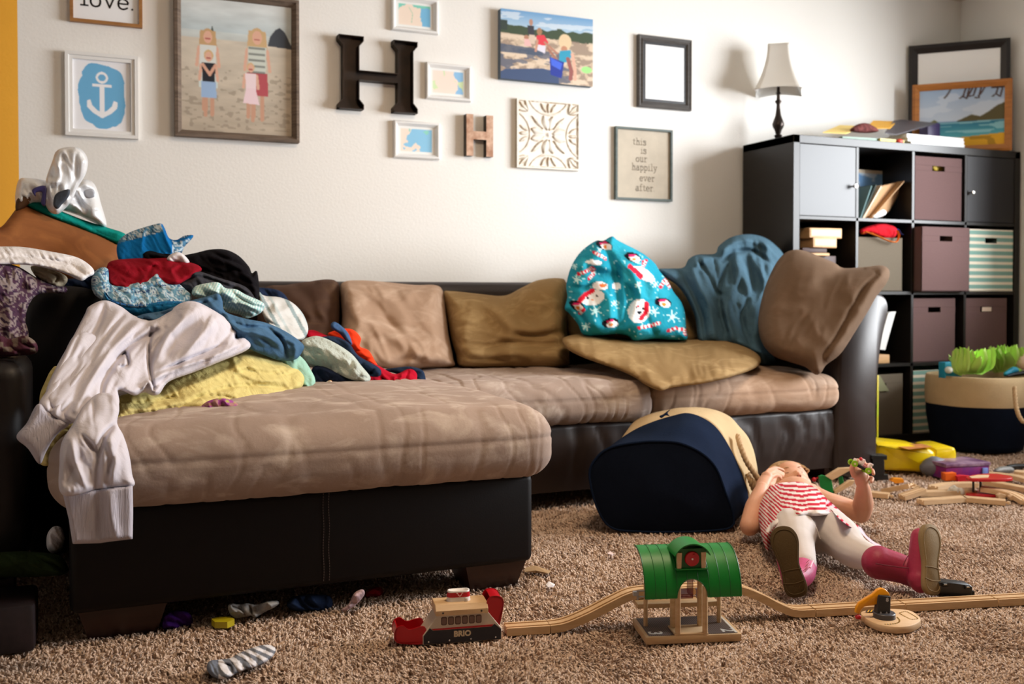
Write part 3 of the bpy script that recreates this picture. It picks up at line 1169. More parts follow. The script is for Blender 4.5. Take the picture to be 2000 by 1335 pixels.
# beach canvas
X0, X1, Z0, Z1 = wall_rect(978, 1158, 27, 161, .035)
t = thing('canvas_print', 'unframed canvas photo of children digging in beach sand', 'picture', ((X0 + X1) / 2, YW, Z0))
MB().box((X0, YW - .034, Z0), (X1, YW, Z1), .002, 1).build('canvas_wrap', M('canvas_side', '#5d6c7a', rough=.8), t)
p = Paint(230, 176, '#cdb79f')
p.grad(0, .32, '#6f9fcc', '#bcd3e2')
p.put((p.y < .3) & (fbm(p.x * 3 + p.y * 4, p.y * 9, 2, 4) > .25), '#dfe7ee', .6)
p.put((p.y > .24 + .03 * nz(p.x * 14, p.y * 0, 3) - .02 * (p.x > .6)) & (p.y < .34 + .04 * p.x), '#45533f')
p.put((p.x < .07) & (p.y > .16) & (p.y < .3), '#39443f')
n = fbm(p.x * 12, p.y * 16, 6, 3)
p.put((p.y > .36) & (n > .22), '#8f7c70', .7).put((p.y > .36) & (n < -.2), '#e3cfb9', .8)
n = fbm(p.x * 8, p.y * 17, 9, 3)
p.put((p.y > .55) & (p.x < .75) & (n > .05), '#5f6678', .85)
p.put((p.y > .5 + .06 * p.x) & (p.y < .62) & (p.x < .45), '#4f5b70', .9)
p.poly([(0, .90), (.05, .86), (.45, .80), (.62, .84), (.62, 1), (0, 1)], '#46577a')
p.ell(.32, .15, .02, .05, '#b78a76').poly([(.28, .2), (.35, .2), (.36, .33), (.29, .33)], '#3e3e46').poly([(.30, .33), (.36, .33), (.36, .46), (.31, .46)], '#d8c0ae')
p.ell(.27, .38, .025, .04, '#b5836c').poly([(.25, .4), (.30, .4), (.33, .5), (.25, .5)], '#e6b9b6')
p.ell(.41, .27, .028, .055, '#a97e5f').poly([(.38, .33), (.46, .31), (.51, .42), (.44, .49), (.38, .44)], '#dd4450').poly([(.4, .46), (.48, .47), (.47, .58), (.38, .54)], '#e0dbe8')
p.line([(.39, .4), (.37, .56)], .012, '#c99680').line([(.47, .42), (.6, .56)], .014, '#b98470').line([(.5, .5), (.6, .66)], .016, '#a87866')
p.ell(.69, .38, .07, .115, '#e2c9a4').ell(.68, .49, .035, .05, '#c58d70')
p.poly([(.63, .52), (.75, .49), (.77, .58), (.70, .68), (.62, .70)], '#3a9fc0')
p.line([(.77, .55), (.80, .78), (.80, .92)], .018, '#e0b09a').line([(.72, .62), (.76, .8), (.75, .92)], .022, '#9a5f5c')
p.poly([(.52, .62), (.68, .68), (.65, .92), (.53, .88)], '#2e3f9c').poly([(.53, .63), (.66, .70), (.64, .80), (.54, .74)], '#4a6be0')
p.ell(.93, .76, .06, .05, '#a3e08c')
p.mesh('photo_print', X0, X1, Z0, Z1, YW - .0348, PRINT, t)

# carved white tile
X0, X1, Z0, Z1 = wall_rect(1010, 1133, 196, 330, .022)
t = thing('carved_panel', 'square whitewashed carved panel with a four petal flower', 'wall panel', ((X0 + X1) / 2, YW, Z0))
MB().box((X0, YW - .014, Z0), (X1, YW, Z1), .002, 1).build('backing', M('tile_edge', '#cdbfa9', rough=.8, var=.25, vs=60), t)
NG = 150
gx, gz = np.meshgrid(np.linspace(-1, 1, NG), np.linspace(-1, 1, NG))


def leaf(x, y, cx, cy, ang, L_, w_):
    ca, sa = math.cos(ang), math.sin(ang)
    a_ = ((x - cx) * ca + (y - cy) * sa) / L_
    b_ = (-(x - cx) * sa + (y - cy) * ca) / w_
    prof = np.clip(1 - a_ ** 2, 0, 1)
    return np.clip(1 - (b_ / (prof + 1e-3)) ** 2, 0, 1) * (np.abs(a_) < 1)


hgt = np.zeros_like(gx)
for k in range(4):
    a_ = k * math.pi / 2
    for s_ in (-1, 1):
        px_ = .34 * math.cos(a_) - s_ * .09 * math.sin(a_)
        pz_ = .34 * math.sin(a_) + s_ * .09 * math.cos(a_)
        hgt = np.maximum(hgt, leaf(gx, gz, px_, pz_, a_ + s_ * .28, .22, .13))
    b_ = a_ + math.pi / 4
    hgt = np.maximum(hgt, leaf(gx, gz, .48 * math.cos(b_), .48 * math.sin(b_), b_, .26, .07))
    for off in (-.35, 0, .35):
        hgt = np.maximum(hgt, leaf(gx, gz, .78 * math.cos(a_) - off * .45 * math.sin(a_), .78 * math.sin(a_) + off * .45 * math.cos(a_), a_ + math.pi / 2 * (off != 0) * .0 + off * 1.6, .15, .055))
        hgt = np.maximum(hgt, leaf(gx, gz, 1.10 * math.cos(b_) - off * .35 * math.sin(b_), 1.10 * math.sin(b_) + off * .35 * math.cos(b_), b_ + off * 1.4, .19, .06))
    dd = np.abs(np.hypot(gx - 1.15 * math.cos(a_) * 1.08, gz - 1.15 * math.sin(a_) * 1.08) - .66)
    hgt = np.maximum(hgt, .6 * np.exp(-(dd / .022) ** 2))
hgt = np.maximum(hgt, np.exp(-((np.hypot(gx, gz)) / .05) ** 2))
edge = np.maximum(np.abs(gx), np.abs(gz))
hgt = np.where(edge > .94, .9, hgt)
yy = YW - .0145 - .007 * hgt
slope = np.hypot(*np.gradient(hgt))
wear = np.clip(slope * 3.2, 0, 1) * (0.55 + .45 * nz(gx * 14, gz * 14, 3))
cc = lin('#efebe2') * (1 - wear[..., None]) + lin('#a98a5f') * wear[..., None]
P = np.stack([X0 + (gx + 1) / 2 * (X1 - X0), yy, Z0 + (gz + 1) / 2 * (Z1 - Z0)], -1).reshape(-1, 3)
ii = np.arange(NG * NG).reshape(NG, NG)
mk('carving', P, np.stack([ii[:-1, :-1], ii[:-1, 1:], ii[1:, 1:], ii[1:, :-1]], -1).reshape(-1, 4), PRINT, t, cols=cc.reshape(-1, 3))

# dark frame with handwriting sheet
t, (a, b, c, d, y) = framed('framed_print', 'dark grey ridged frame around a plain white sheet of faint writing', 'picture', (1248, 1352, 72, 212), .024,
                            [(0, 0), (0, .020), (.004, .024), (.014, .018), (.022, .024), (.030, .014)], m_greyf, .030, .014)
MB().box((a, y, c), (b, y + .004, d), 0).build('black_mat', m_black, t, smooth=False)
MB().box((a + .012, y - .001, c + .012), (b - .012, y + .001, d - .012), 0).build('paper', m_paper, t, smooth=False)
m = MB()
rr = random.Random(2)
for k in range(9):
    z = d - .075 - k * .014
    x = a + .025
    while x < b - .03:
        l = rr.uniform(.006, .02)
        m.box((x, y - .0016, z), (min(x + l, b - .028), y - .0012, z + .0016), 0)
        x += l + .004
m.build('faint_writing', M('faint_ink', '#dcdcdf', rough=.9), t, smooth=False)

# happily ever after
t, (a, b, c, d, y) = framed('framed_print', 'thin grey framed beige print of a six line typewriter saying', 'picture', (1203, 1314, 250, 391), .02,
                            [(0, 0), (0, .020), (.010, .020), (.010, .006)], m_teal_f, .010, .008)
MB().box((a, y, c), (b, y + .002, d), 0).build('paper', M('beige_card', '#cbbfac', rough=.8, var=.12, vs=12), t, smooth=False)
m = MB()
for s_, u_, v_ in (('this', 1249, 283), ('is', 1257, 300), ('our', 1253, 316), ('happily', 1259, 333), ('ever', 1264, 354), ('after.', 1260, 373)):
    q = PY(u_, v_, y)
    slab_text(m, s_, float(q[0]), float(q[2]), .034, y - .0006, 0.9, 1.0)
m.build('lettering', M('grey_brown_ink', '#8d8170', rough=.9), t, smooth=False)

# ================================================================ bookcase
m_shelf = M('black_brown_veneer', '#14110f', rough=0.36, spec=0.4, grain=(8, 8, 60), col2='#1b1614')
BX, BY, BD, BWW = 3.016, 3.703, 0.385, 1.47
OP, IP = 0.038, 0.016
CE = (BWW - 2 * OP - 3 * IP) / 4
book = thing('bookcase', 'tall black brown cube bookcase with sixteen compartments in the room corner', 'bookcase', (BX + BWW / 2, BY + BD / 2, 0))
m = MB()
m.box((BX, BY, 0), (BX + OP, BY + BD, BWW), .002, 1)
m.box((BX + BWW - OP, BY, 0), (BX + BWW, BY + BD, BWW), .002, 1)
m.box((BX, BY, BWW - OP), (BX + BWW, BY + BD, BWW), .002, 1)
m.box((BX, BY, 0), (BX + BWW, BY + BD, OP), .002, 1)
m.build('outer_case', m_shelf, book, smooth=False)


def cell(c, r):
    """c 0..3 from the left, r 0..3 from the top -> x0, x1, z0, z1"""
    x0 = BX + OP + c * (CE + IP)
    z1 = BWW - OP - r * (CE + IP)
    return x0, x0 + CE, z1 - CE, z1


for k in range(1, 4):
    x0 = cell(k, 0)[0]
    MB().box((x0 - IP, BY + .002, OP), (x0, BY + BD, BWW - OP), .001, 1).build('upright', m_shelf, book, smooth=False)
    z1 = cell(0, k)[3]
    MB().box((BX + OP, BY + .002, z1), (BX + BWW - OP, BY + BD, z1 + IP), .001, 1).build('shelf', m_shelf, book, smooth=False)
MB().box((BX + .01, BY + BD - .006, .01), (BX + BWW - .01, BY + BD, BWW - .01), 0).build('added_back_sheet', M('dark_back', '#0d0b0b', rough=.6), book, smooth=False)  # black sheet added behind the backless cells so they look dark
m_chrome = M('chrome', '#e8e8ea', rough=.15, metal=1)
m_door = M('glossy_door', '#141217', rough=0.36, spec=0.45)
for c_, side in ((0, 1), (3, -1)):
    x0, x1, z0, z1 = cell(c_, 0)
    dr = MB().box((x0 + .002, BY + .004, z0 + .002), (x1 - .002, BY + .02, z1 - .002), .001, 1).build('door', m_door, book, smooth=False)
    kx = x1 - .022 if side > 0 else x0 + .022
    MB().lathe([(.004, 0), (.004, .014), (.010, .018), (.011, .024), (.008, .028), (0, .029)], M_=Matrix.Translation((kx, BY + .004, (z0 + z1) / 2 - .02)) @ Matrix.Rotation(math.pi / 2, 4, 'X')).build('knob', m_chrome, dr)


def bin_box(name, label, cat, c, r, mat, w=.318, h=.318, dx=0.0, front=0.0, rz=0.0, hole=True, dep=.33, group=None, tex='storage bin'):
    x0, x1, z0, z1 = cell(c, r)
    cx = (x0 + x1) / 2 + dx
    t = thing(name, label, cat, (cx, BY + .012 + front, z0), rz, group)
    m = MB()
    th = .004
    hw = w / 2
    m.box((-hw, 0, 0), (hw, dep, th), 0)
    m.box((-hw, 0, 0), (-hw + th, dep, h), .001, 1)
    m.box((hw - th, 0, 0), (hw, dep, h), .001, 1)
    m.box((-hw, dep - th, 0), (hw, dep, h), .001, 1)
    hx, h0, h1 = .042, h - .070, h - .044
    if hole:
        m.box((-hw, 0, 0), (hw, th, h0), .001, 1)
        m.box((-hw, 0, h1), (hw, th, h), .001, 1)
        m.box((-hw, 0, h0), (-hx, th, h1), 0)
        m.box((hx, 0, h0), (hw, th, h1), 0)
    else:
        m.box((-hw, 0, 0), (hw, th, h), .001, 1)
    m.build('bin_body', mat, t, smooth=False, local=True)
    return t


m_bin = M('brown_woven_bin', '#6b4f4d', rough=.9, bump=.5, bs=260, bd=.002, var=.25, vs=220)
m_bin2 = M('taupe_woven_bin', '#6f6454', rough=.9, bump=.5, bs=260, bd=.002, var=.2, vs=220)
m_strb = M('teal_striped_bin', '#7ea69b', rough=.85, stripes=(2, .0345, .42, '#e8dcc8'))
bin_box('storage_bin', 'brown storage bin in the top row with yellow things showing through its handle hole', 'storage bin', 2, 0, m_bin)
bin_box('storage_bin', 'brown storage bin pulled slightly forward in the second row beside the striped bin', 'storage bin', 2, 1, m_bin, front=-.055, dx=-.004)
bin_box('storage_bin', 'teal and white striped storage bin in the second row of the bookcase', 'storage bin', 3, 1, m_strb, front=-.012)
bin_box('storage_bin', 'brown storage bin with dark handle hole in the third row', 'storage bin', 2, 2, m_bin, w=.285, dx=-.02)
b4 = bin_box('storage_bin', 'brown storage bin with a pale tag in its handle hole in the third row', 'storage bin', 3, 2, m_bin, w=.295, dx=-.015)
tb = bin_box('storage_bin', 'taupe storage bin overflowing with red and orange straps', 'storage bin', 1, 1, m_bin2, w=.285, h=.262, dx=-.022, hole=False)
bin_box('storage_bin', 'brown storage bin in the bottom row behind the sofa arm', 'storage bin', 1, 3, m_bin2, w=.30, dx=-.02, h=.30)
bin_box('storage_bin', 'teal striped storage bin in the bottom row beside the canvas basket', 'storage bin', 2, 3, m_strb, h=.312)
# pale tag inside bin hole
MB().box((-.034, -.003, .250), (.034, -.001, .272), .001, 1).build('tag', M('cream_tag', '#e6cdbb', rough=.7), b4, local=True, smooth=False)
x0, x1, z0, z1 = cell(2, 0)
tag(puff('yellow_toy', [(1816, 315), (1830, 313), (1845, 318), (1844, 336), (1822, 334)], BY + .06, .02, M('toy_yellow', '#d9b83a', rough=.6), R=8, step=3),
    'yellow toy glimpsed through the handle hole of the top brown bin', 'toy')

# straps and ribbons spilling out of the taupe bin
m_red = cloth('red_fabric', '#c4202c')
m_orange_r = M('orange_ribbon', '#ef7d18', rough=.6)
m_blue_r = M('blue_ribbon', '#4659b8', rough=.6)
tag(puff('red_scarf', [(1680, 448), (1700, 440), (1722, 436), (1742, 440), (1752, 448), (1748, 462), (1728, 466), (1700, 456), (1682, 458)], BY + .03, .03, m_red, R=9, step=3, wr=[(9, 2, 20, .008)]),
    'crumpled red fabric on top of the taupe bin', 'scarf')


def strap(name, label, pts, y, r, mat, cat='strap', flat=.35):
    P = smooth_path([PY(p[0], p[1], y + (p[2] if len(p) > 2 else 0)) for p in pts], 50)
    return tag(MB().tube(P, r, 8, flat=flat).build(name, mat), label, cat)


strap('ribbon', 'orange strap looping over the front of the taupe bin', [(1690, 452), (1712, 460), (1735, 470), (1750, 472), (1756, 460), (1752, 450)], BY - .01, .008, m_orange_r)
strap('ribbon', 'short orange strap end lying on the taupe bin beside the red fabric', [(1684, 456), (1696, 450), (1706, 458)], BY + .01, .008, m_orange_r)
strap('ribbon', 'blue strap end at the back corner of the taupe bin', [(1745, 450), (1754, 448), (1760, 456), (1764, 458)], BY + .04, .006, m_blue_r)

# second row, left: stack of wooden toy boxes
m_lw = M('pale_wood', '#d3a877', rough=.55, grain=(7, 7, 60), col2='#bd8f5f')
for nm, lab, u0_, u1_, v0_, v1_ in (('wooden_tray', 'wide pale wooden tray on top of the stack in the bookcase', 1581, 1645, 446, 464),
                                    ('wooden_box', 'narrow pale wooden box under the wide tray in the bookcase', 1588, 1635, 464, 483),
                                    ('wooden_board', 'thin pale wooden board low in the bookcase stack', 1585, 1621, 494, 499)):
    a, b = PY(u0_, v1_, BY + .03), PY(u1_, v0_, BY + .03)
    t = thing(nm, lab, 'wooden toy', ((a[0] + b[0]) / 2, BY + .12, a[2]))
    MB().box((a[0], BY + .03, a[2]), (b[0], BY + .22, b[2]), .003, 1).build('body', m_lw, t)
    if v1_ - v0_ > 10:
        MB().box((a[0] + .008, BY + .028, a[2] + .008), (b[0] - .008, BY + .031, b[2] - .008), .001, 1).build('front_panel', M('pale_wood_panel', '#e0bb8c', rough=.5), t)
# dark boxes that carry them
x0, x1, z0, z1 = cell(0, 1)
tag(MB().box((x0 + .03, BY + .05, z0), (x0 + .26, BY + .3, float(PY(1600, 499, BY + .05)[2])), .003).build('board_game', M('dark_red_box', '#3a1a14', rough=.6)), 'dark red game box under the pale wooden board', 'game box')
tag(MB().box((x0 + .055, BY + .045, float(PY(1600, 493.5, BY + .05)[2])), (x0 + .2, BY + .25, float(PY(1600, 484, BY + .05)[2])), .002).build('board_game', M('dark_red_box', '#3a1a14', rough=.6)), 'flat dark red box between pale wooden board and box', 'game box')

# top row second cell: books and papers leaning
x0, x1, z0, z1 = cell(1, 0)


def leaning(name, label, cat, u_bot, u_top, v_top, thick, dep, col, y=BY + .03, rough=.7, vb=424, parts=True):
    a = PY(u_bot, vb, y)
    b = PY(u_top, v_top, y)
    z_b = z0 + .002
    a = np.array([a[0], y, z_b])
    L_ = float(np.linalg.norm((b - a)[[0, 2]]))
    ang = math.atan2(float(b[0] - a[0]), float(b[2] - a[2]))
    t = thing(name, label, cat, a, rot=(0, ang, 0))
    mm = M(name + col, col, rough=rough)
    MB().box((0, 0, 0), (.002, dep, L_), 0).build('front_cover', mm, t, local=True, smooth=False)
    MB().box((thick - .002, 0, 0), (thick, dep, L_), 0).build('back_cover', mm, t, local=True, smooth=False)
    MB().box((.002, .003, .003), (thick - .002, dep, L_ - .004), 0).build('pages', M('book_pages', '#e8dcc8', rough=.8), t, local=True, smooth=False)
    return t


pt = Paint(60, 60, '#6e9ac9')
n = fbm(pt.x * 6, pt.y * 6, 5, 3)
pt.put(n > .1, '#b9cfe6').put(n > .45, '#e7edf4').rect(.1, .45, .9, .62, '#c9584a', .5).rect(.3, .3, .5, .5, '#d6a24a', .7).rect(0, 0, 1, .06, '#d8c8b0')
bk_ = thing('picture_book', 'blue picture book standing upright behind the leaning papers', 'book', (x0 + .09, BY + .2, z0))
pa, pb = PY(1679, 428, BY + .2), PY(1734, 334, BY + .2)
MB().box((x0 + .004, BY + .202, z0), (pb[0], BY + .215, pb[2]), .001, 1).build('cover_block', M('blue_book', '#4a6f9c', rough=.4), bk_, smooth=False)
pt.mesh('cover_print', x0 + .004, pb[0], z0, pb[2], BY + .2005, PRINT, bk_)
leaning('folder', 'teal grey folder leaning at the left of the leaning papers', 'folder', 1680, 1702, 362, .006, .22, '#6b8c8e')
leaning('paperback_book', 'thin dark green book leaning among the papers', 'book', 1682, 1711, 360, .006, .2, '#2f3d36')
leaning('notebook', 'cream notebook leaning against the thin dark book', 'book', 1685, 1722, 361, .012, .2, '#dfc3a3')
leaning('paper_envelope', 'brown kraft envelope leaning open toward the right of the papers', 'envelope', 1702, 1766, 353, .004, .05, '#b0895f')
tag(puff('kraft_paper', [(1690, 424), (1722, 362), (1768, 352), (1764, 366), (1738, 412), (1722, 425)], [(1690, 424, BY + .05), (1768, 352, BY + .09), (1722, 362, BY + .05)], .002, M('kraft_paper', '#b48b62', rough=.8), R=3, step=3, smooth=False, Tb=.001),
    'bent sheet of brown kraft paper in the top row of the bookcase', 'paper')
tag(puff('white_paper', [(1703, 422), (1722, 409), (1731, 413), (1728, 420), (1712, 426)], BY + .035, .006, m_paper, R=5, step=2), 'curled white paper scrap in front of the kraft paper', 'paper')

# third row second cell: white stand and wood blocks
a = PY(1722, 668, BY + .02)
b = PY(1748, 608, BY + .02)
x0, x1, z0, z1 = cell(1, 2)
t = thing('picture_stand', 'white board leaning on a wooden block beside the sofa arm', 'board', (a[0] + .02, BY + .05, z0))
poly = [PY(u_, v_, BY + .02) for u_, v_ in ((1715, 682), (1729, 683), (1748, 614), (1750, 608), (1741, 609), (1735, 611))]
MB().prism([(p_[0], p_[2]) for p_ in poly], BY + .02, BY + .05, lambda p, q, s: (p, s, q)).build('white_board', m_whitef, t, smooth=False)
tag(MB().box((PY(1712, 700, BY + .02)[0], BY + .02, z0), (PY(1738, 693, BY + .02)[0], BY + .1, PY(1738, 692, BY + .02)[2]), .004).build('wooden_block', m_lw), 'pale wooden block on the shelf under the white board', 'block')

# ---------------------------------------------------------------- on top of the bookcase
TOPZ = BWW
# lamp
lx, ly = 3.135, 3.965
lamp = thing('table_lamp', 'small table lamp with white square bell shade and dark turned base', 'lamp', (lx, ly, TOPZ))
m_lampb = M('bronze_lamp_base', '#3a302b', rough=.3, metal=.7, var=.3, vs=40)
zt = float(PY(1515, 170, ly)[2]) - TOPZ
s_ = zt / .30
prof = [(.042, 0), (.042, .006), (.036, .012), (.022, .02), (.015, .03), (.02, .042), (.012, .05), (.017, .07), (.026, .088), (.029, .103), (.024, .12), (.014, .15), (.010, .185), (.009, .21), (.016, .222), (.016, .228), (.009, .234), (.008, .262), (.014, .268), (.008, .276), (.007, .33)]
MB().lathe([(r_, z_ * s_ if z_ < .3 else z_) for r_, z_ in prof], seg=28).build('turned_base', m_lampb, lamp, local=True)
zs0, zs1 = float(PY(1513, 181, ly)[2]) - TOPZ, float(PY(1513, 88, ly)[2]) - TOPZ
V, F = [], []
NS, NR = 16, 14
for i in range(NR + 1):
    tt = i / NR
    hw = (.052 + .062 * (1 - tt) ** 1.9)
    z_ = zs0 + (zs1 - zs0) * tt
    ring = []
    for k in range(4):
        for j in range(NS // 4 * 2):
            f_ = j / (NS // 4 * 2)
            cx_ = [(-1, -1), (1, -1), (1, 1), (-1, 1)]
            p_, q_ = np.array(cx_[k], float), np.array(cx_[(k + 1) % 4], float)
            w_ = p_ + (q_ - p_) * f_
            sc = 1 - .05 * math.sin(math.pi * f_)
            V.append((w_[0] * hw * sc, w_[1] * hw * sc, z_ - (.012 * math.sin(math.pi * f_) if i == 0 else 0) * -1))
n_ = NS * 2
for i in range(NR):
    for k in range(n_):
        F.append((i * n_ + k, i * n_ + (k + 1) % n_, (i + 1) * n_ + (k + 1) % n_, (i + 1) * n_ + k))
sh = mk('lamp_shade', V, F, M('shade_fabric', '#efece6', rough=.8, trans=.0), lamp, local=True)
sh.rotation_euler = (0, 0, math.radians(-38))
sm = sh.modifiers.new('thickness', 'SOLIDIFY')
sm.thickness = .0015
MB().lathe([(.003, 0), (.006, .004), (.005, .01), (0, .012)], c=(0, 0, zs1 - .002), seg=12).build('finial', m_lampb, lamp, local=True)

# framed painting and large frame leaning in the corner at 45 degrees


def corner_frame(name, label, pr, xl_px, v_lt, v_rt, xr_px, xr_x, zb, barw, mat, painter, inner, dep=.02, off=0.0, top_inner=None, pname='painting'):
    """stands on the bookcase turned 45 degrees; its right edge is at room x = xr_x"""
    u = np.array([math.sqrt(.5), -math.sqrt(.5), 0])       # left to right
    nrm = np.array([-math.sqrt(.5), -math.sqrt(.5), 0])    # towards the room
    R_ = PXX(xr_px, v_rt, xr_x)
    # left edge: intersect ray through xl_px with the frame plane
    r_ = ray(xl_px, v_lt)
    tt = ((R_ - O) @ nrm) / (r_ @ nrm)
    L_ = O + r_ * tt
    wdt = float((R_ - L_) @ u)
    ht = float((R_[2] + L_[2]) / 2 - zb)
    org = np.array([L_[0], L_[1], zb])
    t = thing(name, label, 'picture', org + u * wdt / 2)
    m = MB()

    def fn(a, b, c):
        return org + u * a + np.array([0, 0, 1.0]) * b + nrm * c
    V = []
    prof = [(0, -dep), (0, 0), (barw * .4, .004), (barw, -.002), (barw, -.008)]
    for ins, h_ in prof:
        for x_, z_ in ((ins, ins), (wdt - ins, ins), (wdt - ins, ht - ins), (ins, ht - ins)):
            V.append(fn(x_, z_, h_))
    F = []
    n_ = len(prof)
    for i in range(n_):
        i2 = (i + 1) % n_
        for k in range(4):
            k2 = (k + 1) % 4
            F.append((i * 4 + k, i * 4 + k2, i2 * 4 + k2, i2 * 4 + k))
    mk('frame', V, F, mat, t, smooth=False)
    if painter is not None:
        painter.mesh(pname, 0, 0, 0, 0, 0, PRINT, t, dirx=u * (wdt - 2 * barw), org=fn(barw, barw, -.006), upv=np.array([0, 0, ht - 2 * barw]))
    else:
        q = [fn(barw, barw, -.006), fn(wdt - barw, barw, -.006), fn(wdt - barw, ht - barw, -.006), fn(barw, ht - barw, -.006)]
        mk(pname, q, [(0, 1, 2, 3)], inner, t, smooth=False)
    return t


corner_frame('wall_mirror', 'black framed mirror with painted white reflection leaning in the corner behind the painting', None, 1775, 90, 73, 1974, 4.455, TOPZ + .002, .047, M('black_mirror_frame', '#191314', rough=.35), None, M('white_reflection_paint', '#ffffff', rough=.25, spec=.8), pname='painted_reflection')  # face is a plain white panel, the bright reflection painted as its colour
pp = Paint(130, 96, '#a9bdd6')
pp.grad(0, .55, '#9fb6d2', '#c5cfdc')
pp.put((pp.y < .5) & (fbm(pp.x * 3, pp.y * 5, 4, 3) > .2), '#dde2ea', .4)
pp.poly([(.45, .56), (.55, .50), (.62, .46), (.72, .50), (.82, .42), (.92, .32), (1, .28), (1, .58), (.45, .58)], '#5f5638')
pp.poly([(.1, .58), (.18, .52), (.24, .58)], '#7c7a4e')
pp.grad(.57, .86, '#2c6f8c', '#5fb3bd')
pp.put((pp.y > .57) & (pp.y < .88) & (nz(pp.x * 5, pp.y * 34, 6) > .3), '#a8dce0', .6)
pp.poly([(0, .9), (.4, .86), (1, .80), (1, 1), (0, 1)], '#e2a92c')
pp.put((pp.y > .84) & (nz(pp.x * 9, pp.y * 12, 2) > .3), '#8d6a22', .6)
for k in range(9):
    x_ = [.34, .52, .56, .60, .64, .70, .74, .90, .95][k]
    pp.line([(x_ + .03, 0), (x_, .08 + .05 * (k % 3)), (x_ - .04, .14 + .03 * (k % 2))], .012, '#54403a')
pp.rect(.85, 0, 1, .03, '#54403a')
m_pine = M('honey_pine_frame', '#b87432', rough=.45, grain=(6, 6, 40), col2='#9c5e24')
corner_frame('framed_painting', 'honey wood framed seascape painting leaning in front of the mirror', None, 1782, 168, 150, 1978, 4.40, TOPZ + .002, .036, m_pine, pp, None, dep=.018)


# papers and books lying on top
def flat_pack(name, label, cat, u0_, u1_, v0_, v1_, y, dep, mat, r=.002, rz=0, group=None, parts=None, zb=None):
    a, b = PY(u0_, v1_, y), PY(u1_, v0_, y)
    zlo = TOPZ if zb is None else zb
    t = thing(name, label, cat, ((a[0] + b[0]) / 2, y, zlo), rz, group)
    w_, h_ = (b[0] - a[0]) / 2, b[2] - zlo
    if parts == 'book':
        MB().box((-w_, 0, 0), (w_, dep, .002), 0).build('back_cover', mat, t, local=True, smooth=False)
        MB().box((-w_, 0, h_ - .002), (w_, dep, h_), 0).build('front_cover', mat, t, local=True, smooth=False)
        MB().box((-w_ + .003, .002, .002), (w_ - .003, dep - .003, h_ - .002), 0).build('pages', m_paper, t, local=True, smooth=False)
    else:
        MB().box((-w_, 0, 0), (w_, dep, max(h_, .003)), r, 1).build('body', mat, t, local=True)
    return t, zlo + h_


zz = TOPZ
whb = M('white_book_cover', '#f3efe9', rough=.5)
for k, (u0_, u1_, hh_) in enumerate(((1779, 1885, .020), (1773, 1884, .018), (1771, 1883, .018))):
    a, b = PY(u0_, 280, 3.75), PY(u1_, 280, 3.75)
    t = thing('white_book', ['white book at the bottom of the white stack on the bookcase', 'white book in the middle of the white stack on the bookcase', 'white book on top of the white stack on the bookcase'][k], 'book', ((a[0] + b[0]) / 2, 3.75, zz), group='white books stacked on the bookcase')
    w_ = (b[0] - a[0]) / 2
    MB().box((-w_, 0, 0), (w_, .17, .0025), 0).build('back_cover', whb, t, local=True, smooth=False)
    MB().box((-w_, 0, hh_ - .0025), (w_, .17, hh_), 0).build('front_cover', whb, t, local=True, smooth=False)
    MB().box((-w_ + .003, .002, .0025), (w_ - .003, .167, hh_ - .0025), 0).build('pages', m_paper, t, local=True, smooth=False)
    zz += hh_
zz = TOPZ
for k, (lab, u0_, u1_, hh_, col_) in enumerate((('dark magazine at the bottom of the pile in the middle of the bookcase top', 1616, 1740, .008, '#2c2f33'),
                                                ('green and pink magazine lying on the dark magazine on the bookcase', 1648, 1722, .012, '#8fae9c'),
                                                ('yellow spined magazine lying beside the green one on the bookcase', 1718, 1768, .020, '#d8c256'))):
    y_ = [3.80, 3.76, 3.745][k]
    a, b = PY(u0_, 270, y_), PY(u1_, 270, y_)
    t = thing('magazine', lab, 'magazine', ((a[0] + b[0]) / 2, y_, TOPZ + [0, .008, 0][k]), [.1, -.08, .05][k])
    w_ = (b[0] - a[0]) / 2
    MB().box((-w_, 0, 0), (w_, .2, hh_), .001, 1).build('pages', M('magazine_' + str(k), col_, rough=.5, var=.35, vs=60), t, local=True, smooth=False)
    MB().box((-w_ - .001, 0, hh_ - .001), (w_ + .001, .2, hh_ + .001), 0).build('cover', M('magazine_cover_' + str(k), col_, rough=.35, var=.5, vs=25), t, local=True, smooth=False)


def sheet(name, label, cat, quad, y0, mat, thick=.004, folds=()):
    """flat paper lying tilted; quad of (u, v, y)"""
    P = np.array([PY(q[0], q[1], q[2]) for q in quad])
    V = np.concatenate([P, P - np.array([0, 0, thick])])
    n = len(P)
    F = [tuple(range(n)), tuple(range(2 * n - 1, n - 1, -1))] + [(k, k + n, (k + 1) % n + n, (k + 1) % n) for k in range(n)]
    return tag(mk(name, V, F, mat, smooth=False), label, cat)


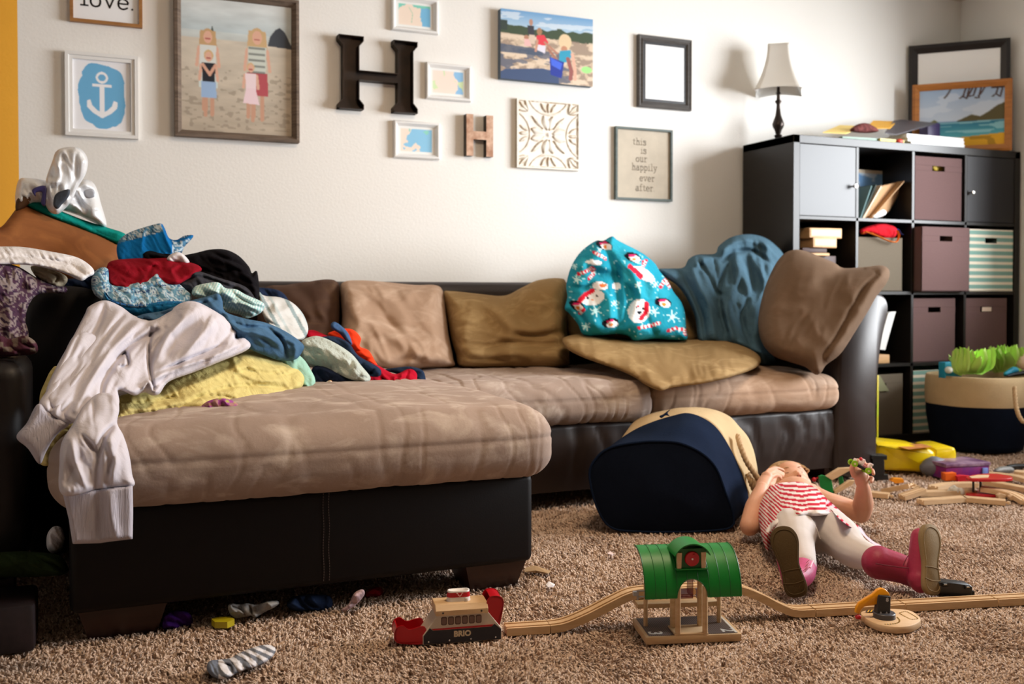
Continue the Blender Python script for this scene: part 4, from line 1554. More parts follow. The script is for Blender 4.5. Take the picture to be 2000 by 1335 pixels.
m_yenv = M('yellow_envelope', '#e0a638', rough=.7)
sheet('envelope', 'pale yellow envelope on the paper pile nearest the lamp', 'envelope', [(1607, 258, 3.80), (1652, 260, 3.78), (1690, 246, 3.95), (1640, 244, 3.97)], 0, M('pale_yellow_paper', '#e6c873', rough=.7))
sheet('envelope', 'orange yellow envelope high on the paper pile under the grey folder', 'envelope', [(1690, 250, 3.84), (1738, 250, 3.82), (1752, 237, 3.98), (1706, 235, 4.0)], 0, m_yenv)
tag(puff('striped_cloth', [(1660, 256), (1672, 244), (1690, 240), (1706, 246), (1716, 256), (1690, 260)], 3.82, .03, cloth('dusky_pink_cloth', '#7d4a48', var=.5, vs=60), R=8, step=3, wr=[(7, 2, 30, .006)]), 'crumpled dark pink cloth between the magazines and envelopes', 'cloth')
sheet('folder', 'large dark grey folder lying tilted over the paper pile beside the painting', 'folder', [(1728, 258, 3.76), (1750, 262, 3.745), (1828, 240, 3.92), (1760, 233, 4.0), (1745, 236, 3.98)], 0, M('dark_grey_card', '#514d52', rough=.45), thick=.006)
tag(MB().box((PY(1812, 250, 3.93)[0], 3.93, TOPZ + .055), (PY(1846, 250, 3.93)[0], 3.99, PY(1830, 240, 3.93)[2]), .004).build('purple_box', M('purple_box', '#3a2560', rough=.4)), 'small dark purple box behind the white books in front of the painting', 'box')
tag(MB().box((PY(1800, 250, 3.945)[0], 3.92, TOPZ), (PY(1856, 250, 3.945)[0], 4.0, TOPZ + .055), .004).build('game_case', M('dark_case', '#2b2830', rough=.4)), 'dark flat case beneath the small purple box', 'box')
tag(MB().sphere(PY(1757, 274, 3.745) * np.array([1, 1, 0]) + np.array([0, 0, TOPZ + .013]), .013, sc=(1.6, 1, 1)).build('red_toy', M('toy_red_small', '#c8402c', rough=.4)), 'small red toy on the bookcase edge beside the white books', 'toy')
# ================================================================ pillows
def pil(name, label, cat, outline, ys, T, mat, **k):
    return tag(puff(name, outline, ys, T, mat, **k), label, cat, k.pop('group', None) if 'group' in k else None)


tag(puff('back_cushion', [(512, 566), (560, 556), (600, 550), (640, 545), (660, 552), (665, 580), (662, 630), (652, 655), (620, 690), (540, 700), (505, 640)],
         [(520, 570, 3.80), (660, 560, 3.80), (640, 690, 3.62)], .10, m_dkp, R=40, step=5, wr=[(26, 1.6, 70, .012)], folds=[([(640, 560), (650, 600), (645, 650)], 8, -.015), ([(560, 560), (600, 600), (640, 620)], 12, .012)]),
    'dark brown back cushion leftmost along the sofa behind the laundry', 'cushion')
tag(puff('back_cushion', [(664, 566), (672, 550), (700, 547), (740, 549), (810, 556), (848, 556), (864, 566), (871, 600), (876, 650), (885, 698), (882, 716), (800, 722), (720, 722), (668, 716), (664, 660), (668, 620)],
         [(670, 560, 3.80), (860, 570, 3.80), (770, 715, 3.58)], .13, m_suede_p, R=34, step=4, wr=[(15, 3.0, 58, .007), (44, 1.6, 40, .014)],
         folds=[([(700, 640), (760, 655), (820, 690), (860, 712)], 12, .016), ([(680, 560), (690, 610), (720, 650), (770, 690)], 15, .012), ([(745, 610), (790, 660), (800, 700)], 8, -.010), ([(845, 570), (862, 640), (870, 700)], 9, -.008), ([(770, 712), (800, 700), (830, 706)], 7, -.014)]),
    'rose beige suede back cushion between the dark cushion and the tan cushion', 'cushion')
tag(puff('back_cushion', [(866, 573), (882, 568), (940, 574), (985, 577), (1018, 562), (1050, 547), (1092, 543), (1106, 553), (1110, 600), (1108, 640), (1112, 690), (1100, 718), (1000, 720), (905, 718), (890, 690), (881, 660), (873, 620)],
         [(870, 575, 3.80), (1090, 550, 3.74), (1000, 715, 3.56)], .14, m_tan, R=34, step=4, wr=[(20, 2.4, 10, .006), (52, 1.6, 25, .012)],
         folds=[([(955, 595), (985, 625), (1030, 645), (1080, 632)], 13, .024), ([(1000, 586), (1030, 615), (1085, 610)], 15, -.014), ([(895, 668), (950, 676), (1000, 668), (1060, 673), (1105, 668)], 6, -.028), ([(900, 682), (980, 690), (1100, 684)], 12, .014), ([(892, 698), (960, 702), (1010, 698)], 5, -.014), ([(1010, 652), (1050, 656), (1100, 648)], 6, -.03), ([(1000, 560), (1010, 600)], 8, -.012)]),
    'tan suede back cushion slumped and creased in the middle of the sofa', 'cushion')
tag(puff('back_cushion', [(1296, 535), (1325, 552), (1348, 585), (1360, 630), (1366, 668), (1250, 680), (1130, 668), (1105, 630), (1112, 560), (1160, 520), (1230, 505)],
         [(1110, 560, 3.78), (1350, 600, 3.76), (1230, 670, 3.60)], .10, m_tan, R=36, step=5, wr=[(30, 1.6, 60, .008)]),
    'tan suede back cushion mostly hidden under the turquoise penguin blanket', 'cushion')
tag(puff('throw_cushion', [(1098, 664), (1112, 655), (1150, 651), (1200, 658), (1260, 664), (1340, 663), (1400, 663), (1440, 671), (1476, 688), (1486, 704), (1472, 720), (1420, 738), (1370, 749), (1315, 756), (1290, 762), (1262, 752), (1240, 737), (1210, 723), (1170, 709), (1135, 696), (1108, 681)],
         [(1098, 664, 3.36), (1480, 700, 3.16), (1290, 760, 2.90), (1420, 738, 2.92), (1340, 664, 3.44)], .085, m_tan, R=30, Tb=.10, step=3.5, wr=[(11, 2.4, 70, .006), (34, 1.5, 50, .007)],
         folds=[([(1150, 655), (1142, 675), (1150, 697)], 5, -.008), ([(1240, 700), (1285, 725), (1300, 755)], 9, -.012), ([(1330, 705), (1345, 730), (1340, 750)], 6, -.009), ([(1395, 700), (1410, 720), (1402, 738)], 5, -.010), ([(1120, 665), (1200, 672), (1300, 676), (1420, 680)], 18, .018), ([(1225, 718), (1260, 722), (1270, 745)], 7, .012)]),
    'tan suede cushion lying flat on the seat with its corner over the front edge', 'cushion')
cush = puff('throw_cushion', [(1544, 489), (1566, 488), (1600, 500), (1630, 513), (1648, 523), (1690, 521), (1722, 518), (1737, 528), (1734, 548), (1716, 574), (1700, 600), (1672, 645), (1642, 690), (1614, 712), (1604, 727), (1592, 731), (1572, 716), (1540, 706), (1510, 694), (1490, 672), (1481, 640), (1484, 600), (1495, 558), (1512, 520), (1528, 498)],
            [(1545, 490, 3.36), (1735, 530, 3.06), (1598, 728, 2.97), (1485, 650, 3.22)], .10, m_brownp, R=42, step=4, wr=[(46, 1.5, 50, .010), (18, 2, 110, .004)],
            folds=[([(1703, 526), (1714, 536), (1690, 560), (1666, 600), (1640, 650), (1612, 690), (1608, 716)], 3.5, -.022), ([(1720, 530), (1700, 570), (1672, 622), (1640, 672), (1612, 706)], 8, .016), ([(1600, 500), (1580, 540), (1560, 570)], 22, .012), ([(1648, 523), (1620, 545), (1590, 552)], 14, -.014)])
tag(cush, 'large dark brown suede cushion tilted against the right arm of the sofa', 'cushion')

# ================================================================ blankets at the right end
m_slate = cloth('slate_blue_fleece', '#46606f', sheen=.25, var=.12, vs=18)
tag(puff('fleece_blanket', [(1283, 526), (1310, 524), (1335, 522), (1345, 506), (1362, 497), (1396, 495), (1404, 480), (1428, 463), (1460, 457), (1490, 462), (1514, 477), (1532, 500), (1524, 530), (1512, 560), (1502, 600), (1500, 650), (1510, 690), (1515, 708), (1495, 714), (1470, 704), (1440, 686), (1390, 672), (1365, 666), (1358, 622), (1345, 590), (1325, 560), (1300, 542)],
         [(1290, 530, 3.66), (1460, 460, 3.78), (1520, 520, 3.70), (1400, 670, 3.42), (1500, 710, 3.32)], .11, m_slate, R=20, step=3.2, soft=True, wr=[(16, 4.5, 78, -.016), (34, 2.4, 65, .02), (9, 4, 70, -.005)],
         folds=[([(1408, 492), (1430, 474), (1462, 468), (1500, 480), (1522, 505)], 9, .034), ([(1412, 510), (1435, 492), (1470, 490), (1500, 510)], 6, -.035), ([(1438, 490), (1440, 540), (1420, 600), (1432, 660)], 10, .028), ([(1352, 520), (1366, 560), (1388, 600), (1398, 660)], 8, .026),
                ([(1366, 512), (1384, 540), (1400, 570), (1412, 575)], 6, -.035), ([(1330, 530), (1352, 570), (1372, 620), (1378, 665)], 6, -.025), ([(1460, 500), (1470, 560), (1450, 620), (1470, 680)], 8, -.026), ([(1480, 510), (1492, 560), (1478, 600), (1476, 650)], 9, .028), ([(1420, 520), (1405, 560), (1408, 610), (1420, 650)], 5, -.03),
                ([(1495, 545), (1506, 560), (1496, 590)], 5, .02), ([(1445, 668), (1480, 684), (1508, 700)], 6, .02), ([(1400, 500), (1375, 505), (1360, 516)], 8, .03)]),
    'slate blue fleece blanket heaped over the sofa back beside the dark brown cushion', 'blanket')

m_pat = M('printed_fleece', attr=True, rough=.97, spec=.06, sheen=.15, bump=.4, bs=300, bd=.0012, bump2=(20, .006))


def penguin_cols(p):
    x, y = p[:, 0], p[:, 1]
    c = np.ones((len(p), 3)) * lin('#2391aa')
    c = np.where((nz(x / 30, y / 30, 3) > .2)[:, None], lin('#2c9db4'), c)

    def ell(cx, cy, rx, ry, col, rot=0):
        nonlocal c
        a = math.radians(rot)
        dx, dy = x - cx, y - cy
        e = ((dx * math.cos(a) + dy * math.sin(a)) / rx) ** 2 + ((-dx * math.sin(a) + dy * math.cos(a)) / ry) ** 2
        c = np.where((e < 1)[:, None], lin(col), c)

    def seg(pts, w, col, dash=None):
        nonlocal c
        d, par = seg_dist(p, pts)
        m = d < w
        if dash:
            m = m & ((par * dash) % 1 < .5)
        c = np.where(m[:, None], lin(col), c)

    def flake(cx, cy, r):
        for k in range(3):
            a = k * math.pi / 3 + .3
            dx, dy = r * math.cos(a), r * math.sin(a)
            seg([(cx - dx, cy - dy), (cx + dx, cy + dy)], 1.1, '#c6eef0')
        ell(cx, cy, r * .4, r * .4, '#bfeaee')
    for fx, fy, r in ((1127, 545, 9), (1163, 607, 11), (1145, 637, 8), (1314, 618, 12), (1278, 608, 9), (1200, 592, 6), (1172, 486, 6), (1246, 556, 7), (1280, 555, 6), (1190, 630, 6), (1122, 520, 5)):
        flake(fx, fy, r)
    # snowman heads with red scarf bands
    for cx, cy, rx, ry, rot in ((1158, 581, 23, 15, -12), (1248, 607, 21, 24, 20), (1160, 512, 16, 5, 5), (1258, 535, 24, 10, 35)):
        ell(cx, cy, rx, ry, '#f1f3f6', rot)
    seg([(1132, 588), (1142, 576), (1158, 567)], 4.5, '#d8243a')
    seg([(1262, 592), (1264, 606), (1252, 622)], 4.5, '#d8243a')
    seg([(1230, 520), (1243, 530), (1252, 540)], 4.5, '#d8243a')
    for ex, ey in ((1148, 582), (1166, 578), (1243, 600), (1256, 602)):
        ell(ex, ey, 2.2, 2.2, '#1b1b22')
    ell(1157, 585, 3, 2, '#f08a2c')
    ell(1249, 610, 4, 4, '#1b1b22')
    ell(1246, 598, 3, 2, '#e23a44')
    # penguins: dark body, white belly, coloured scarf
    for cx, cy, rot in ((1180, 478, 20), (1236, 502, 20), (1127, 597, 30), (1192, 630, -10), (1295, 590, 10)):
        ell(cx, cy, 17, 9, '#16181f', rot)
        ell(cx + 4, cy + 3, 11, 6.5, '#f2eef0', rot)
        ell(cx + 2, cy + 4, 4, 3, '#ea8a2e', rot)
        seg([(cx - 6, cy - 3), (cx + 4, cy - 4)], 2.2, '#d52b6a')
    ell(1172, 558, 16, 8, '#f2eef0', 5)
    ell(1178, 557, 7, 4, '#e0703a', 5)
    ell(1204, 558, 9, 7, '#eef2f4')
    # candy canes
    for pts in ([(1160, 492), (1176, 500), (1182, 505)], [(1130, 535), (1148, 528), (1156, 522)], [(1150, 545), (1158, 535), (1160, 525)], [(1256, 512), (1262, 508), (1256, 520)], [(1305, 646), (1320, 641), (1338, 644), (1338, 652)], [(1248, 640), (1270, 636), (1288, 630)], [(1290, 560), (1300, 545), (1308, 560)], [(1132, 612), (1140, 604)]):
        seg(pts, 3.2, '#f3eef0')
        seg(pts, 3.2, '#d6263c', 6)
    dots = (nz(x / 4.2, y / 4.2, 9) > .80)
    base = (np.abs(c - lin('#2391aa')).sum(1) < .05) | (np.abs(c - lin('#2c9db4')).sum(1) < .05)
    c = np.where((dots & base)[:, None], lin('#a7e0e6'), c)
    return c


tag(puff('penguin_blanket', [(1195, 461), (1205, 468), (1222, 477), (1242, 487), (1262, 499), (1279, 514), (1289, 530), (1305, 550), (1316, 570), (1331, 590), (1338, 612), (1340, 640), (1342, 662), (1320, 664), (1280, 661), (1240, 665), (1226, 656), (1206, 652), (1170, 655), (1140, 654), (1128, 632), (1112, 612), (1103, 602), (1108, 580), (1106, 558), (1112, 530), (1124, 505), (1140, 486), (1164, 470), (1178, 470)],
         [(1190, 465, 3.62), (1110, 570, 3.52), (1335, 600, 3.48), (1220, 655, 3.36)], .14, m_pat, R=34, step=2.3, colfn=penguin_cols, wr=[(26, 3, 62, -.016), (52, 1.8, 50, .02)],
         folds=[([(1180, 480), (1200, 520), (1205, 560), (1208, 650)], 8, -.035), ([(1140, 500), (1160, 530), (1190, 535), (1210, 545)], 8, -.026), ([(1205, 510), (1235, 530), (1250, 570), (1244, 600)], 9, .028), ([(1220, 490), (1255, 520), (1290, 570)], 8, .02), ([(1120, 520), (1150, 515), (1185, 520)], 8, .022),
                ([(1225, 560), (1230, 590), (1216, 640)], 7, -.03), ([(1180, 560), (1195, 590), (1192, 640)], 12, .026), ([(1262, 530), (1285, 560), (1280, 600)], 8, -.018), ([(1115, 560), (1140, 562), (1160, 556)], 5, -.02), ([(1110, 590), (1140, 625), (1146, 652)], 6, -.02)]),
    'turquoise fleece blanket with snowmen, penguins and candy canes bunched on the sofa', 'blanket')

# ================================================================ armchair at the left and what lies on it
m_arm2 = M('black_leather_armchair', '#171213', rough=.5, spec=.35, bump=.2, bs=200, bd=.001)
ac = thing('armchair', 'black leather armchair at the left edge beside the sofa', 'armchair', (-.5, 2.8, 0))
MB().box((-1.0, 2.42, .10), (-.125, 2.86, .585), .04, 4).build('arm', m_arm2, ac)
MB().box((-1.0, 2.86, .10), (-.20, 3.7, .42), .04, 4).build('seat', m_arm2, ac)
MB().box((-1.0, 3.55, .10), (-.23, 3.95, .80), .06, 4).build('backrest', m_arm2, ac)
MB().box((-.22, 2.46, -.01), (-.15, 2.53, .11), .004).build('leg', m_foot, ac)
MB().box((-.95, 2.46, -.01), (-.88, 2.53, .11), .004).build('leg', m_foot, ac)


def paisley(base, light, dark, sc=26, seed=1, mix_=.5):
    def f(p):
        x, y = p[:, 0] / sc, p[:, 1] / sc
        c = np.ones((len(p), 3)) * lin(base)
        wx, wy = x + .5 * nz(x * 1.3, y * 1.3, seed), y + .5 * nz(x * 1.3, y * 1.3, seed + 2)
        r = np.hypot((wx % 1) - .5, ((wy + .5 * (np.floor(wx) % 2)) % 1) - .5)
        c = np.where((r < .40)[:, None], lin(light), c)
        c = np.where((r < .31)[:, None], lin(base), c)
        c = np.where((r < .22)[:, None], lin(light), c)
        c = np.where((r < .08)[:, None], lin(dark), c)
        fine = nz(p[:, 0] / 3.2, p[:, 1] / 3.2, seed + 7)
        c = np.where(((r > .4) & (fine > .5))[:, None], lin(light), c)
        c = np.where((fine < -.62)[:, None], lin(dark), c)
        return c
    return f


m_col = M('patterned_cotton', attr=True, rough=.97, spec=.06, sheen=.1, bump=.4, bs=300, bd=.0012, bump2=(24, .004))


def laun(name, label, cat, outline, ys, T, mat, **k):
    k.setdefault('R', 8)
    k['R'] = min(k['R'], 9)
    k['soft'] = True
    k.setdefault('step', 2.4)
    k.setdefault('wr', [(12, 3.4, 25, -.012), (30, 1.8, 10, .015)])
    k['wr'] = list(k['wr']) + [(7, 3.5, 50, -.004)]
    return tag(puff(name, outline, ys, T, mat, **k), label, cat)


laun('tablecloth', 'purple and cream patterned fabric bundled on the black armchair', 'fabric', [(-40, 520), (0, 514), (35, 520), (72, 542), (105, 556), (130, 560), (128, 572), (98, 572), (72, 576), (56, 596), (50, 625), (56, 652), (50, 684), (25, 692), (-40, 694)],
     [(0, 690, 2.62), (50, 680, 2.62), (0, 520, 2.80), (120, 565, 2.85)], .06, m_col, colfn=paisley('#4a3346', '#877b7b', '#33263a', 40, 3), wr=[(18, 3, 75, .014), (30, 1.5, 70, .014)])
laun('knitted_blanket', 'cream and maroon knitted bundle on the armchair below the purple fabric', 'blanket', [(-40, 655), (0, 655), (20, 662), (48, 655), (70, 668), (72, 688), (40, 694), (-40, 696)], 2.50, .03, m_col,
     colfn=lambda p: np.where((nz(p[:, 0] / 9, p[:, 1] / 9, 4) > 0)[:, None], lin('#6e6058'), lin('#4a2a36')))
laun('folded_linen', 'white folded sheet lying across the top of the armchair heap', 'linen', [(-40, 480), (0, 481), (45, 482), (100, 491), (150, 502), (178, 520), (184, 534), (172, 541), (158, 548), (130, 535), (95, 524), (50, 517), (-40, 512)],
     [(0, 490, 2.82), (150, 510, 2.86), (60, 520, 2.78)], .03, cloth('white_cotton', '#e3e0e2'), wr=[(16, 5, 10, .010)], folds=[([(0, 500), (60, 502), (130, 514), (165, 535)], 5, -.012)])
laun('bath_mat', 'cream rolled cloth peeking out under the white folded sheet', 'cloth', [(60, 520), (95, 524), (125, 536), (132, 548), (118, 562), (95, 556), (75, 546)], 2.86, .03, cloth('cream_cotton', '#b5a88f'), folds=[([(95, 530), (115, 540), (105, 552)], 3, -.014)])
laun('navy_cloth', 'navy blue cloth between the armchair heap and the laundry pile', 'cloth', [(116, 556), (130, 545), (160, 542), (182, 528), (200, 530), (205, 560), (180, 572), (140, 570)], 3.0, .03, cloth('navy_cotton', '#1d2942'))

# suede hamper with teal lining
hm = thing('laundry_hamper', 'brown suede hamper with teal lining tipped behind the laundry', 'hamper', PY(120, 480, 3.3) * np.array([1, 1, 0]) + np.array([0, 0, .78]))
puff('suede_side', [(36, 404), (52, 400), (140, 436), (228, 474), (236, 498), (222, 530), (185, 560), (120, 540), (40, 500), (-30, 495), (-30, 450), (0, 444), (16, 428), (28, 412)], [(40, 405, 3.30), (228, 480, 3.38), (100, 520, 3.2)], .05,
     M('brown_hamper_suede', '#7c4618', rough=.9, sheen=.3, patches=('#935a28', 6, .45, .7), bump=.3, bs=100, bd=.001), R=26, step=4, parent=hm)
puff('lining', [(52, 392), (72, 392), (110, 408), (160, 428), (210, 444), (246, 458), (236, 480), (225, 476), (140, 441), (60, 408)], [(60, 400, 3.31), (240, 465, 3.38)], .025, cloth('teal_lining', '#128a80'), R=8, step=3, parent=hm, wr=[(7, 6, 22, .006)])
puff('rope_handle', [(30, 402), (34, 388), (50, 378), (60, 386), (56, 398), (42, 410), (32, 412)], 3.27, .015, M('dark_brown_cord', '#54381f', rough=.8), R=8, step=2.5, parent=hm)
puff('lining_corner', [(-20, 462), (0, 448), (8, 440), (4, 462), (-20, 480)], 3.24, .015, cloth('teal_lining', '#128a80'), R=6, step=3, parent=hm)

# plastic bag
m_plastic = M('white_plastic', '#e9ecf0', rough=.35, spec=.5, trans=.25, bump=.25, bs=60, bd=.004)
pb_ = thing('plastic_bag', 'white plastic shopping bag with its handle sticking up on the hamper', 'bag', PY(130, 420, 3.34) * np.array([1, 1, 0]) + np.array([0, 0, .95]))
puff('bag_body', [(36, 352), (60, 348), (88, 352), (120, 360), (165, 350), (186, 362), (198, 400), (208, 442), (182, 434), (152, 420), (120, 410), (80, 398), (50, 402), (30, 398)], [(40, 380, 3.32), (200, 420, 3.38)], .06, m_plastic, R=20, step=3, parent=pb_, wr=[(13, 2, 60, .014), (28, 1.5, 30, .016)])
puff('handle_loop', [(86, 388), (90, 350), (102, 315), (110, 295), (130, 287), (156, 290), (171, 310), (168, 338), (152, 366), (140, 392), (126, 408), (112, 418), (96, 412)], 3.27, .03, m_plastic, R=14, step=3, parent=pb_, wr=[(12, 3, 80, .012)], folds=[([(118, 300), (112, 340), (108, 400)], 5, .012), ([(150, 300), (146, 350), (120, 400)], 5, -.010)])
puff('dark_hole_patch', [(104, 400), (108, 380), (122, 372), (136, 370), (134, 384), (122, 398), (112, 408)], 3.225, .006, M('dark_hole_paint', '#39414e', rough=.7, var=.5, vs=50), R=4, step=2, parent=pb_)  # dark patch painted on the handle to stand for its hole
puff('printed_text', [(62, 372), (74, 364), (90, 364), (90, 384), (88, 402), (80, 396), (82, 376), (70, 376), (70, 384)], 3.245, .004, M('bag_print_ink', '#342f6b', rough=.5), R=3, step=1.6, parent=pb_)
puff('printed_patch', [(164, 372), (182, 370), (184, 384), (168, 386)], 3.285, .003, M('bag_print_grey', '#a8adb8', rough=.5), R=3, step=2, parent=pb_)

# ================================================================ laundry heap, from the back of the heap forward
def border_cols(p):
    c = paisley('#4e7d9d', '#b5c3cc', '#26344e', 15, 4)(p)
    d, _ = seg_dist(p, [(232, 478), (262, 462), (300, 450), (318, 446)])
    low = (p[:, 1] > 452 + (p[:, 0] < 318) * (318 - p[:, 0]) * .26) & (p[:, 0] < 336)
    c = np.where(low[:, None], lin('#1169ab'), c)
    d2, _ = seg_dist(p, [(318, 438), (326, 462), (345, 470), (376, 461)])
    return np.where((d2 < 3)[:, None], lin('#1563a0'), c)


laun('bordered_blouse', 'bright blue cloth with paisley border on top of the laundry heap', 'clothing', [(228, 492), (232, 470), (250, 455), (280, 444), (312, 436), (321, 444), (330, 464), (345, 468), (360, 460), (377, 459), (374, 467), (360, 482), (352, 498), (330, 506), (280, 515), (238, 512)],
     [(240, 500, 3.12), (375, 462, 3.16), (300, 440, 3.20)], .04, m_col, step=2.2, R=12, colfn=border_cols, wr=[(18, 3, 100, .010)], folds=[([(318, 445), (326, 470), (335, 490)], 5, .015)])
laun('black_shirt', 'black shirt draped on the back of the laundry heap', 'clothing', [(276, 497), (290, 487), (320, 488), (350, 498), (380, 494), (410, 487), (440, 487), (466, 499), (486, 520), (492, 533), (503, 532), (506, 596), (480, 585), (440, 570), (400, 560), (370, 545), (300, 525)],
     [(280, 495, 3.12), (500, 560, 3.05), (420, 490, 3.12)], .06, cloth('black_cotton', '#141216', var=.3), R=16, folds=[([(400, 500), (450, 515), (490, 545), (500, 580)], 7, .014), ([(370, 520), (420, 535), (480, 565)], 6, -.012), ([(290, 498), (320, 500), (340, 508)], 4, .012)])
laun('white_sock', 'small white garment tip between the black shirt and red shirt', 'sock', [(326, 508), (334, 496), (348, 492), (360, 498), (370, 513), (350, 518)], 3.02, .03, cloth('white_knit', '#dcd9de'))
laun('navy_trousers', 'navy garment behind the grey striped fleece on the heap', 'clothing', [(500, 564), (520, 562), (545, 567), (560, 580), (565, 600), (530, 600), (505, 590)], 3.16, .04, cloth('navy_cotton', '#1d2942'))
laun('red_shirt', 'dark red shirt crumpled near the top of the laundry heap', 'clothing', [(208, 524), (216, 510), (250, 505), (300, 503), (330, 502), (352, 508), (384, 516), (394, 527), (378, 538), (358, 550), (345, 556), (310, 560), (260, 566), (228, 562), (213, 552), (210, 536)],
     [(215, 530, 2.98), (390, 525, 2.98), (300, 555, 2.88)], .05, cloth('dark_red_cotton', '#8a1222'), folds=[([(330, 510), (300, 520), (290, 540)], 5, -.014), ([(360, 512), (335, 528), (345, 545)], 6, .016), ([(230, 515), (270, 522), (310, 515)], 7, .012)])
laun('grey_trousers', 'dark grey waistband of trousers under the black shirt', 'clothing', [(348, 552), (366, 533), (386, 529), (430, 543), (480, 560), (505, 590), (492, 590), (460, 572), (430, 566), (400, 566), (380, 574), (356, 566)],
     [(350, 550, 2.94), (500, 585, 2.98)], .035, cloth('charcoal_cotton', '#3b3b41'), R=9, folds=[([(366, 545), (390, 540), (440, 555), (490, 578)], 4, -.012)])
laun('lace_blouse', 'blue and white lace patterned blouse in the laundry heap', 'clothing', [(178, 552), (184, 532), (198, 522), (211, 526), (215, 552), (235, 556), (270, 549), (290, 543), (306, 532), (322, 545), (346, 552), (360, 563), (374, 577), (368, 592), (340, 600), (290, 604), (240, 600), (205, 588), (184, 574)],
     [(185, 550, 2.88), (365, 580, 2.85), (270, 595, 2.80)], .06, m_col, step=2.0, R=16, colfn=paisley('#6793ab', '#b9cad4', '#34507a', 24, 8), wr=[(24, 2, 10, .010)], folds=[([(215, 560), (250, 570), (300, 560), (330, 565)], 6, -.012)])
z_ = laun('zip_skirt', 'bright blue zipped waistband curving under the lace blouse', 'clothing', [(204, 568), (210, 578), (225, 588), (262, 593), (322, 588), (368, 590), (366, 602), (330, 612), (290, 617), (255, 614), (225, 602), (206, 586)],
          [(210, 580, 2.78), (365, 596, 2.76)], .03, cloth('cerulean_cotton', '#2473a4'), R=8, step=2.5, wr=[(20, 5, 5, .004)])
zt = MB()
for i in range(46):
    t_ = i / 45
    q = smooth_path([(207, 573), (214, 582), (230, 591), (265, 596), (320, 591), (360, 591)], 60)[int(t_ * 58)]
    P = PY(q[0], q[1], 2.735)
    zt.box(P - np.array([.0014, .001, .0022]), P + np.array([.0014, .001, .0022]), 0)
zt.build('zipper', M('zip_teeth', '#2a6fae', rough=.4), z_, smooth=False)


def stripe_cols(a, b, per, ang, seed=0, duty=.5):
    def f(p):
        r = math.radians(ang)
        s = (p[:, 0] * math.cos(r) + p[:, 1] * math.sin(r) + 3 * nz(p[:, 0] / 18, p[:, 1] / 18, seed)) / per
        return np.where(((s % 1) < duty)[:, None], lin(a), lin(b))
    return f


laun('striped_shirt', 'mint and white striped shirt bunched in the laundry heap', 'clothing', [(376, 576), (378, 562), (392, 555), (425, 551), (440, 562), (462, 565), (480, 575), (513, 590), (515, 603), (504, 614), (480, 622), (468, 614), (440, 608), (430, 600), (430, 590), (400, 584)],
     [(380, 565, 2.84), (510, 600, 2.84)], .045, m_col, step=1.8, R=11, colfn=stripe_cols('#8fc0c0', '#d8e6e4', 5, 25), folds=[([(430, 556), (432, 575), (445, 598)], 4, -.012), ([(440, 590), (470, 592), (500, 605)], 5, .01)])
laun('plaid_fleece', 'pale grey striped fleece cloth draped at the right of the heap', 'blanket', [(504, 568), (516, 577), (545, 580), (570, 590), (590, 610), (601, 635), (600, 652), (588, 664), (560, 660), (535, 645), (518, 625), (508, 598)],
     [(510, 575, 3.06), (600, 650, 2.98), (540, 645, 2.90)], .05, m_col, step=2.2, R=13, colfn=lambda p: np.where((np.abs(((p[:, 0] - p[:, 1] * .55) % 46) - 8) < 4)[:, None], lin('#8b9a9c'), np.where((np.abs(((p[:, 0] - p[:, 1] * .55) % 46) - 24) < 3)[:, None], lin('#b5bfc0'), lin('#c9cac9'))))
laun('denim_jeans', 'blue denim jeans running diagonally through the laundry heap', 'jeans', [(262, 622), (280, 613), (320, 606), (360, 590), (400, 580), (425, 573), (434, 585), (440, 608), (480, 622), (520, 630), (560, 648), (592, 672), (590, 687), (576, 702), (545, 703), (515, 693), (490, 682), (468, 668), (452, 645), (430, 630), (400, 622), (360, 622), (320, 627), (285, 628)],
     [(270, 620, 2.68), (425, 580, 2.76), (590, 680, 2.80), (480, 660, 2.70)], .05, cloth('blue_denim', '#4a6c8c', var=.25, vs=14, bump=.5), R=12, folds=[([(300, 616), (360, 602), (420, 584)], 4, -.012), ([(440, 608), (458, 640), (500, 650), (545, 670)], 7, .018), ([(470, 640), (520, 640), (550, 665), (560, 695)], 5, -.018), ([(545, 650), (575, 672), (575, 695)], 6, .014)])
laun('mint_shirt', 'mint green shirt edge under the white sherpa cloth', 'clothing', [(540, 694), (575, 690), (592, 700), (606, 720), (616, 744), (606, 766), (585, 768), (560, 750)], [(580, 700, 2.82), (600, 760, 2.80)], .04, cloth('mint_cotton', '#9fcbb8'), wr=[(10, 3, 70, .010)])
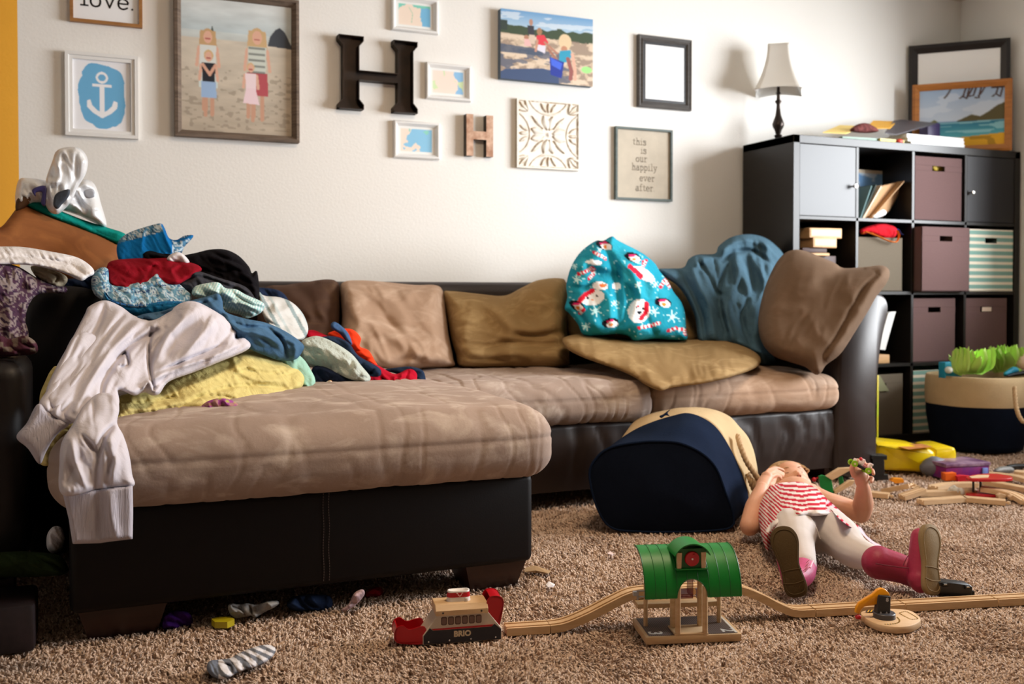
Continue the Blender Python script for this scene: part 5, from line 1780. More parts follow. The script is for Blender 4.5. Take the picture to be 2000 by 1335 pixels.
# seat pile to the right
SX = [(600, 650, 3.02), (830, 740, 3.0), (650, 755, 2.90)]
laun('orange_shirt', 'bright orange red garment beside the rose cushion', 'clothing', [(640, 652), (655, 645), (676, 641), (692, 645), (705, 660), (703, 676), (720, 684), (732, 704), (738, 718), (705, 705), (685, 685), (655, 665)], [(650, 650, 3.14), (735, 715, 3.10)], .035, cloth('orange_red_knit', '#ee4321'), R=9)
laun('denim_strap', 'narrow blue denim strap with silver buckle rising from the red clothes', 'strap', [(646, 634), (652, 628), (664, 634), (680, 650), (688, 672), (678, 668), (664, 652), (650, 643)], 3.04, .018, cloth('blue_denim_strap', '#44618a', var=.25, vs=14), R=6, step=2)
laun('red_shorts', 'red fabric with wavy ruffled hem lying on the seat', 'clothing', [(597, 648), (612, 644), (640, 655), (664, 658), (682, 672), (702, 698), (740, 714), (772, 730), (800, 718), (813, 724), (814, 744), (805, 748), (792, 745), (780, 750), (768, 747), (757, 753), (745, 750), (715, 754), (698, 748), (690, 722), (670, 695), (640, 675), (605, 662)],
     [(600, 650, 3.04), (810, 735, 2.96), (720, 750, 2.88), (680, 680, 3.02)], .035, cloth('crimson_cotton', '#b0142b'), R=9, step=2.5, folds=[([(740, 720), (745, 735), (757, 750)], 3, -.014), ([(772, 732), (768, 747)], 3, .014), ([(798, 724), (792, 744)], 3, -.014), ([(785, 728), (781, 748)], 3, .014), ([(620, 655), (670, 680), (710, 720)], 5, .012)])
laun('navy_jeans', 'dark navy trouser leg across the red garment', 'clothing', [(620, 662), (648, 656), (680, 668), (700, 694), (738, 716), (745, 728), (738, 737), (716, 736), (700, 718), (678, 698), (650, 680)], [(630, 660, 2.99), (740, 728, 2.90)], .035, cloth('navy_denim', '#26344c', var=.2, vs=20), R=9, folds=[([(730, 722), (722, 730)], 3, -.02)])
laun('navy_shorts', 'navy blue garment at the right end of the small clothes pile', 'clothing', [(750, 722), (786, 716), (806, 716), (824, 722), (830, 732), (830, 746), (812, 748), (800, 742), (775, 730)], [(760, 720, 3.02), (828, 740, 2.98)], .025, cloth('navy_denim', '#26344c', var=.2, vs=20), R=7)
laun('sherpa_bib', 'white fuzzy sherpa lined cloth with blue edge on the small pile', 'cloth', [(586, 692), (588, 668), (602, 659), (622, 656), (652, 668), (686, 690), (706, 714), (723, 735), (720, 745), (704, 749), (678, 742), (640, 726), (600, 712)],
     [(590, 680, 2.90), (720, 740, 2.86)], .05, cloth('sherpa', '#c9d3cb', bump=1.0, bs=160, bd=.006, sheen=.4), R=14)
laun('navy_cuffs', 'navy trouser leg end under the sherpa cloth', 'clothing', [(612, 716), (640, 716), (680, 735), (702, 742), (712, 752), (690, 754), (650, 748), (640, 755), (625, 764), (612, 760), (608, 740)], [(620, 750, 2.86), (705, 748, 2.85)], .025, cloth('navy_denim_dark', '#1c2438', var=.2, vs=20), R=7)
laun('patterned_socks', 'small orange red patterned garment at the base of the small pile', 'sock', [(630, 760), (634, 748), (646, 742), (656, 750), (680, 748), (702, 752), (700, 759), (670, 762), (645, 764)], 2.83, .018, m_col, R=6, step=1.6,
     colfn=lambda p: np.where((nz(p[:, 0] / 5, p[:, 1] / 4, 3) > .35)[:, None], lin('#e7dfd6'), np.where((nz(p[:, 0] / 7, p[:, 1] / 4, 8) > .3)[:, None], lin('#e4a32c'), lin('#d4401f'))))
# yellow shirt
m_yel = cloth('pale_yellow_cotton', '#d2c381', var=.08, bump=.4, bs=120, bd=.002)
laun('yellow_shirt', 'large pale yellow shirt spread on the chaise under the white hoodie', 'clothing', [(222, 822), (228, 798), (232, 775), (262, 766), (310, 762), (335, 742), (400, 715), (450, 695), (488, 682), (515, 690), (545, 703), (575, 714), (594, 732), (592, 752), (578, 762), (540, 773), (500, 785), (468, 788), (440, 796), (400, 804), (345, 812), (300, 818), (255, 824)],
     [(230, 818, 2.42), (590, 750, 2.76), (480, 690, 2.76), (400, 800, 2.48), (310, 765, 2.55)], .045, m_yel, R=13, step=2.8, wr=[(12, 3, 165, .007), (34, 1.8, 170, .010)],
     folds=[([(330, 765), (420, 735), (480, 715), (560, 725)], 10, .016), ([(360, 790), (400, 770), (470, 752), (560, 758)], 6, -.016), ([(240, 800), (300, 798), (350, 785), (390, 790)], 7, .014), ([(230, 785), (280, 786), (340, 775)], 4, -.014), ([(455, 700), (468, 725), (500, 740), (560, 745)], 6, .012), ([(385, 775), (430, 772), (455, 778)], 4, -.016)])
laun('yellow_sheet', 'pale yellow cloth edge hanging at the left below the white sleeve', 'cloth', [(116, 715), (100, 722), (88, 745), (78, 770), (76, 800), (66, 850), (74, 895), (82, 908), (98, 906), (112, 880), (128, 850), (160, 830), (180, 790), (170, 740)], [(100, 730, 2.42), (80, 900, 2.30), (170, 800, 2.36)], .03, m_yel, R=12)
laun('pink_sock_bundle', 'purple and pink wadded sock at the front edge of the yellow shirt', 'sock', [(384, 808), (390, 796), (404, 784), (428, 777), (452, 781), (468, 792), (464, 801), (440, 804), (412, 809)], 2.44, .03, m_col, R=9, step=2, wr=[(7, 2.5, 40, .009)],
     colfn=lambda p: np.where((nz(p[:, 0] / 8, p[:, 1] / 6, 5) > .1)[:, None], lin('#9c4f93'), np.where((p[:, 0] > 425)[:, None] & (p[:, 1] < 786)[:, None], lin('#a9a35a'), lin('#a77a77'))))
# white hoodie
m_hood = cloth('white_sweatshirt', '#cdc9d2', var=.03, bump=.3, bs=300, bd=.001, bump2=(14, .004))
m_hood2 = cloth('white_rib', '#c3bfcb', var=.04, bump=.6, bs=260, bd=.001, bscale=(6, 6, .5))
hd = thing('white_hoodie', 'white hooded sweatshirt spilling over the chaise with sleeves hanging down its front', 'hoodie', PY(250, 800, 2.4) * np.array([1, 1, 0]) + np.array([0, 0, .22]))
puff('body', [(165, 614), (174, 598), (204, 586), (236, 598), (262, 616), (295, 624), (322, 614), (352, 592), (378, 588), (402, 597), (440, 620), (463, 642), (460, 660), (478, 658), (487, 680), (430, 706), (380, 726), (330, 745), (312, 768), (298, 772), (282, 766), (262, 772), (232, 762), (232, 790), (205, 812), (150, 828), (95, 795), (90, 762), (112, 712), (140, 662)],
     [(200, 590, 2.72), (400, 600, 2.68), (480, 675, 2.66), (300, 765, 2.44), (110, 770, 2.30), (220, 790, 2.30)], .055, m_hood, R=11, step=2.6, soft=True, parent=hd, wr=[(24, 4.5, 130, -.017), (52, 1.8, 140, .016), (11, 4, 120, -.005)],
     folds=[([(270, 630), (220, 680), (180, 740), (150, 800)], 11, .026), ([(320, 640), (250, 680), (205, 740), (195, 790)], 8, -.028), ([(350, 620), (300, 680), (292, 730)], 7, -.02), ([(370, 600), (330, 650), (310, 700)], 13, .022), ([(205, 595), (190, 640), (150, 700)], 7, -.016), ([(295, 640), (290, 700), (300, 760)], 4, -.024),
            ([(300, 740), (360, 715), (430, 690), (475, 668)], 5, .014), ([(305, 728), (370, 700), (440, 672)], 5, -.018), ([(230, 700), (245, 690), (250, 712), (232, 716)], 4, -.028), ([(275, 765), (290, 745), (300, 765), (312, 750)], 4, .016), ([(420, 615), (390, 660), (340, 690)], 10, .014)])
puff('sleeve', [(150, 650), (118, 705), (92, 760), (76, 790), (100, 812), (134, 828), (156, 812), (196, 760), (226, 700), (200, 660)], [(150, 660, 2.52), (76, 790, 2.24), (134, 826, 2.22), (210, 700, 2.50)], .045, m_hood, R=10, step=2.6, soft=True, parent=hd, wr=[(20, 3.2, 115, -.009)], folds=[([(190, 690), (150, 740), (110, 800)], 8, .016), ([(160, 680), (128, 740), (100, 790)], 6, -.014)])
puff('cuff', [(75, 788), (104, 808), (135, 826), (118, 842), (104, 858), (90, 882), (77, 906), (55, 876), (32, 853), (52, 826)], [(105, 805, 2.22), (55, 870, 2.20)], .028, m_hood2, R=13, step=3, parent=hd)
puff('sleeve', [(142, 828), (160, 796), (192, 768), (226, 772), (233, 798), (229, 826), (241, 850), (252, 885), (258, 925), (259, 950), (195, 957), (122, 966), (116, 905), (121, 862)], [(190, 775, 2.26), (230, 800, 2.22), (190, 850, 2.125), (190, 960, 2.115)], .038, m_hood, R=12, step=2.6, Tb=.02, soft=True, parent=hd,
     wr=[(26, 3.2, 95, -.010), (12, 3, 80, -.003)], folds=[([(222, 830), (205, 850), (190, 888)], 7, -.026), ([(215, 855), (225, 900), (215, 940)], 11, .014), ([(160, 850), (185, 880), (190, 900)], 6, -.012), ([(140, 860), (150, 910), (170, 950)], 9, .012)])
puff('cuff', [(122, 962), (195, 953), (259, 946), (260, 1000), (259, 1052), (216, 1057), (196, 1060), (142, 1062), (134, 1012)], [(190, 955, 2.115), (190, 1055, 2.12)], .024, m_hood2, R=8, step=2.8, Tb=.016, smooth=False, parent=hd, folds=[([(216, 962), (218, 1010), (228, 1050)], 10, .010), ([(190, 965), (196, 1040)], 9, -.008)])
strap_ = MB()
strap_.tube([PY(u_, v_, 2.655) for u_, v_ in smooth_path([(192, 603), (184, 612), (176, 618), (168, 622)], 16)], .0028, 6)
strap_.build('drawstring', M('white_cord', '#ecebf0', rough=.8), hd)
# ================================================================ the child on the carpet
def D3(u, v, d):
    return np.array(PD(u, v, d), float)


def limb(m, pts, rad, n=28, seg=16, flat=1.0):
    P = smooth_path(pts, n)
    R = np.interp(np.linspace(0, 1, len(P)), np.linspace(0, 1, len(rad)), rad)
    m.tube(P, list(R), seg, flat=flat)
    m.sphere(P[0], R[0], 12)
    m.sphere(P[-1], R[-1], 12)


def fuse(m, name, mat, parent, vox=.003, smooth=4, sub=0):
    o = mk(name, m.v, m.f, mat, parent)
    r = o.modifiers.new('surface', 'REMESH')
    r.mode = 'VOXEL'
    r.voxel_size = vox
    r.use_smooth_shade = True
    s = o.modifiers.new('soften', 'SMOOTH')
    s.factor = .5
    s.iterations = smooth
    return o


m_skin = M('skin', '#dba68a', rough=.5, spec=.35, sss=.25, var=.10, vs=14, bump=.06, bs=300, bd=.0005)
kid = thing('person', 'small child lying on the carpet in striped red shirt, white tights and pink boots', 'person', PZ(1600, 1060, 0), 0)

HC = D3(1544, 945, 3.38)                 # head centre
HC[2] = max(HC[2], .085)
toC = -FW.copy()
toC[2] = 0
toC /= np.linalg.norm(toC)
nF = np.array([0, 0, 1.0]) * .80 + toC * .60 + RT * .10     # where the face looks
nF /= np.linalg.norm(nF)
rt = RT * .97 + FW * .18                                     # child's left side = picture right
rt = rt - nF * (rt @ nF)
rt /= np.linalg.norm(rt)
kU = np.cross(nF, rt)                                        # towards the crown
if kU @ toC > 0:
    kU = -kU


def hp(r_, k_, n_):
    return HC + rt * r_ + kU * k_ + nF * n_


body = MB()
# head: skull, face, cheeks, chin, nose, ears


def blob(c, r, sc_r=1, sc_k=1, sc_n=1, m=None):
    b = MB()
    b.sphere((0, 0, 0), r, 16)
    for p, f_ in ((b.v, b.f),):
        (m or body).add([tuple(c + rt * q[0] * sc_r + kU * q[1] * sc_k + nF * q[2] * sc_n) for q in p], f_)


blob(hp(0, .012, -.006), .068, 1.0, 1.06, 1.0)
blob(hp(0, -.02, .012), .054, 1.0, 1.05, .95)
blob(hp(.028, -.026, .030), .026, 1, 1, .9)
blob(hp(-.028, -.026, .030), .026, 1, 1, .9)
blob(hp(0, -.062, .030), .020, 1.1, .9, .9)
blob(hp(0, .030, .040), .034, 1.25, .9, .7)
blob(hp(0, -.012, .062), .0095, .85, 1.5, 1.2)
blob(hp(0, -.020, .071), .0085, 1.05, .9, .9)
blob(hp(.0065, -.022, .066), .006)
blob(hp(-.0065, -.022, .066), .006)
blob(hp(0, -.040, .058), .011, 1.5, .55, .7)
blob(hp(0, -.046, .055), .010, 1.3, .55, .7)
blob(hp(.024, .006, .049), .0115, 1.3, .75, .6)
blob(hp(-.024, .006, .049), .0115, 1.3, .75, .6)
for s_ in (-1, 1):
    blob(hp(.067 * s_, -.004, -.008), .013, .35, 1.2, .8)
# neck and torso
NK = hp(0, -.070, -.02)
CH = D3(1553, 968, 3.14)
BL = D3(1566, 1000, 2.93)
PV = D3(1582, 1035, 2.76)
CH[2], BL[2], PV[2] = .085, .088, .078
limb(body, [NK + kU * .03, NK, (NK + CH) / 2 + np.array([0, 0, .0]), CH], [.030, .030, .045, .07])
for c, r_, sx_, sf_ in ((CH, .067, 1.28, 1.35), (BL, .069, 1.18, 1.35), (PV, .062, 1.3, .9)):
    b = MB()
    b.sphere((0, 0, 0), r_, 16)
    body.add([tuple(c + RT * q[0] * sx_ + FW * q[1] * sf_ + UP * q[2] * .90) for q in b.v], b.f)
# arm lifting the toy (picture right)
S1, E1, W1 = D3(1612, 982, 3.12), D3(1682, 1001, 3.10), D3(1686, 951, 3.01)
E1[2] = .046
limb(body, [CH + RT * .05 + FW * .03, S1, (S1 + E1) / 2 + np.array([0, 0, .004]), E1], [.045, .038, .032, .029])
limb(body, [E1, E1 * .6 + W1 * .4 + RT * .004, W1], [.029, .031, .0195])
H1 = D3(1681, 928, 3.0)
limb(body, [W1, (W1 + H1) / 2 - RT * .002, H1 - np.array([0, 0, .002])], [.0195, .022, .022], flat=.8)


def finger(pts, r0=.0068, r1=.0052):
    limb(body, pts, [r0, r0 * .97, r1 * 1.03, r1], n=16, seg=10)


# fingers close round the toy: thumb side towards the viewer on the left, fingers behind and to the right
finger([D3(1668, 928, 2.990), D3(1664, 915, 2.980), D3(1668, 905, 2.973), D3(1675, 899, 2.971)], .0085, .0072)      # thumb, up along the near side
finger([D3(1672, 916, 3.005), D3(1676, 903, 3.010), D3(1684, 899, 2.995), D3(1690, 906, 2.983)], .0076, .0058)
finger([D3(1680, 920, 3.005), D3(1686, 911, 3.020), D3(1694, 907, 3.010), D3(1700, 913, 2.995)], .0076, .0058)
finger([D3(1690, 926, 3.005), D3(1697, 919, 3.017), D3(1704, 918, 3.005), D3(1706, 925, 2.990)], .0074, .0056)
finger([D3(1692, 936, 3.000), D3(1700, 933, 3.005), D3(1704, 934, 2.995), D3(1702, 940, 2.983)], .0072, .0054)
# arm with the hand on the face (picture left)
S2, E2, W2 = D3(1499, 985, 3.06), D3(1464, 1014, 2.93), D3(1488, 953, 3.06)
E2[2] = .047
limb(body, [CH - RT * .05 + FW * .03, S2, (S2 + E2) / 2, E2], [.045, .037, .032, .029])
limb(body, [E2, (E2 + W2) / 2 - RT * .003, W2], [.029, .029, .0195])
H2 = D3(1498, 932, 3.12)
limb(body, [W2, (W2 + H2) / 2 - RT * .003, H2], [.0195, .021, .020], flat=.75)
finger([D3(1497, 924, 3.14), D3(1505, 917, 3.18), D3(1518, 919, 3.22), D3(1530, 925, 3.245)], .0078, .0058)
finger([D3(1500, 928, 3.13), D3(1510, 921, 3.17), D3(1520, 924, 3.205), D3(1529, 929, 3.235)], .0076, .0056)
finger([D3(1503, 934, 3.12), D3(1512, 928, 3.15), D3(1520, 929, 3.19), D3(1525, 934, 3.22)], .0074, .0055)
finger([D3(1502, 926, 3.16), D3(1508, 915, 3.21), D3(1520, 914, 3.25), D3(1530, 918, 3.28)], .0070, .0052)
finger([D3(1501, 946, 3.09), D3(1508, 946, 3.11), D3(1512, 938, 3.15), D3(1514, 931, 3.18)], .0082, .0066)         # thumb
fuse(body, 'body', m_skin, kid, .0026, 3)

# face details
for s_ in (-1, 1):
    mface = MB()
    P = [hp(s_ * (.024 + .012 * t_), .004 - .0035 * (1 - t_ * t_), .0568 - .004 * abs(t_) - .003 * (s_ * t_ > 0) * abs(t_)) for t_ in np.linspace(-1, 1, 9)]
    mface.tube(P, [.0004, .0008, .001, .0011, .0011, .0011, .001, .0008, .0004], 6)
    mface.build('eyelash', M('lash_brown', '#7a4a34', rough=.7), kid)
mb_ = MB()
for s_ in (-1, 1):
    P = [hp(s_ * .024 + .014 * t_, .021 - .004 * t_ * t_, .0618 - .006 * t_ * t_) for t_ in np.linspace(-1, 1, 9)]
    mb_.tube(P, [.0004, .001, .0014, .0016, .0016, .0016, .0014, .001, .0004], 6)
mb_.build('eyebrows', M('brow_blond', '#c39a70', rough=.8), kid)
ml = MB()
for dy, w_ in ((-.0385, .0030), (-.0435, .0034)):
    P = [hp(.016 * t_, dy, .0655 - .006 * t_ * t_) for t_ in np.linspace(-1, 1, 11)]
    ml.tube(P, [max(.0006, w_ * (1 - t_ * t_) ** .5) for t_ in np.linspace(-1, 1, 11)], 8)
ml.build('lips', M('lip_pink', '#c06a62', rough=.45), kid)
mn = MB()
for s_ in (-1, 1):
    mn.sphere(hp(s_ * .005, -.0275, .0695), .0026, 8)
mn.build('nostrils', M('nostril_shade', '#8a4036', rough=.8), kid)
# hair: thick cap over the crown with strands
hair = MB()
for th_ in np.linspace(-1.25, 1.25, 46):
    for ph_ in np.linspace(0, 1, 5):
        a_ = th_
        r_ = .071 + .002 * math.sin(th_ * 23 + ph_ * 5)
        P = []
        for t_ in np.linspace(0, 1, 8):
            el = (1.18 - ph_ * .5) * (1 - t_) + (-1.1 - ph_ * .2) * t_
            P.append(hp(math.sin(a_) * r_ * (1 + .03 * ph_), .014 + math.cos(a_) * r_ * math.cos(el) * 1.06, -.006 + math.sin(el) * r_ * (.55 + .25 * math.cos(a_))))
        hair.tube(P, [.0022, .0045, .005, .005, .005, .0045, .004, .003], 5)
hair.build('hair', M('blond_hair', '#cba87e', rough=.55, sheen=.2, var=.3, vs=60), kid)

# tights
tg = MB()
for c, r_, sx_ in ((PV, .071, 1.42), (PV + FW * .05 + np.array([0, 0, .004]), .072, 1.3)):
    b = MB()
    b.sphere((0, 0, 0), r_, 16)
    tg.add([tuple(c + RT * q[0] * sx_ + FW * q[1] * 1.2 + UP * q[2] * .94) for q in b.v], b.f)
LH, LK, LA = PV - RT * .052 - FW * .01, D3(1556, 1070, 2.60), D3(1568, 1110, 2.50)
LK[2] = .082
LA[2] = .052
limb(tg, [LH, (LH + LK) / 2 + np.array([0, 0, .01]), LK, (LK + LA) / 2, LA], [.066, .060, .046, .040, .034])
RH, RK, RA = PV + RT * .045 - FW * .01, D3(1664, 1068, 2.60), D3(1722, 1101, 2.47)
RK[2] = .062
RA[2] = .064
limb(tg, [RH, (RH + RK) / 2 + np.array([0, 0, .008]), RK, (RK + RA) / 2, RA], [.065, .056, .045, .036, .030])
fuse(tg, 'tights', cloth('white_tights', '#d3ccca', bump=.15, bump2=None, var=.06, vs=9), kid, .0038, 8)
sm_ = MB()
sm_.tube([D3(1588, 1017, 2.655), D3(1595, 1030, 2.62), D3(1602, 1052, 2.60)], .0006, 5)
sm_.build('tights_seam', M('tights_seam', '#c4b9b6', rough=.9), kid)


# shirt: traced over chest and belly
def shirt_cols(p):
    x, y = p[:, 0], p[:, 1]
    # stripes arch over the body: follow curves y = a + k(x)
    xc = 1562 + (y - 945) * .25
    arch = y + ((x - xc) / 60) ** 2 * 9 + np.clip(1522 - x + (y - 950) * .1, 0, None) * .75 + 1.5 * nz(x / 16, y / 12, 3) - np.clip(x - 1605, 0, None) * .28
    s = (arch - 938) / 9.0
    c = np.where(((s % 1) < .52)[:, None], lin('#bd2d40'), lin('#e6dbd9'))
    # trailing side panel
    pan = (x > 1612) & (y > 968 + (x - 1612) * .55)
    c = np.where((pan & ((((x - 1612) * .62 + (y - 970) * .78) / 13 % 1) < .52))[:, None], lin('#b81f3a'), np.where(pan[:, None], lin('#e9b9c2'), c))
    d_, _ = seg_dist(p, smooth_path([(1500, 1035), (1520, 1016), (1560, 1008), (1590, 1003), (1632, 1003)], 20))
    return np.where((d_ < 4.5)[:, None], lin('#ece6e6'), c)


puff('striped_shirt', [(1494, 962), (1504, 950), (1522, 943), (1540, 941), (1556, 940), (1572, 943), (1590, 950), (1606, 964), (1621, 980), (1634, 998), (1640, 1009), (1610, 1007), (1588, 1008), (1560, 1009), (1538, 1012), (1522, 1024), (1508, 1044), (1503, 1066), (1500, 1078), (1492, 1062), (1484, 1030), (1481, 1005), (1483, 982)],
     [(1545, 942, 2.46), (1515, 948, 2.50), (1580, 946, 2.44), (1484, 990, 2.45), (1482, 1020, 2.40), (1500, 1076, 2.27), (1522, 1024, 2.13), (1560, 1009, 2.09), (1600, 1007, 2.09), (1640, 1009, 2.20), (1620, 980, 2.34), (1560, 975, 2.34)], .10, m_col, R=30, Tb=.02, step=1.7, parent=kid, colfn=shirt_cols, wr=[(16, 2.6, 155, -.006)],
     folds=[([(1510, 960), (1500, 990), (1505, 1040)], 5, -.012), ([(1570, 985), (1600, 992), (1625, 1000)], 4, .006), ([(1520, 1000), (1545, 995), (1580, 996)], 5, .008), ([(1524, 945), (1520, 955), (1512, 968)], 2.5, -.008)])
puff('shirt_side_panel', [(1618, 976), (1634, 990), (1652, 1006), (1668, 1020), (1682, 1030), (1692, 1044), (1706, 1056), (1721, 1064), (1718, 1068), (1704, 1062), (1690, 1050), (1676, 1036), (1656, 1026), (1640, 1014), (1626, 998), (1616, 986)],
     [(1620, 980, 2.33), (1680, 1035, 2.13), (1720, 1066, 2.08)], .016, m_col, R=6, step=1.8, parent=kid, colfn=lambda p: np.where((p[:, 0] > 1678)[:, None], lin('#ddc4cf'), shirt_cols(p)))

# boots
m_boot = M('pink_boot_leather', '#a32b4e', rough=.5, spec=.4, var=.25, vs=14, bump=.25, bs=120, bd=.002)
m_boot2 = M('bright_pink_boot', '#c24c7c', rough=.5, spec=.4, var=.2, vs=14, bump=.25, bs=120, bd=.002)
m_sole = M('tan_rubber_sole', '#84704f', rough=.7, spec=.3, bump=.35, bs=240, bd=.0015)
m_sole_shade = M('shaded_rubber_sole', '#4f3f26', rough=.75, spec=.25, bump=.35, bs=240, bd=.0015)  # same rubber as the other sole, its shade painted in as darker colour
SHOE = [(0, -.083), (.018, -.080), (.0265, -.068), (.0275, -.050), (.024, -.025), (.023, -.005), (.029, .020), (.0345, .042), (.034, .060), (.026, .076), (.012, .084), (-.004, .085), (-.018, .079), (-.028, .064), (-.031, .044), (-.028, .020), (-.024, -.005), (-.024, -.030), (-.0265, -.052), (-.025, -.070), (-.016, -.080)]


def boot(C, up, nrm, mirror, mat, msole, shaft_pts, shaft_r, label):
    """C centre of the sole, up = heel to toe, nrm = out of the sole; foot on the other side"""
    up = up / np.linalg.norm(up)
    nrm = nrm - up * (nrm @ up)
    nrm /= np.linalg.norm(nrm)
    sd = np.cross(up, nrm) * mirror
    q = lambda a, b, c: C + sd * a + up * b + nrm * c
    b_ = MB()
    limb(b_, [q(0, .056, -.030), q(0, .02, -.033), q(0, -.02, -.036), q(0, -.054, -.033)], [.022, .0255, .0255, .0245], n=30)
    limb(b_, [q(0, .058, -.024), q(0, .02, -.026), q(0, -.056, -.026)], [.0175, .0195, .0195], n=20)
    limb(b_, [q(0, -.045, -.035)] + shaft_pts, shaft_r)
    bo = fuse(b_, 'boot', mat, kid, .003, 9)
    bo['label'] = label
    sh_ = smooth_path(SHOE, 80, True)
    MB().prism(sh_, -.010, .004, lambda a, b, c: q(a * mirror, b, c), r=.0018).build('sole', msole, bo, angle=50)
    rm = MB()
    sc = sh_ * np.array([.84, .90])
    rm.tube([q(a * mirror, b, .0042) for a, b in sc], .0011, 6, closed=True)
    rm.tube([q(t_ * .024, -.020 + .002 * (1 - t_ * t_), .0042) for t_ in np.linspace(-1, 1, 8)], .0012, 6)
    rm.tube([q(t_ * .026, -.046 - .004 * (1 - t_ * t_), .0042) for t_ in np.linspace(-1, 1, 8)], .0012, 6)
    rm.build('sole_ridges', msole, bo)
    return bo, q


upL = D3(1531, 1045, 2.39) - D3(1558, 1150, 2.36)
CL = D3(1541, 1097, 2.375)
bL, qL = boot(CL, upL, toC * 1.0 + np.array([0, 0, -.10]) - RT * .10, -1, m_boot2, m_sole_shade, [D3(1566, 1122, 2.44), D3(1567, 1104, 2.52)], [.026, .030, .037], 'bright pink boot seen from its sole painted in shade')
CR = D3(1818, 1092, 2.385)
upR = D3(1818, 1035, 2.42) - D3(1822, 1150, 2.37)
bR, qR = boot(CR, upR, toC * .92 + RT * .40, 1, m_boot, m_sole, [D3(1792, 1124, 2.44), D3(1760, 1110, 2.46), D3(1716, 1098, 2.475)], [.028, .033, .036, .042], 'dark pink boot lying on its side with tan sole')
sb = MB()
sb.tube(smooth_path([D3(1710, 1100, 2.435), D3(1735, 1104, 2.425), D3(1765, 1108, 2.415), D3(1796, 1110, 2.395)], 20), .0016, 6)
sb.tube(smooth_path([D3(1774, 1084, 2.43), D3(1768, 1094, 2.42), D3(1764, 1104, 2.415)], 12), .0012, 6)
sb.build('boot_seam', M('boot_seam_dark', '#6d1833', rough=.6), bR)
sb = MB()
for k in range(4):
    sb.tube(smooth_path([D3(1568 + k * 2, 1120 - k * 7, 2.405), D3(1574 + k * 2, 1114 - k * 7, 2.40), D3(1580 + k, 1108 - k * 6, 2.405)], 10), .0010, 5)
sb.tube(smooth_path([D3(1582, 1108, 2.41), D3(1588, 1094, 2.44)], 6), .0022, 6)
sb.build('boot_stitching', M('pale_pink_stitch', '#eeb9cf', rough=.5), bL)

# toy car held in the hand
car = thing('toy_car', 'white and pink toy racing car with green wheels held up by the child', 'toy car', D3(1683, 908, 2.965))
m_cw = M('toy_white_plastic', '#ecd9da', rough=.35)
m_cp = M('toy_pink_plastic', '#d98a92', rough=.4)
m_cg = M('toy_green_wheel', '#8cc41f', rough=.35)
m_cb = M('toy_black_plastic', '#181a1c', rough=.4)
ux = D3(1698, 922, 2.965) - D3(1664, 904, 2.965)
ux /= np.linalg.norm(ux)
uy = np.cross(FW, ux)
uy /= np.linalg.norm(uy)
if uy[2] < 0:
    uy = -uy
Oc = D3(1680, 911, 2.967)
qc = lambda a, b, c: Oc + ux * a + uy * b + FW * c


def cbox(m, a0, a1, b0, b1, c0, c1, r=.0015):
    t_ = MB().box((a0, b0, c0), (a1, b1, c1), r, 2)
    m.add([tuple(qc(*p)) for p in t_.v], t_.f)


m = MB()
cbox(m, -.026, .026, -.004, .004, -.006, .022)
m.build('chassis', m_cb, car)
m = MB()
cbox(m, -.024, .004, .006, .016, -.002, .016, .003)
cbox(m, .000, .006, .004, .026, -.002, .016, .002)
cbox(m, .022, .030, .006, .024, .000, .016, .003)
cbox(m, .024, .034, .018, .025, .000, .016, .002)
m.build('body', m_cw, car)
m = MB()
cbox(m, .004, .022, .003, .011, .001, .014, .003)
m.build('cockpit', m_cp, car)
m = MB()
m.sphere(qc(-.007, .022, .006), .005, 10)
m.build('driver_helmet', M('toy_red_plastic', '#c8202f', rough=.35), car)
for a_ in (-.022, .024):
    w_ = MB()
    for rr_, c0, c1 in ((.0092, -.012, -.004),):
        P = [qc(a_, 0, c0), qc(a_, 0, c1)]
        w_.tube(P, rr_, 20)
    wo = w_.build('wheel', m_cg, car)
    h_ = MB().tube([qc(a_, 0, -.0132), qc(a_, 0, -.012)], .0032, 12).build('hub', M('hub_cream', '#d9d3a8', rough=.4), wo)
    w2 = MB().tube([qc(a_, 0, .018), qc(a_, 0, .026)], .0092, 20).build('wheel', m_cg, car)
# ================================================================ baskets
m_navy = cloth('navy_canvas', '#141f34', bump=.5, bs=180, bd=.002, var=.15, vs=12, bump2=None)
m_navy2 = cloth('navy_canvas_base', '#0f1522', bump=.5, bs=180, bd=.002, var=.15, vs=12, bump2=None)
m_cream = cloth('cream_canvas', '#c7ae88', bump=.5, bs=140, bd=.002, var=.12, vs=8, bump2=None)
m_rope = M('cream_rope', '#c2a37c', rough=.9, bump=.6, bs=90, bd=.003)
bk = thing('canvas_basket', 'navy and cream canvas basket tipped on its side with its base facing out', 'basket', PZ(1300, 1030, 0) + np.array([.1, .15, 0]))


def resamp(P, n):
    P = smooth_path(P, 200, True)
    P = np.vstack([P, P[:1]])
    s = np.r_[0, np.cumsum(np.hypot(*np.diff(P, axis=0).T))]
    t = np.linspace(0, s[-1], n, endpoint=False)
    return np.stack([np.interp(t, s, P[:, 0]), np.interp(t, s, P[:, 1])], 1)


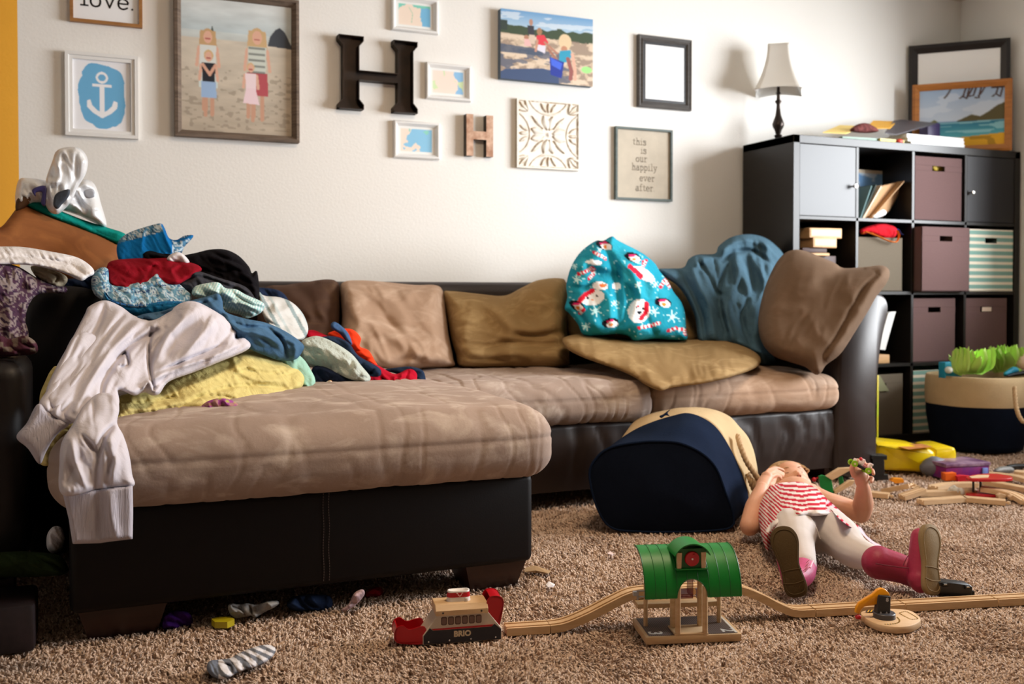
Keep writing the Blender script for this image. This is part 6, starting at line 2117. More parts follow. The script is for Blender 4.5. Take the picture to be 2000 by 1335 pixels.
q0 = resamp([(1151, 925), (1165, 893), (1193, 873), (1246, 863), (1288, 861), (1330, 865), (1372, 885), (1399, 914), (1416, 958), (1432, 1005), (1425, 1030), (1360, 1037), (1309, 1038), (1246, 1037), (1193, 1029), (1165, 988)], 96)
q1 = resamp([(1186, 893), (1205, 865), (1235, 841), (1275, 823), (1315, 811), (1343, 806), (1374, 816), (1403, 839), (1430, 882), (1452, 932), (1462, 970), (1456, 998), (1400, 1006), (1330, 1008), (1260, 1003), (1212, 960)], 96)
q2 = resamp([(1212, 880), (1222, 845), (1245, 820), (1288, 801), (1330, 796), (1380, 798), (1420, 810), (1448, 834), (1467, 861), (1478, 905), (1483, 950), (1478, 974), (1420, 982), (1350, 984), (1280, 975), (1232, 930)], 96)


def loft(rings, name, mat, parent, cap=None, sag=0.0):
    V = np.concatenate(rings)
    n = len(rings[0])
    F = [(i * n + k, i * n + (k + 1) % n, (i + 1) * n + (k + 1) % n, (i + 1) * n + k) for i in range(len(rings) - 1) for k in range(n)]
    if cap is not None:
        F.append(tuple(range(n)))
    return mk(name, V, F, mat, parent)


def ringpx(q, d, tilt=0.0):
    vv = q[:, 1]
    return PD(q[:, 0], vv, np.full(len(q), d) + tilt * (vv - vv.mean()) / 200)


NS_ = 14
nav = []
for i in range(NS_ + 1):
    t_ = i / NS_
    q = q0 * (1 - t_) + q1 * t_
    d = 3.05 + (3.24 - 3.05) * t_
    R_ = ringpx(q, d)
    c = R_.mean(0)
    k = np.arange(96)
    amp = .010 * math.sin(math.pi * t_) * nz(k / 7.0, np.full(96, t_ * 2), 3) * np.clip(1.2 - np.abs(((k / 96) % 1) - .4) * 2, 0, 1)
    nav.append(R_ + (R_ - c) / np.linalg.norm(R_ - c, axis=1)[:, None] * amp[:, None])
nb_ = loft(nav, 'navy_body', m_navy, bk)
crm = []
for i in range(9):
    t_ = i / 8
    q = q1 * (1 - t_) + q2 * t_
    R_ = ringpx(q, 3.24 + .19 * t_)
    c = R_.mean(0)
    k = np.arange(96)
    amp = .006 * nz(k / 4.0, np.full(96, t_ * 1.5), 7)
    crm.append(R_ + (R_ - c) / np.linalg.norm(R_ - c, axis=1)[:, None] * amp[:, None])
co_ = loft(crm, 'cream_band', m_cream, bk)
co_.modifiers.new('thickness', 'SOLIDIFY').thickness = .004
# base panel, domed and slumped
capV, capF = [], []
c0_ = ringpx(q0, 3.05)
cen = c0_.mean(0)
rings = []
for i in range(12):
    t_ = i / 11
    rr_ = 1 - t_
    R_ = cen + (c0_ - cen) * max(rr_, .001)
    k = np.arange(96)
    off = .016 * (1 - rr_ ** 2) + .008 * nz(R_[:, 0] * 9, R_[:, 2] * 9, 4) * (1 - rr_)
    rings.append(R_ - FW * off[:, None] * (1 if True else 0))
loft(rings, 'base_panel', m_navy2, bk)
sm_ = MB()
sm_.tube([p - FW * .002 for p in c0_], .0035, 6, closed=True)
sm_.build('piping', m_navy, bk)


def rope(path, r, n=160, tw=70):
    P = smooth_path(path, n)
    m = MB()
    for k in range(3):
        T = np.gradient(P, axis=0)
        T /= np.linalg.norm(T, axis=1)[:, None]
        A = np.cross(T, [0.3, 1, .2])
        A /= np.linalg.norm(A, axis=1)[:, None]
        B = np.cross(T, A)
        s = np.r_[0, np.cumsum(np.linalg.norm(np.diff(P, axis=0), axis=1))]
        ph = s * tw * 2 + k * 2.094
        m.tube(P + (A * np.cos(ph)[:, None] + B * np.sin(ph)[:, None]) * r * .5, r * .58, 7)
    return m


rope([D3(1441, 850, 3.30), D3(1447, 872, 3.26), D3(1458, 900, 3.24), D3(1474, 925, 3.24), D3(1484, 942, 3.25), D3(1481, 956, 3.26), D3(1473, 955, 3.26), D3(1466, 938, 3.25), D3(1463, 925, 3.27)], .0095).build('rope_handle', m_rope, bk)
puff('label_print', [(1288, 812), (1296, 808), (1304, 802), (1310, 799), (1304, 806), (1308, 812), (1300, 811), (1292, 816)], PD(1298, 808, 3.25)[1], .002, m_navy, R=3, step=1.2, parent=bk)

# upright basket at the right
bx, by = PZ(1955, 880, 0)[0] - .02, 3.44
b2 = thing('canvas_basket', 'upright navy and cream canvas basket full of toys in front of the bookcase', 'basket', (bx, by, 0))


def wob(prof, seed, amp=.006, seg=72):
    V, F = [], []
    for i, (r, z) in enumerate(prof):
        for k in range(seg):
            a = 2 * math.pi * k / seg
            rr_ = r + amp * float(nz(math.cos(a) * 2.2 + 5, math.sin(a) * 2.2 + z * 9, seed))
            V.append((rr_ * math.cos(a), rr_ * math.sin(a), z))
    for i in range(len(prof) - 1):
        for k in range(seg):
            F.append((i * seg + k, i * seg + (k + 1) % seg, (i + 1) * seg + (k + 1) % seg, (i + 1) * seg + k))
    return V, F


V, F = wob([(.001, .004), (.16, .0), (.198, .004), (.205, .03), (.215, .10), (.224, .16), (.226, .212)], 3)
mk('navy_body', V, F, m_navy2, b2, local=True)
V, F = wob([(.226, .212), (.229, .24), (.230, .28), (.228, .32), (.224, .345), (.219, .350), (.214, .345), (.214, .30), (.20, .24)], 3, .009)
mk('cream_band', V, F, m_cream, b2, local=True)
rope([PD(1981, 755, 4.34), PD(1984, 790, 4.32), PD(1992, 815, 4.30), PD(2003, 824, 4.30), PD(2014, 812, 4.32), PD(2018, 780, 4.36), PD(2016, 755, 4.40)], .009, 120).build('rope_handle', m_rope, b2)
m_tulle = M('lime_tulle', '#d2ff86', rough=.9, sheen=.1)


def tulle(nm, lab, uc, vc, wpx, hpx, y, seed):
    m = MB()
    rng = random.Random(seed)
    for k in range(17):
        a = k / 17 * math.pi * 2
        cx, cz = math.cos(a) * wpx * .28, abs(math.sin(a)) * hpx * .2
        pts = [(uc + cx, vc + hpx * .4), (uc + cx * 1.5 + rng.uniform(-4, 4), vc + rng.uniform(-.1, .2) * hpx), (uc + cx * 2.0 + rng.uniform(-5, 5), vc - hpx * (.1 + .5 * rng.random()) - cz)]
        P = smooth_path([PY(p[0], p[1], y + .10 * math.sin(a) * (i / 2)) for i, p in enumerate(pts)], 14)
        w = np.interp(np.linspace(0, 1, len(P)), [0, .6, 1], [.012, .045, .028]) * rng.uniform(.7, 1.1)
        T = RT * math.cos(a + 1.4) + np.array([0, 0, .3]) + FW * math.sin(a)
        T = T / np.linalg.norm(T)
        V, Fs = [], []
        nn = 9
        for i, p in enumerate(P):
            for j in range(nn):
                s = j / (nn - 1) * 2 - 1
                V.append(p + T * s * w[i] + FW * .010 * math.sin(s * 7 + k) * (i / len(P)) + UP * .007 * math.cos(s * 9 + k * 2) * (i / len(P)))
        for i in range(len(P) - 1):
            for j in range(nn - 1):
                Fs.append((i * nn + j, i * nn + j + 1, (i + 1) * nn + j + 1, (i + 1) * nn + j))
        m.add(V, Fs)
    o = m.build(nm, m_tulle)
    return tag(o, lab, 'tulle')


tulle('tulle_puff', 'lime green tulle puff at the near left of the upright basket', 1898, 712, 66, 44, 3.40, 3)
tulle('tulle_puff', 'lime green tulle puff at the far right of the upright basket', 1962, 708, 56, 44, 3.50, 9)
tag(MB().box(PY(1846, 726, 3.42) - np.array([0, 0, .03]), PY(1866, 705, 3.46), .003).build('toy_block', M('toy_teal', '#1f93b5', rough=.5)), 'turquoise toy box corner at the left rim of the upright basket', 'toy')
tag(MB().sphere(PY(1853, 722, 3.38), .018, sc=(1, 1, .9)).build('toy_figure', M('toy_pale', '#dde4dc', rough=.5)), 'small white toy at the left rim of the upright basket', 'toy')
tag(MB().sphere(PY(1998, 706, 3.44), .034, sc=(1, 1, 1.1)).build('doll_head', M('toy_peach', '#e6c4b2', rough=.5)), 'pale peach round toy at the right rim of the upright basket', 'toy')
tag(puff('teal_toy', [(1960, 728), (1968, 722), (1978, 716), (1988, 718), (1990, 726), (1975, 733), (1962, 735)], 3.36, .015, M('toy_teal', '#1f93b5', rough=.5), R=5, step=3), 'small teal toy between the tulle and the dark toy in the basket', 'toy')
tag(puff('black_toy', [(1966, 732), (1985, 726), (2010, 722), (2014, 732), (1990, 734), (1968, 736)], 3.34, .015, M('toy_black_plastic', '#181a1c', rough=.4), R=5, step=3), 'flat black toy lying at the front right of the upright basket', 'toy')
tag(puff('black_hat', [(1918, 692), (1930, 684), (1945, 682), (1958, 688), (1956, 700), (1925, 704)], 3.56, .02, M('toy_black_plastic', '#181a1c', rough=.4), R=8, step=3), 'dark round toy at the back of the upright basket behind the tulle', 'toy')


# ================================================================ things under and beside the sofa
def pxprism(m, poly, d0, th, smooth_n=0, r=0.0):
    """solid with the measured face outline, standing at distance d0, true thickness th"""
    P = smooth_path(poly, smooth_n, True) if smooth_n else np.asarray(poly, float)
    sc = d0 / FPX
    c = P.mean(0)
    C0 = D3(c[0], c[1], d0)
    P2 = np.array([D3(a, b, d0) - C0 for a, b in P])
    xy = np.stack([P2 @ RT, P2 @ UP], 1)
    return m.prism([tuple(p) for p in xy], 0, th, lambda a, b, t: C0 + RT * a + UP * b + FW * t, r=r)


laun2 = laun
FL = lambda u, v: float(PZ(u, v, 0)[1])
laun('sock', 'grey and white striped sock lying alone on the carpet in the foreground', 'sock', [(405, 1296), (412, 1289), (430, 1287), (450, 1284), (468, 1274), (490, 1265), (512, 1259), (528, 1259), (538, 1266), (535, 1278), (520, 1292), (500, 1302), (478, 1308), (462, 1314), (444, 1324), (428, 1325), (412, 1318), (404, 1306)],
     [(410, 1320, FL(420, 1325) - .0), (535, 1262, FL(530, 1276)), (440, 1285, FL(440, 1303)), (500, 1300, FL(500, 1304))], .028, m_col, step=1.6,
     colfn=lambda p: np.where((p[:, 0] < 426)[:, None], lin('#6f7684'), np.where(((((p[:, 0] * .95 - p[:, 1] * 1.35) + 8 * np.sin(p[:, 1] / 9)) / 29) % 1 < .5)[:, None], lin('#6d7078'), lin('#dad8dc'))),
     wr=[(12, 2.5, -35, -.004)], folds=[([(425, 1292), (450, 1300), (452, 1318)], 3, -.008), ([(440, 1300), (480, 1290), (520, 1270)], 4, -.004)])
sk = MB()
sk.sphere((0, 0, 0), 1, 14)
laun('sock', 'grey crumpled sock half under the chaise between its two feet', 'sock', [(445, 1184), (452, 1178), (470, 1180), (482, 1177), (500, 1180), (520, 1174), (540, 1172), (545, 1178), (535, 1186), (515, 1196), (498, 1206), (490, 1202), (478, 1204), (462, 1207), (450, 1200)], FL(495, 1207) + .0, .025, cloth('grey_knit', '#8f8d8b'), step=1.8, folds=[([(455, 1184), (470, 1190), (480, 1200)], 3, -.010), ([(488, 1182), (492, 1200)], 3, -.01)])
laun('purple_cloth', 'dark purple fabric under the chaise beside its left foot', 'cloth', [(316, 1222), (320, 1200), (340, 1192), (366, 1194), (376, 1208), (372, 1222), (345, 1228), (322, 1230)], FL(345, 1228) + .03, .03, cloth('purple_fleece', '#3d1a62'), step=2.5)
laun('navy_cloth', 'dark blue cloth bundle in the shadow under the chaise', 'cloth', [(560, 1182), (572, 1166), (600, 1160), (640, 1162), (650, 1176), (642, 1190), (610, 1194), (575, 1192)], FL(605, 1192) + .02, .03, cloth('navy_cotton', '#1d2942'), step=2.5)
laun('sock', 'pale pink sock toe poking out under the chaise toward its right foot', 'sock', [(690, 1160), (700, 1152), (710, 1151), (712, 1160), (702, 1174), (688, 1186), (674, 1192), (666, 1190), (680, 1180)], FL(680, 1192) + .0, .02, cloth('pale_pink_knit', '#b59a9e'), step=2)
laun('red_cloth', 'dark red cloth scrap under the chaise next to its right foot', 'cloth', [(712, 1160), (725, 1148), (742, 1146), (748, 1156), (740, 1168), (722, 1172)], FL(730, 1172) + .05, .02, cloth('dark_red_cotton', '#8a1222'), step=2.5)
m = MB()
hexp = [(413, 1208), (424, 1204), (450, 1203), (458, 1208), (444, 1214), (420, 1214)]
P = [PZ(a, b, .014) for a, b in hexp]
m.prism([(p[0], p[1]) for p in P], 0.0, .014, lambda a, b, t: (a, b, t))
tag(m.build('toy_tile', M('toy_yellow_tile', '#b5a516', rough=.4), smooth=False), 'yellow six sided toy tile on the carpet under the chaise', 'toy')
for nm, lab, pts, col_ in (('paper_scrap', 'small white folded paper scrap on the carpet right of the chaise', [(1066, 1141), (1072, 1136), (1084, 1138), (1080, 1143), (1070, 1146)], '#e6e2e4'),
                           ('cardboard_scrap', 'flat tan cardboard piece sticking out by the right foot of the chaise', [(1025, 1108), (1045, 1105), (1076, 1112), (1070, 1120), (1046, 1114), (1025, 1114)], '#a98a64'),
                           ('paper_scrap', 'tiny pale pink scrap on the carpet between the chaise and basket', [(1186, 1080), (1192, 1077), (1200, 1080), (1195, 1084)], '#d9c4c0')):
    P = [PZ(a, b, .010) for a, b in pts]
    V = [tuple(p) for p in P] + [(p[0], p[1], p[2] - .003) for p in P]
    n = len(P)
    V = [(x, y, z + .003 * math.sin(i * 2.3)) for i, (x, y, z) in enumerate(V)]
    tag(mk(nm, V, [tuple(range(n)), tuple(range(2 * n - 1, n - 1, -1))] + [(k, k + n, (k + 1) % n + n, (k + 1) % n) for k in range(n)], M(nm + col_, col_, rough=.8), smooth=False), lab, 'scrap')
# dim things in the shadow at the far left
laun('green_cloth', 'dark green blanket in the shadow below the black armchair', 'blanket', [(-30, 1085), (0, 1078), (50, 1076), (110, 1082), (130, 1100), (128, 1120), (60, 1126), (-30, 1122)], 2.36, .05, cloth('dark_green_fleece', '#2c3a22'))
laun('white_sock_pair', 'white sock in the shadow between the armchair and chaise', 'sock', [(92, 1044), (104, 1028), (120, 1030), (126, 1050), (120, 1072), (104, 1080), (92, 1070)], 2.40, .03, cloth('white_knit', '#dcd9de'))
tag(MB().box((-.42, 2.24, .0), (-.10, 2.40, .10), .01).build('picture_book', M('dark_patterned_box', '#2a1d20', rough=.5, var=.6, vs=25)), 'dark patterned box on the carpet at the lower left edge', 'box')

# ================================================================ wooden railway in the foreground
m_beech = M('beech_wood', '#d4b38b', rough=.5, spec=.35, grain=(10, 10, 70), col2='#c29e72', bump=.1, bs=200, bd=.0005)
m_beech_b = M('beech_wood_pale', '#dcbd98', rough=.5, spec=.35, grain=(10, 10, 70), col2='#cfab80')
m_redp = M('glossy_red_plastic', '#b8101f', rough=.3, spec=.5)
m_whp = M('white_plastic_toy', '#e6e2e0', rough=.3)


def pos(u, d, z):
    """room point seen in column u at distance d, height z"""
    p = D3(u, CY, d)
    r = ray(u, HZ)
    r = r / (r @ FW)
    x, y = (r * d)[:2]
    return np.array([x, y, z])


TS = [(-.0205, 0), (.0205, 0), (.0205, .0165), (.0145, .0165), (.0145, .0120), (.0080, .0120), (.0080, .0165), (-.0080, .0165), (-.0080, .0120), (-.0145, .0120), (-.0145, .0165), (-.0205, .0165)]


def sweep_track(path, name='toy_track', n=28, mat=None, sec=TS):
    P = smooth_path(path, n) if len(path) > 2 else np.linspace(path[0], path[1], 6)
    T = np.gradient(P, axis=0)
    T /= np.linalg.norm(T, axis=1)[:, None]
    S = np.stack([T[:, 1], -T[:, 0], np.zeros(len(T))], 1)
    S /= np.linalg.norm(S, axis=1)[:, None]
    U = np.cross(S, T)
    k = len(sec)
    V = []
    for i in range(len(P)):
        for a, b in sec:
            V.append(P[i] + S[i] * a + U[i] * b)
    F = [(i * k + j, (i + 1) * k + j, (i + 1) * k + (j + 1) % k, i * k + (j + 1) % k) for i in range(len(P) - 1) for j in range(k)]
    F += [tuple(range(k)), tuple((len(P) - 1) * k + j for j in range(k))[::-1]]
    m = MB()
    m.add(V, F)
    # joining peg at the far end
    e = P[-1] + T[-1] * .006
    m.tube([P[-1] + U[-1] * .007 - T[-1] * .001, P[-1] + U[-1] * .007 + T[-1] * .008], .003, 8)
    m.lathe([(.0055, 0), (.0055, .009)], c=tuple(P[-1] + T[-1] * .010 + U[-1] * .003), seg=12)
    return m.build(name, mat or m_beech, smooth=True, angle=30)


dl = lambda u: 2.118 + (u - 982) * .00021
tp = [('short flat wooden track piece joined to the toy ferry', [(987, 0), (1071, 0)]),
      ('rising wooden track piece curving up to the toy station', [(1073, 0), (1105, .004), (1150, .022), (1195, .045), (1232, .062), (1268, .066)]),
      ('level wooden track piece passing through the toy station', [(1270, .066), (1404, .066)]),
      ('descending wooden track piece between the station and the crane', [(1406, .066), (1440, .062), (1480, .042), (1520, .016), (1550, .002), (1588, 0)]),
      ('flat wooden track piece behind the yellow toy crane', [(1591, 0), (1764, 0)]),
      ('long flat wooden track piece right of the toy crane', [(1767, 0), (1944, 0)]),
      ('last wooden track piece running out of the frame at the right edge', [(1947, 0), (2110, 0)])]
for lab, pts in tp:
    path = [pos(u_, dl(u_) + .012, z_) for u_, z_ in pts]
    tag(sweep_track(path), lab, 'toy track', 'wooden railway track in the foreground')

# ---- ferry
O_f = PZ(826, 1259, 0)
fr = thing('toy_ferry', 'wooden toy ferry with navy hull, red ramps and red white funnel', 'toy ferry', O_f, math.radians(-11.5))
HULL = [(0, 0), (0, .019), (.033, .063), (.137, .063), (.168, .024), (.168, 0)]
for k, yy in enumerate((0.0, .054)):
    s_ = MB().prism(HULL, yy, yy + .008, lambda a, b, t: (a, t, b), r=.0008).build('hull_side', M('ferry_cream', '#d3c6b4', rough=.5), fr, local=True, smooth=False)
    if k == 0:
        MB().prism([(.0015, .001), (.0015, .0185), (.0145, .0345), (.0215, .0285), (.146, .0285), (.1525, .0345), (.1665, .0225), (.1665, .001)], -.0012, .0005, lambda a, b, t: (a, t, b)).build('navy_panel', M('ferry_navy', '#1d1f2a', rough=.4), s_, local=True, smooth=False)
        MB().prism([(.0185, .0325), (.0225, .0295), (.146, .0295), (.150, .0335), (.147, .0335)], -.0010, .0005, lambda a, b, t: (a, t, b)).build('red_stripe', M('ferry_red', '#b2171f', rough=.4), s_, local=True, smooth=False)
        for w in range(6):
            cx_ = .0445 + w * .0148
            rr = smooth_path([(cx_ - .0055, .0395), (cx_ + .0055, .0395), (cx_ + .0055, .0555), (cx_ - .0055, .0555)], 4, True)
            wd = MB()
            for (hw, hh, c_) in ((.0062, .0088, 0),):
                pl = [(cx_ + hw * sx_ * (1 if ty else .6), .0475 + hh * sz_ * (.75 if ty else 1)) for sx_, sz_, ty in ((-1, -1, 1), (-1, -1, 0), (1, -1, 0), (1, -1, 1), (1, 1, 1), (1, 1, 0), (-1, 1, 0), (-1, 1, 1))]
            fo = MB().prism(pl, -.0009, .0002, lambda a, b, t: (a, t, b)).build('window_outline', M('ferry_outline', '#5a4038', rough=.5), s_, local=True, smooth=False)
            sc_ = lambda q_, f_: [(cx_ + (a - cx_) * f_, .0475 + (b - .0475) * (f_ + .04)) for a, b in q_]
            MB().prism(sc_(pl, .86), -.0012, .0, lambda a, b, t: (a, t, b)).build('window_border', M('ferry_cream', '#d3c6b4', rough=.5), fo, local=True, smooth=False) if False else None
            MB().prism(sc_(pl, .70), -.0013, .0, lambda a, b, t: (a, t, b)).build('window_pane', M('ferry_pane', '#7d6259', rough=.4), s_, local=True, smooth=False)
        text_mesh('BRIO', .0165, Matrix.Translation((.0835, -.0014, .0185)) @ Matrix.Rotation(math.pi / 2, 4, 'X'), M('ferry_letter', '#d9c6a6', rough=.5), 'lettering', s_, ext=.0003, bold=.0007)
        rv = [(.012, .006), (.056, .006), (.102, .006), (.155, .006)]
        for a_, b_ in rv:
            MB().sphere((a_, -.0014, b_), .0018, 8, sc=(1, .5, 1)).build('rivet', m_chrome, s_, local=True)
MB().box((.003, .008, .002), (.165, .054, .008), .001).build('deck', m_beech, fr, local=True)
MB().prism([(.030, .060), (.034, .060), (.026, .078), (.022, .076)], .002, .06, lambda a, b, t: (a, t, b)) if False else None
MB().prism([(.004, .022), (.008, .022), (.036, .063), (.032, .063)], .008, .054, lambda a, b, t: (a, t, b)).build('bow_wall', M('ferry_cream', '#d3c6b4', rough=.5), fr, local=True, smooth=False)
MB().prism([(.160, .022), (.164, .022), (.139, .063), (.135, .063)], .008, .054, lambda a, b, t: (a, t, b)).build('stern_wall', M('ferry_cream', '#d3c6b4', rough=.5), fr, local=True, smooth=False)
rf = MB()
rf.prism([(-.004, .060), (-.004, .070), (.006, .080), (.056, .080), (.066, .070), (.066, .060)], .0265, .1385, lambda a, b, t: (t, a, b), r=.001)
rfo = rf.build('wooden_roof', m_beech, fr, local=True, angle=30)
for a_ in (.042, .124):
    MB().sphere((a_, -.0045, .0655), .0022, 8, sc=(1, .5, 1)).build('screw', m_pewter, rfo, local=True)


def stadium(a, b, n=10):
    P = []
    for k in range(n + 1):
        t_ = -math.pi / 2 + math.pi * k / n
        P.append((a + b * math.cos(t_), b * math.sin(t_)))
    for k in range(n + 1):
        t_ = math.pi / 2 + math.pi * k / n
        P.append((-a + b * math.cos(t_), b * math.sin(t_)))
    return P


fc = (.080, .032)
fu = []
for nm, zs, mt in (('funnel_base', [(0.080, 1.06), (.089, 1.0)], m_whp), ('funnel_band', [(.089, 1.03), (.099, .98)], m_redp), ('funnel_rim', [(.099, .98), (.1025, .98), (.1025, .82), (.096, .80)], m_whp)):
    st_ = stadium(.014, .0105)
    V = []
    for z_, s_ in zs:
        V += [(fc[0] + a * s_, fc[1] + b * s_, z_) for a, b in st_]
    n = len(st_)
    F = [(i * n + k, i * n + (k + 1) % n, (i + 1) * n + (k + 1) % n, (i + 1) * n + k) for i in range(len(zs) - 1) for k in range(n)]
    if nm == 'funnel_rim':
        F.append(tuple((len(zs) - 1) * n + k for k in range(n)))
    mk(nm, V, F, mt, fr, local=True)
em = MB()
em.tube([(.0745, .0213, .0975), (.077, .0211, .0975), (.078, .0210, .094), (.0815, .0208, .0912), (.085, .0210, .094), (.086, .0211, .0975), (.0885, .0213, .0975)], .0008, 6)
em.build('funnel_emblem', M('emblem_pale', '#e9b9b4', rough=.5), fr, local=True)
MB().box((.0925, .0175, .080), (.0985, .0215, .0875), .001).build('life_boat', m_whp, fr, local=True)


def scoop(base, ang, name, L_=.058):
    """open curved red bow ramp: floor plate with side walls"""
    m = MB()
    n = 16
    Mx = Matrix.Translation(base) @ Matrix.Rotation(ang, 4, 'Y')
    for wy0, wy1 in ((0, .0022), (.0555, .0577)):
        pl = [(0, 0), (L_ * .75, .0), (L_ * .97, .008), (L_ * .97, .030), (L_ * .80, .037), (L_ * .55, .031), (.004, .034)]
        t_ = MB().prism(smooth_path(pl, 42, True), wy0, wy1, lambda a, b, t: (a, t, b))
        m.add([tuple(Mx @ Vector(p)) for p in t_.v], t_.f)
    t_ = MB().box((0, 0, 0), (L_ * .76, .0577, .0022), .0004, 1)
    m.add([tuple(Mx @ Vector(p)) for p in t_.v], t_.f)
    P = smooth_path([(L_ * .75, .001), (L_ * .93, .010), (L_ * .97, .022), (L_ * .92, .034)], 12)
    t_ = MB()
    for (a, b), (c, d) in zip(P[:-1], P[1:]):
        dx, dz = c - a, d - b
        l_ = math.hypot(dx, dz)
        nx_, nz2 = -dz / l_ * .0022, dx / l_ * .0022
        t_.prism([(a, b), (c, d), (c + nx_, d + nz2), (a + nx_, b + nz2)], 0, .0577, lambda p, q, s: (p, s, q))
    m.add([tuple(Mx @ Vector(p)) for p in t_.v], t_.f)
    return m.build(name, m_redp, fr, local=True, angle=50)


ml_ = scoop((.004, .0585, .004), math.pi, 'bow_ramp') if False else None
# bow ramp lowered to the left (mirrored), stern ramp raised at the right
m = MB()


def scoop_at(base, fwd, upv, name, L_):
    m = MB()
    f, u = np.array(fwd, float), np.array(upv, float)
    f /= np.linalg.norm(f)
    u /= np.linalg.norm(u)
    b0 = np.array(base, float)
    q = lambda a, y, b: tuple(b0 + f * a + u * b + np.array([0, y, 0]))
    out = smooth_path([(0, 0), (L_ * .70, .0), (L_ * .95, .006), (L_, .020), (L_ * .93, .034), (L_ * .74, .0385), (L_ * .52, .030), (.004, .034)], 48, True)
    for wy0, wy1 in ((0.003, .0055), (.0565, .059)):
        m.prism(out, wy0, wy1, lambda a, b, t: q(a, t, b))
    P = smooth_path([(0, .0008), (L_ * .70, .0008), (L_ * .93, .007), (L_ * .985, .020), (L_ * .92, .034)], 24)
    for (a, b), (c, d) in zip(P[:-1], P[1:]):
        dx, dz = c - a, d - b
        l_ = math.hypot(dx, dz)
        nx_, nz2 = -dz / l_ * .0024, dx / l_ * .0024
        m.prism([(a, b), (c, d), (c + nx_, d + nz2), (a + nx_, b + nz2)], .003, .059, lambda p, qq, s: q(p, s, qq))
    return m.build(name, m_redp, fr, local=True, angle=50)


scoop_at((.008, 0, .003), (-1, 0, .02), (0, 0, 1), 'bow_ramp', .068)
scoop_at((.158, 0, .018), (.30, 0, 1), (-1, 0, .30), 'stern_ramp', .072)

# ---- station
O_s = PZ(1262, 1259, 0)
rzs = math.radians(-17.0)
sta = thing('toy_station', 'wooden toy train station with green barrel roof, red clock and wooden posts', 'toy station', O_s, rzs)
Ms = np.array((Matrix.Translation(O_s) @ Matrix.Rotation(rzs, 4, 'Z')).inverted())


def SL(u, v, z):
    p = PZ(u, v, z)
    return Ms[:3, :3] @ p + Ms[:3, 3]


m_brs = M('brown_ribbed_platform', '#6e5a50', rough=.6, stripes=(0, .0042, .42, '#3c2e2a'))
bs = MB().box((0, 0, 0), (.207, .125, .016), .0015).build('base_plate', m_beech, sta, local=True)
tpl = MB().box((.007, .006, .0155), (.200, .119, .0168), 0).build('ribbed_platform', m_brs, bs, local=True, smooth=False)
for tx, x_, a_ in (('3', .024, -90), ('2', .183, -90)):
    text_mesh(tx, .042, Matrix.Translation((x_, .022, .0171)) @ Matrix.Rotation(math.radians(a_), 4, 'Z'), M('number_white', '#d9d3cb', rough=.5), 'platform_number', bs, ext=.0002, bold=.0009)
MB().box((.1945, .006, .0168), (.200, .119, .0174), 0).build('platform_edge', M('number_white', '#d9d3cb', rough=.5), bs, local=True, smooth=False)
a_, b_ = SL(1318, 1240, .017), SL(1384, 1238, .017)
MB().box((a_[0], a_[1] - .002, .016), (b_[0], a_[1] + .055, .020), .001).build('threshold', m_beech, sta, local=True)
for u_, v_, r_, zt_ in ((1261, 1221, .0047, .12), (1404, 1214, .0047, .11), (1324, 1239, .0058, .119), (1314, 1226, .0062, .14), (1377, 1237, .0058, .119), (1367, 1223, .0062, .14)):
    p = SL(u_, v_, .017)
    MB().lathe([(r_ * .95, 0), (r_, .001), (r_, zt_ - .016)], c=(p[0], p[1], .016), seg=18).build('post', m_beech, sta, local=True)
ZB, HH, YC, AA, PE = .098, .090, .080, .083, 1.76
RX0, RX1 = -.003, .2045
XCA, WA = .0985, .0335


def zarch(x):
    s = 1 - ((x - XCA) / WA) ** 2
    return ZB + (.037 * math.sqrt(s) if s > 0 else 0)


xs_ = np.unique(np.concatenate([np.linspace(RX0, RX1, 60), XCA + WA * np.cos(np.linspace(0, math.pi, 31)), [XCA - WA - 1e-4, XCA + WA + 1e-4]]))
NP_ = 36
m = MB()
for off in (0, 1):
    V = []
    for x in xs_:
        p0 = math.asin((zarch(x) - ZB) / HH)
        for j in range(NP_ + 1):
            ph = p0 + (PE - p0) * j / NP_
            k = 1 - off * .045
            V.append((x, YC - AA * k * math.cos(ph), ZB + HH * k * math.sin(ph) - (0 if not off else 0)))
    n1 = NP_ + 1
    F = [(i * n1 + j, (i + 1) * n1 + j, (i + 1) * n1 + j + 1, i * n1 + j + 1) for i in range(len(xs_) - 1) for j in range(NP_)]
    if off:
        F = [f[::-1] for f in F]
    m.add(V, F)
nn_ = len(xs_) * (NP_ + 1)
rim_f = []
for i in range(len(xs_) - 1):
    a0, a1 = i * n1, (i + 1) * n1
    rim_f.append((a0, a0 + nn_, a1 + nn_, a1))
    rim_f.append((a0 + NP_, a1 + NP_, a1 + NP_ + nn_, a0 + NP_ + nn_))
for j in range(NP_):
    rim_f.append((j, j + 1, j + 1 + nn_, j + nn_))
    e = (len(xs_) - 1) * n1
    rim_f.append((e + j, e + j + nn_, e + j + 1 + nn_, e + j + 1))
m.f += rim_f
m_green = M('green_plastic', '#0b7a2c', rough=.42, spec=.45, bump=.08, bs=300, bd=.0005)
roof = m.build('roof', m_green, sta, local=True, angle=50)
rb = MB()
for k in range(10):
    x = RX0 + (RX1 - RX0) * (k + .0) / 9
    p0 = math.asin((zarch(x) - ZB) / HH) if k not in (0, 9) else 0
    rb.tube([(x, YC - (AA + .0004) * math.cos(p), ZB + (HH + .0004) * math.sin(p)) for p in np.linspace(p0, PE, 30)], .0007 if 0 < k < 9 else .0013, 6)
rb.tube([(x, YC - AA * math.cos(math.asin((zarch(x) - ZB) / HH)) - .0005, zarch(x)) for x in xs_], .0012, 6)
rb.build('roof_ribs', M('dark_green_plastic', '#075c20', rough=.4), roof, local=True)
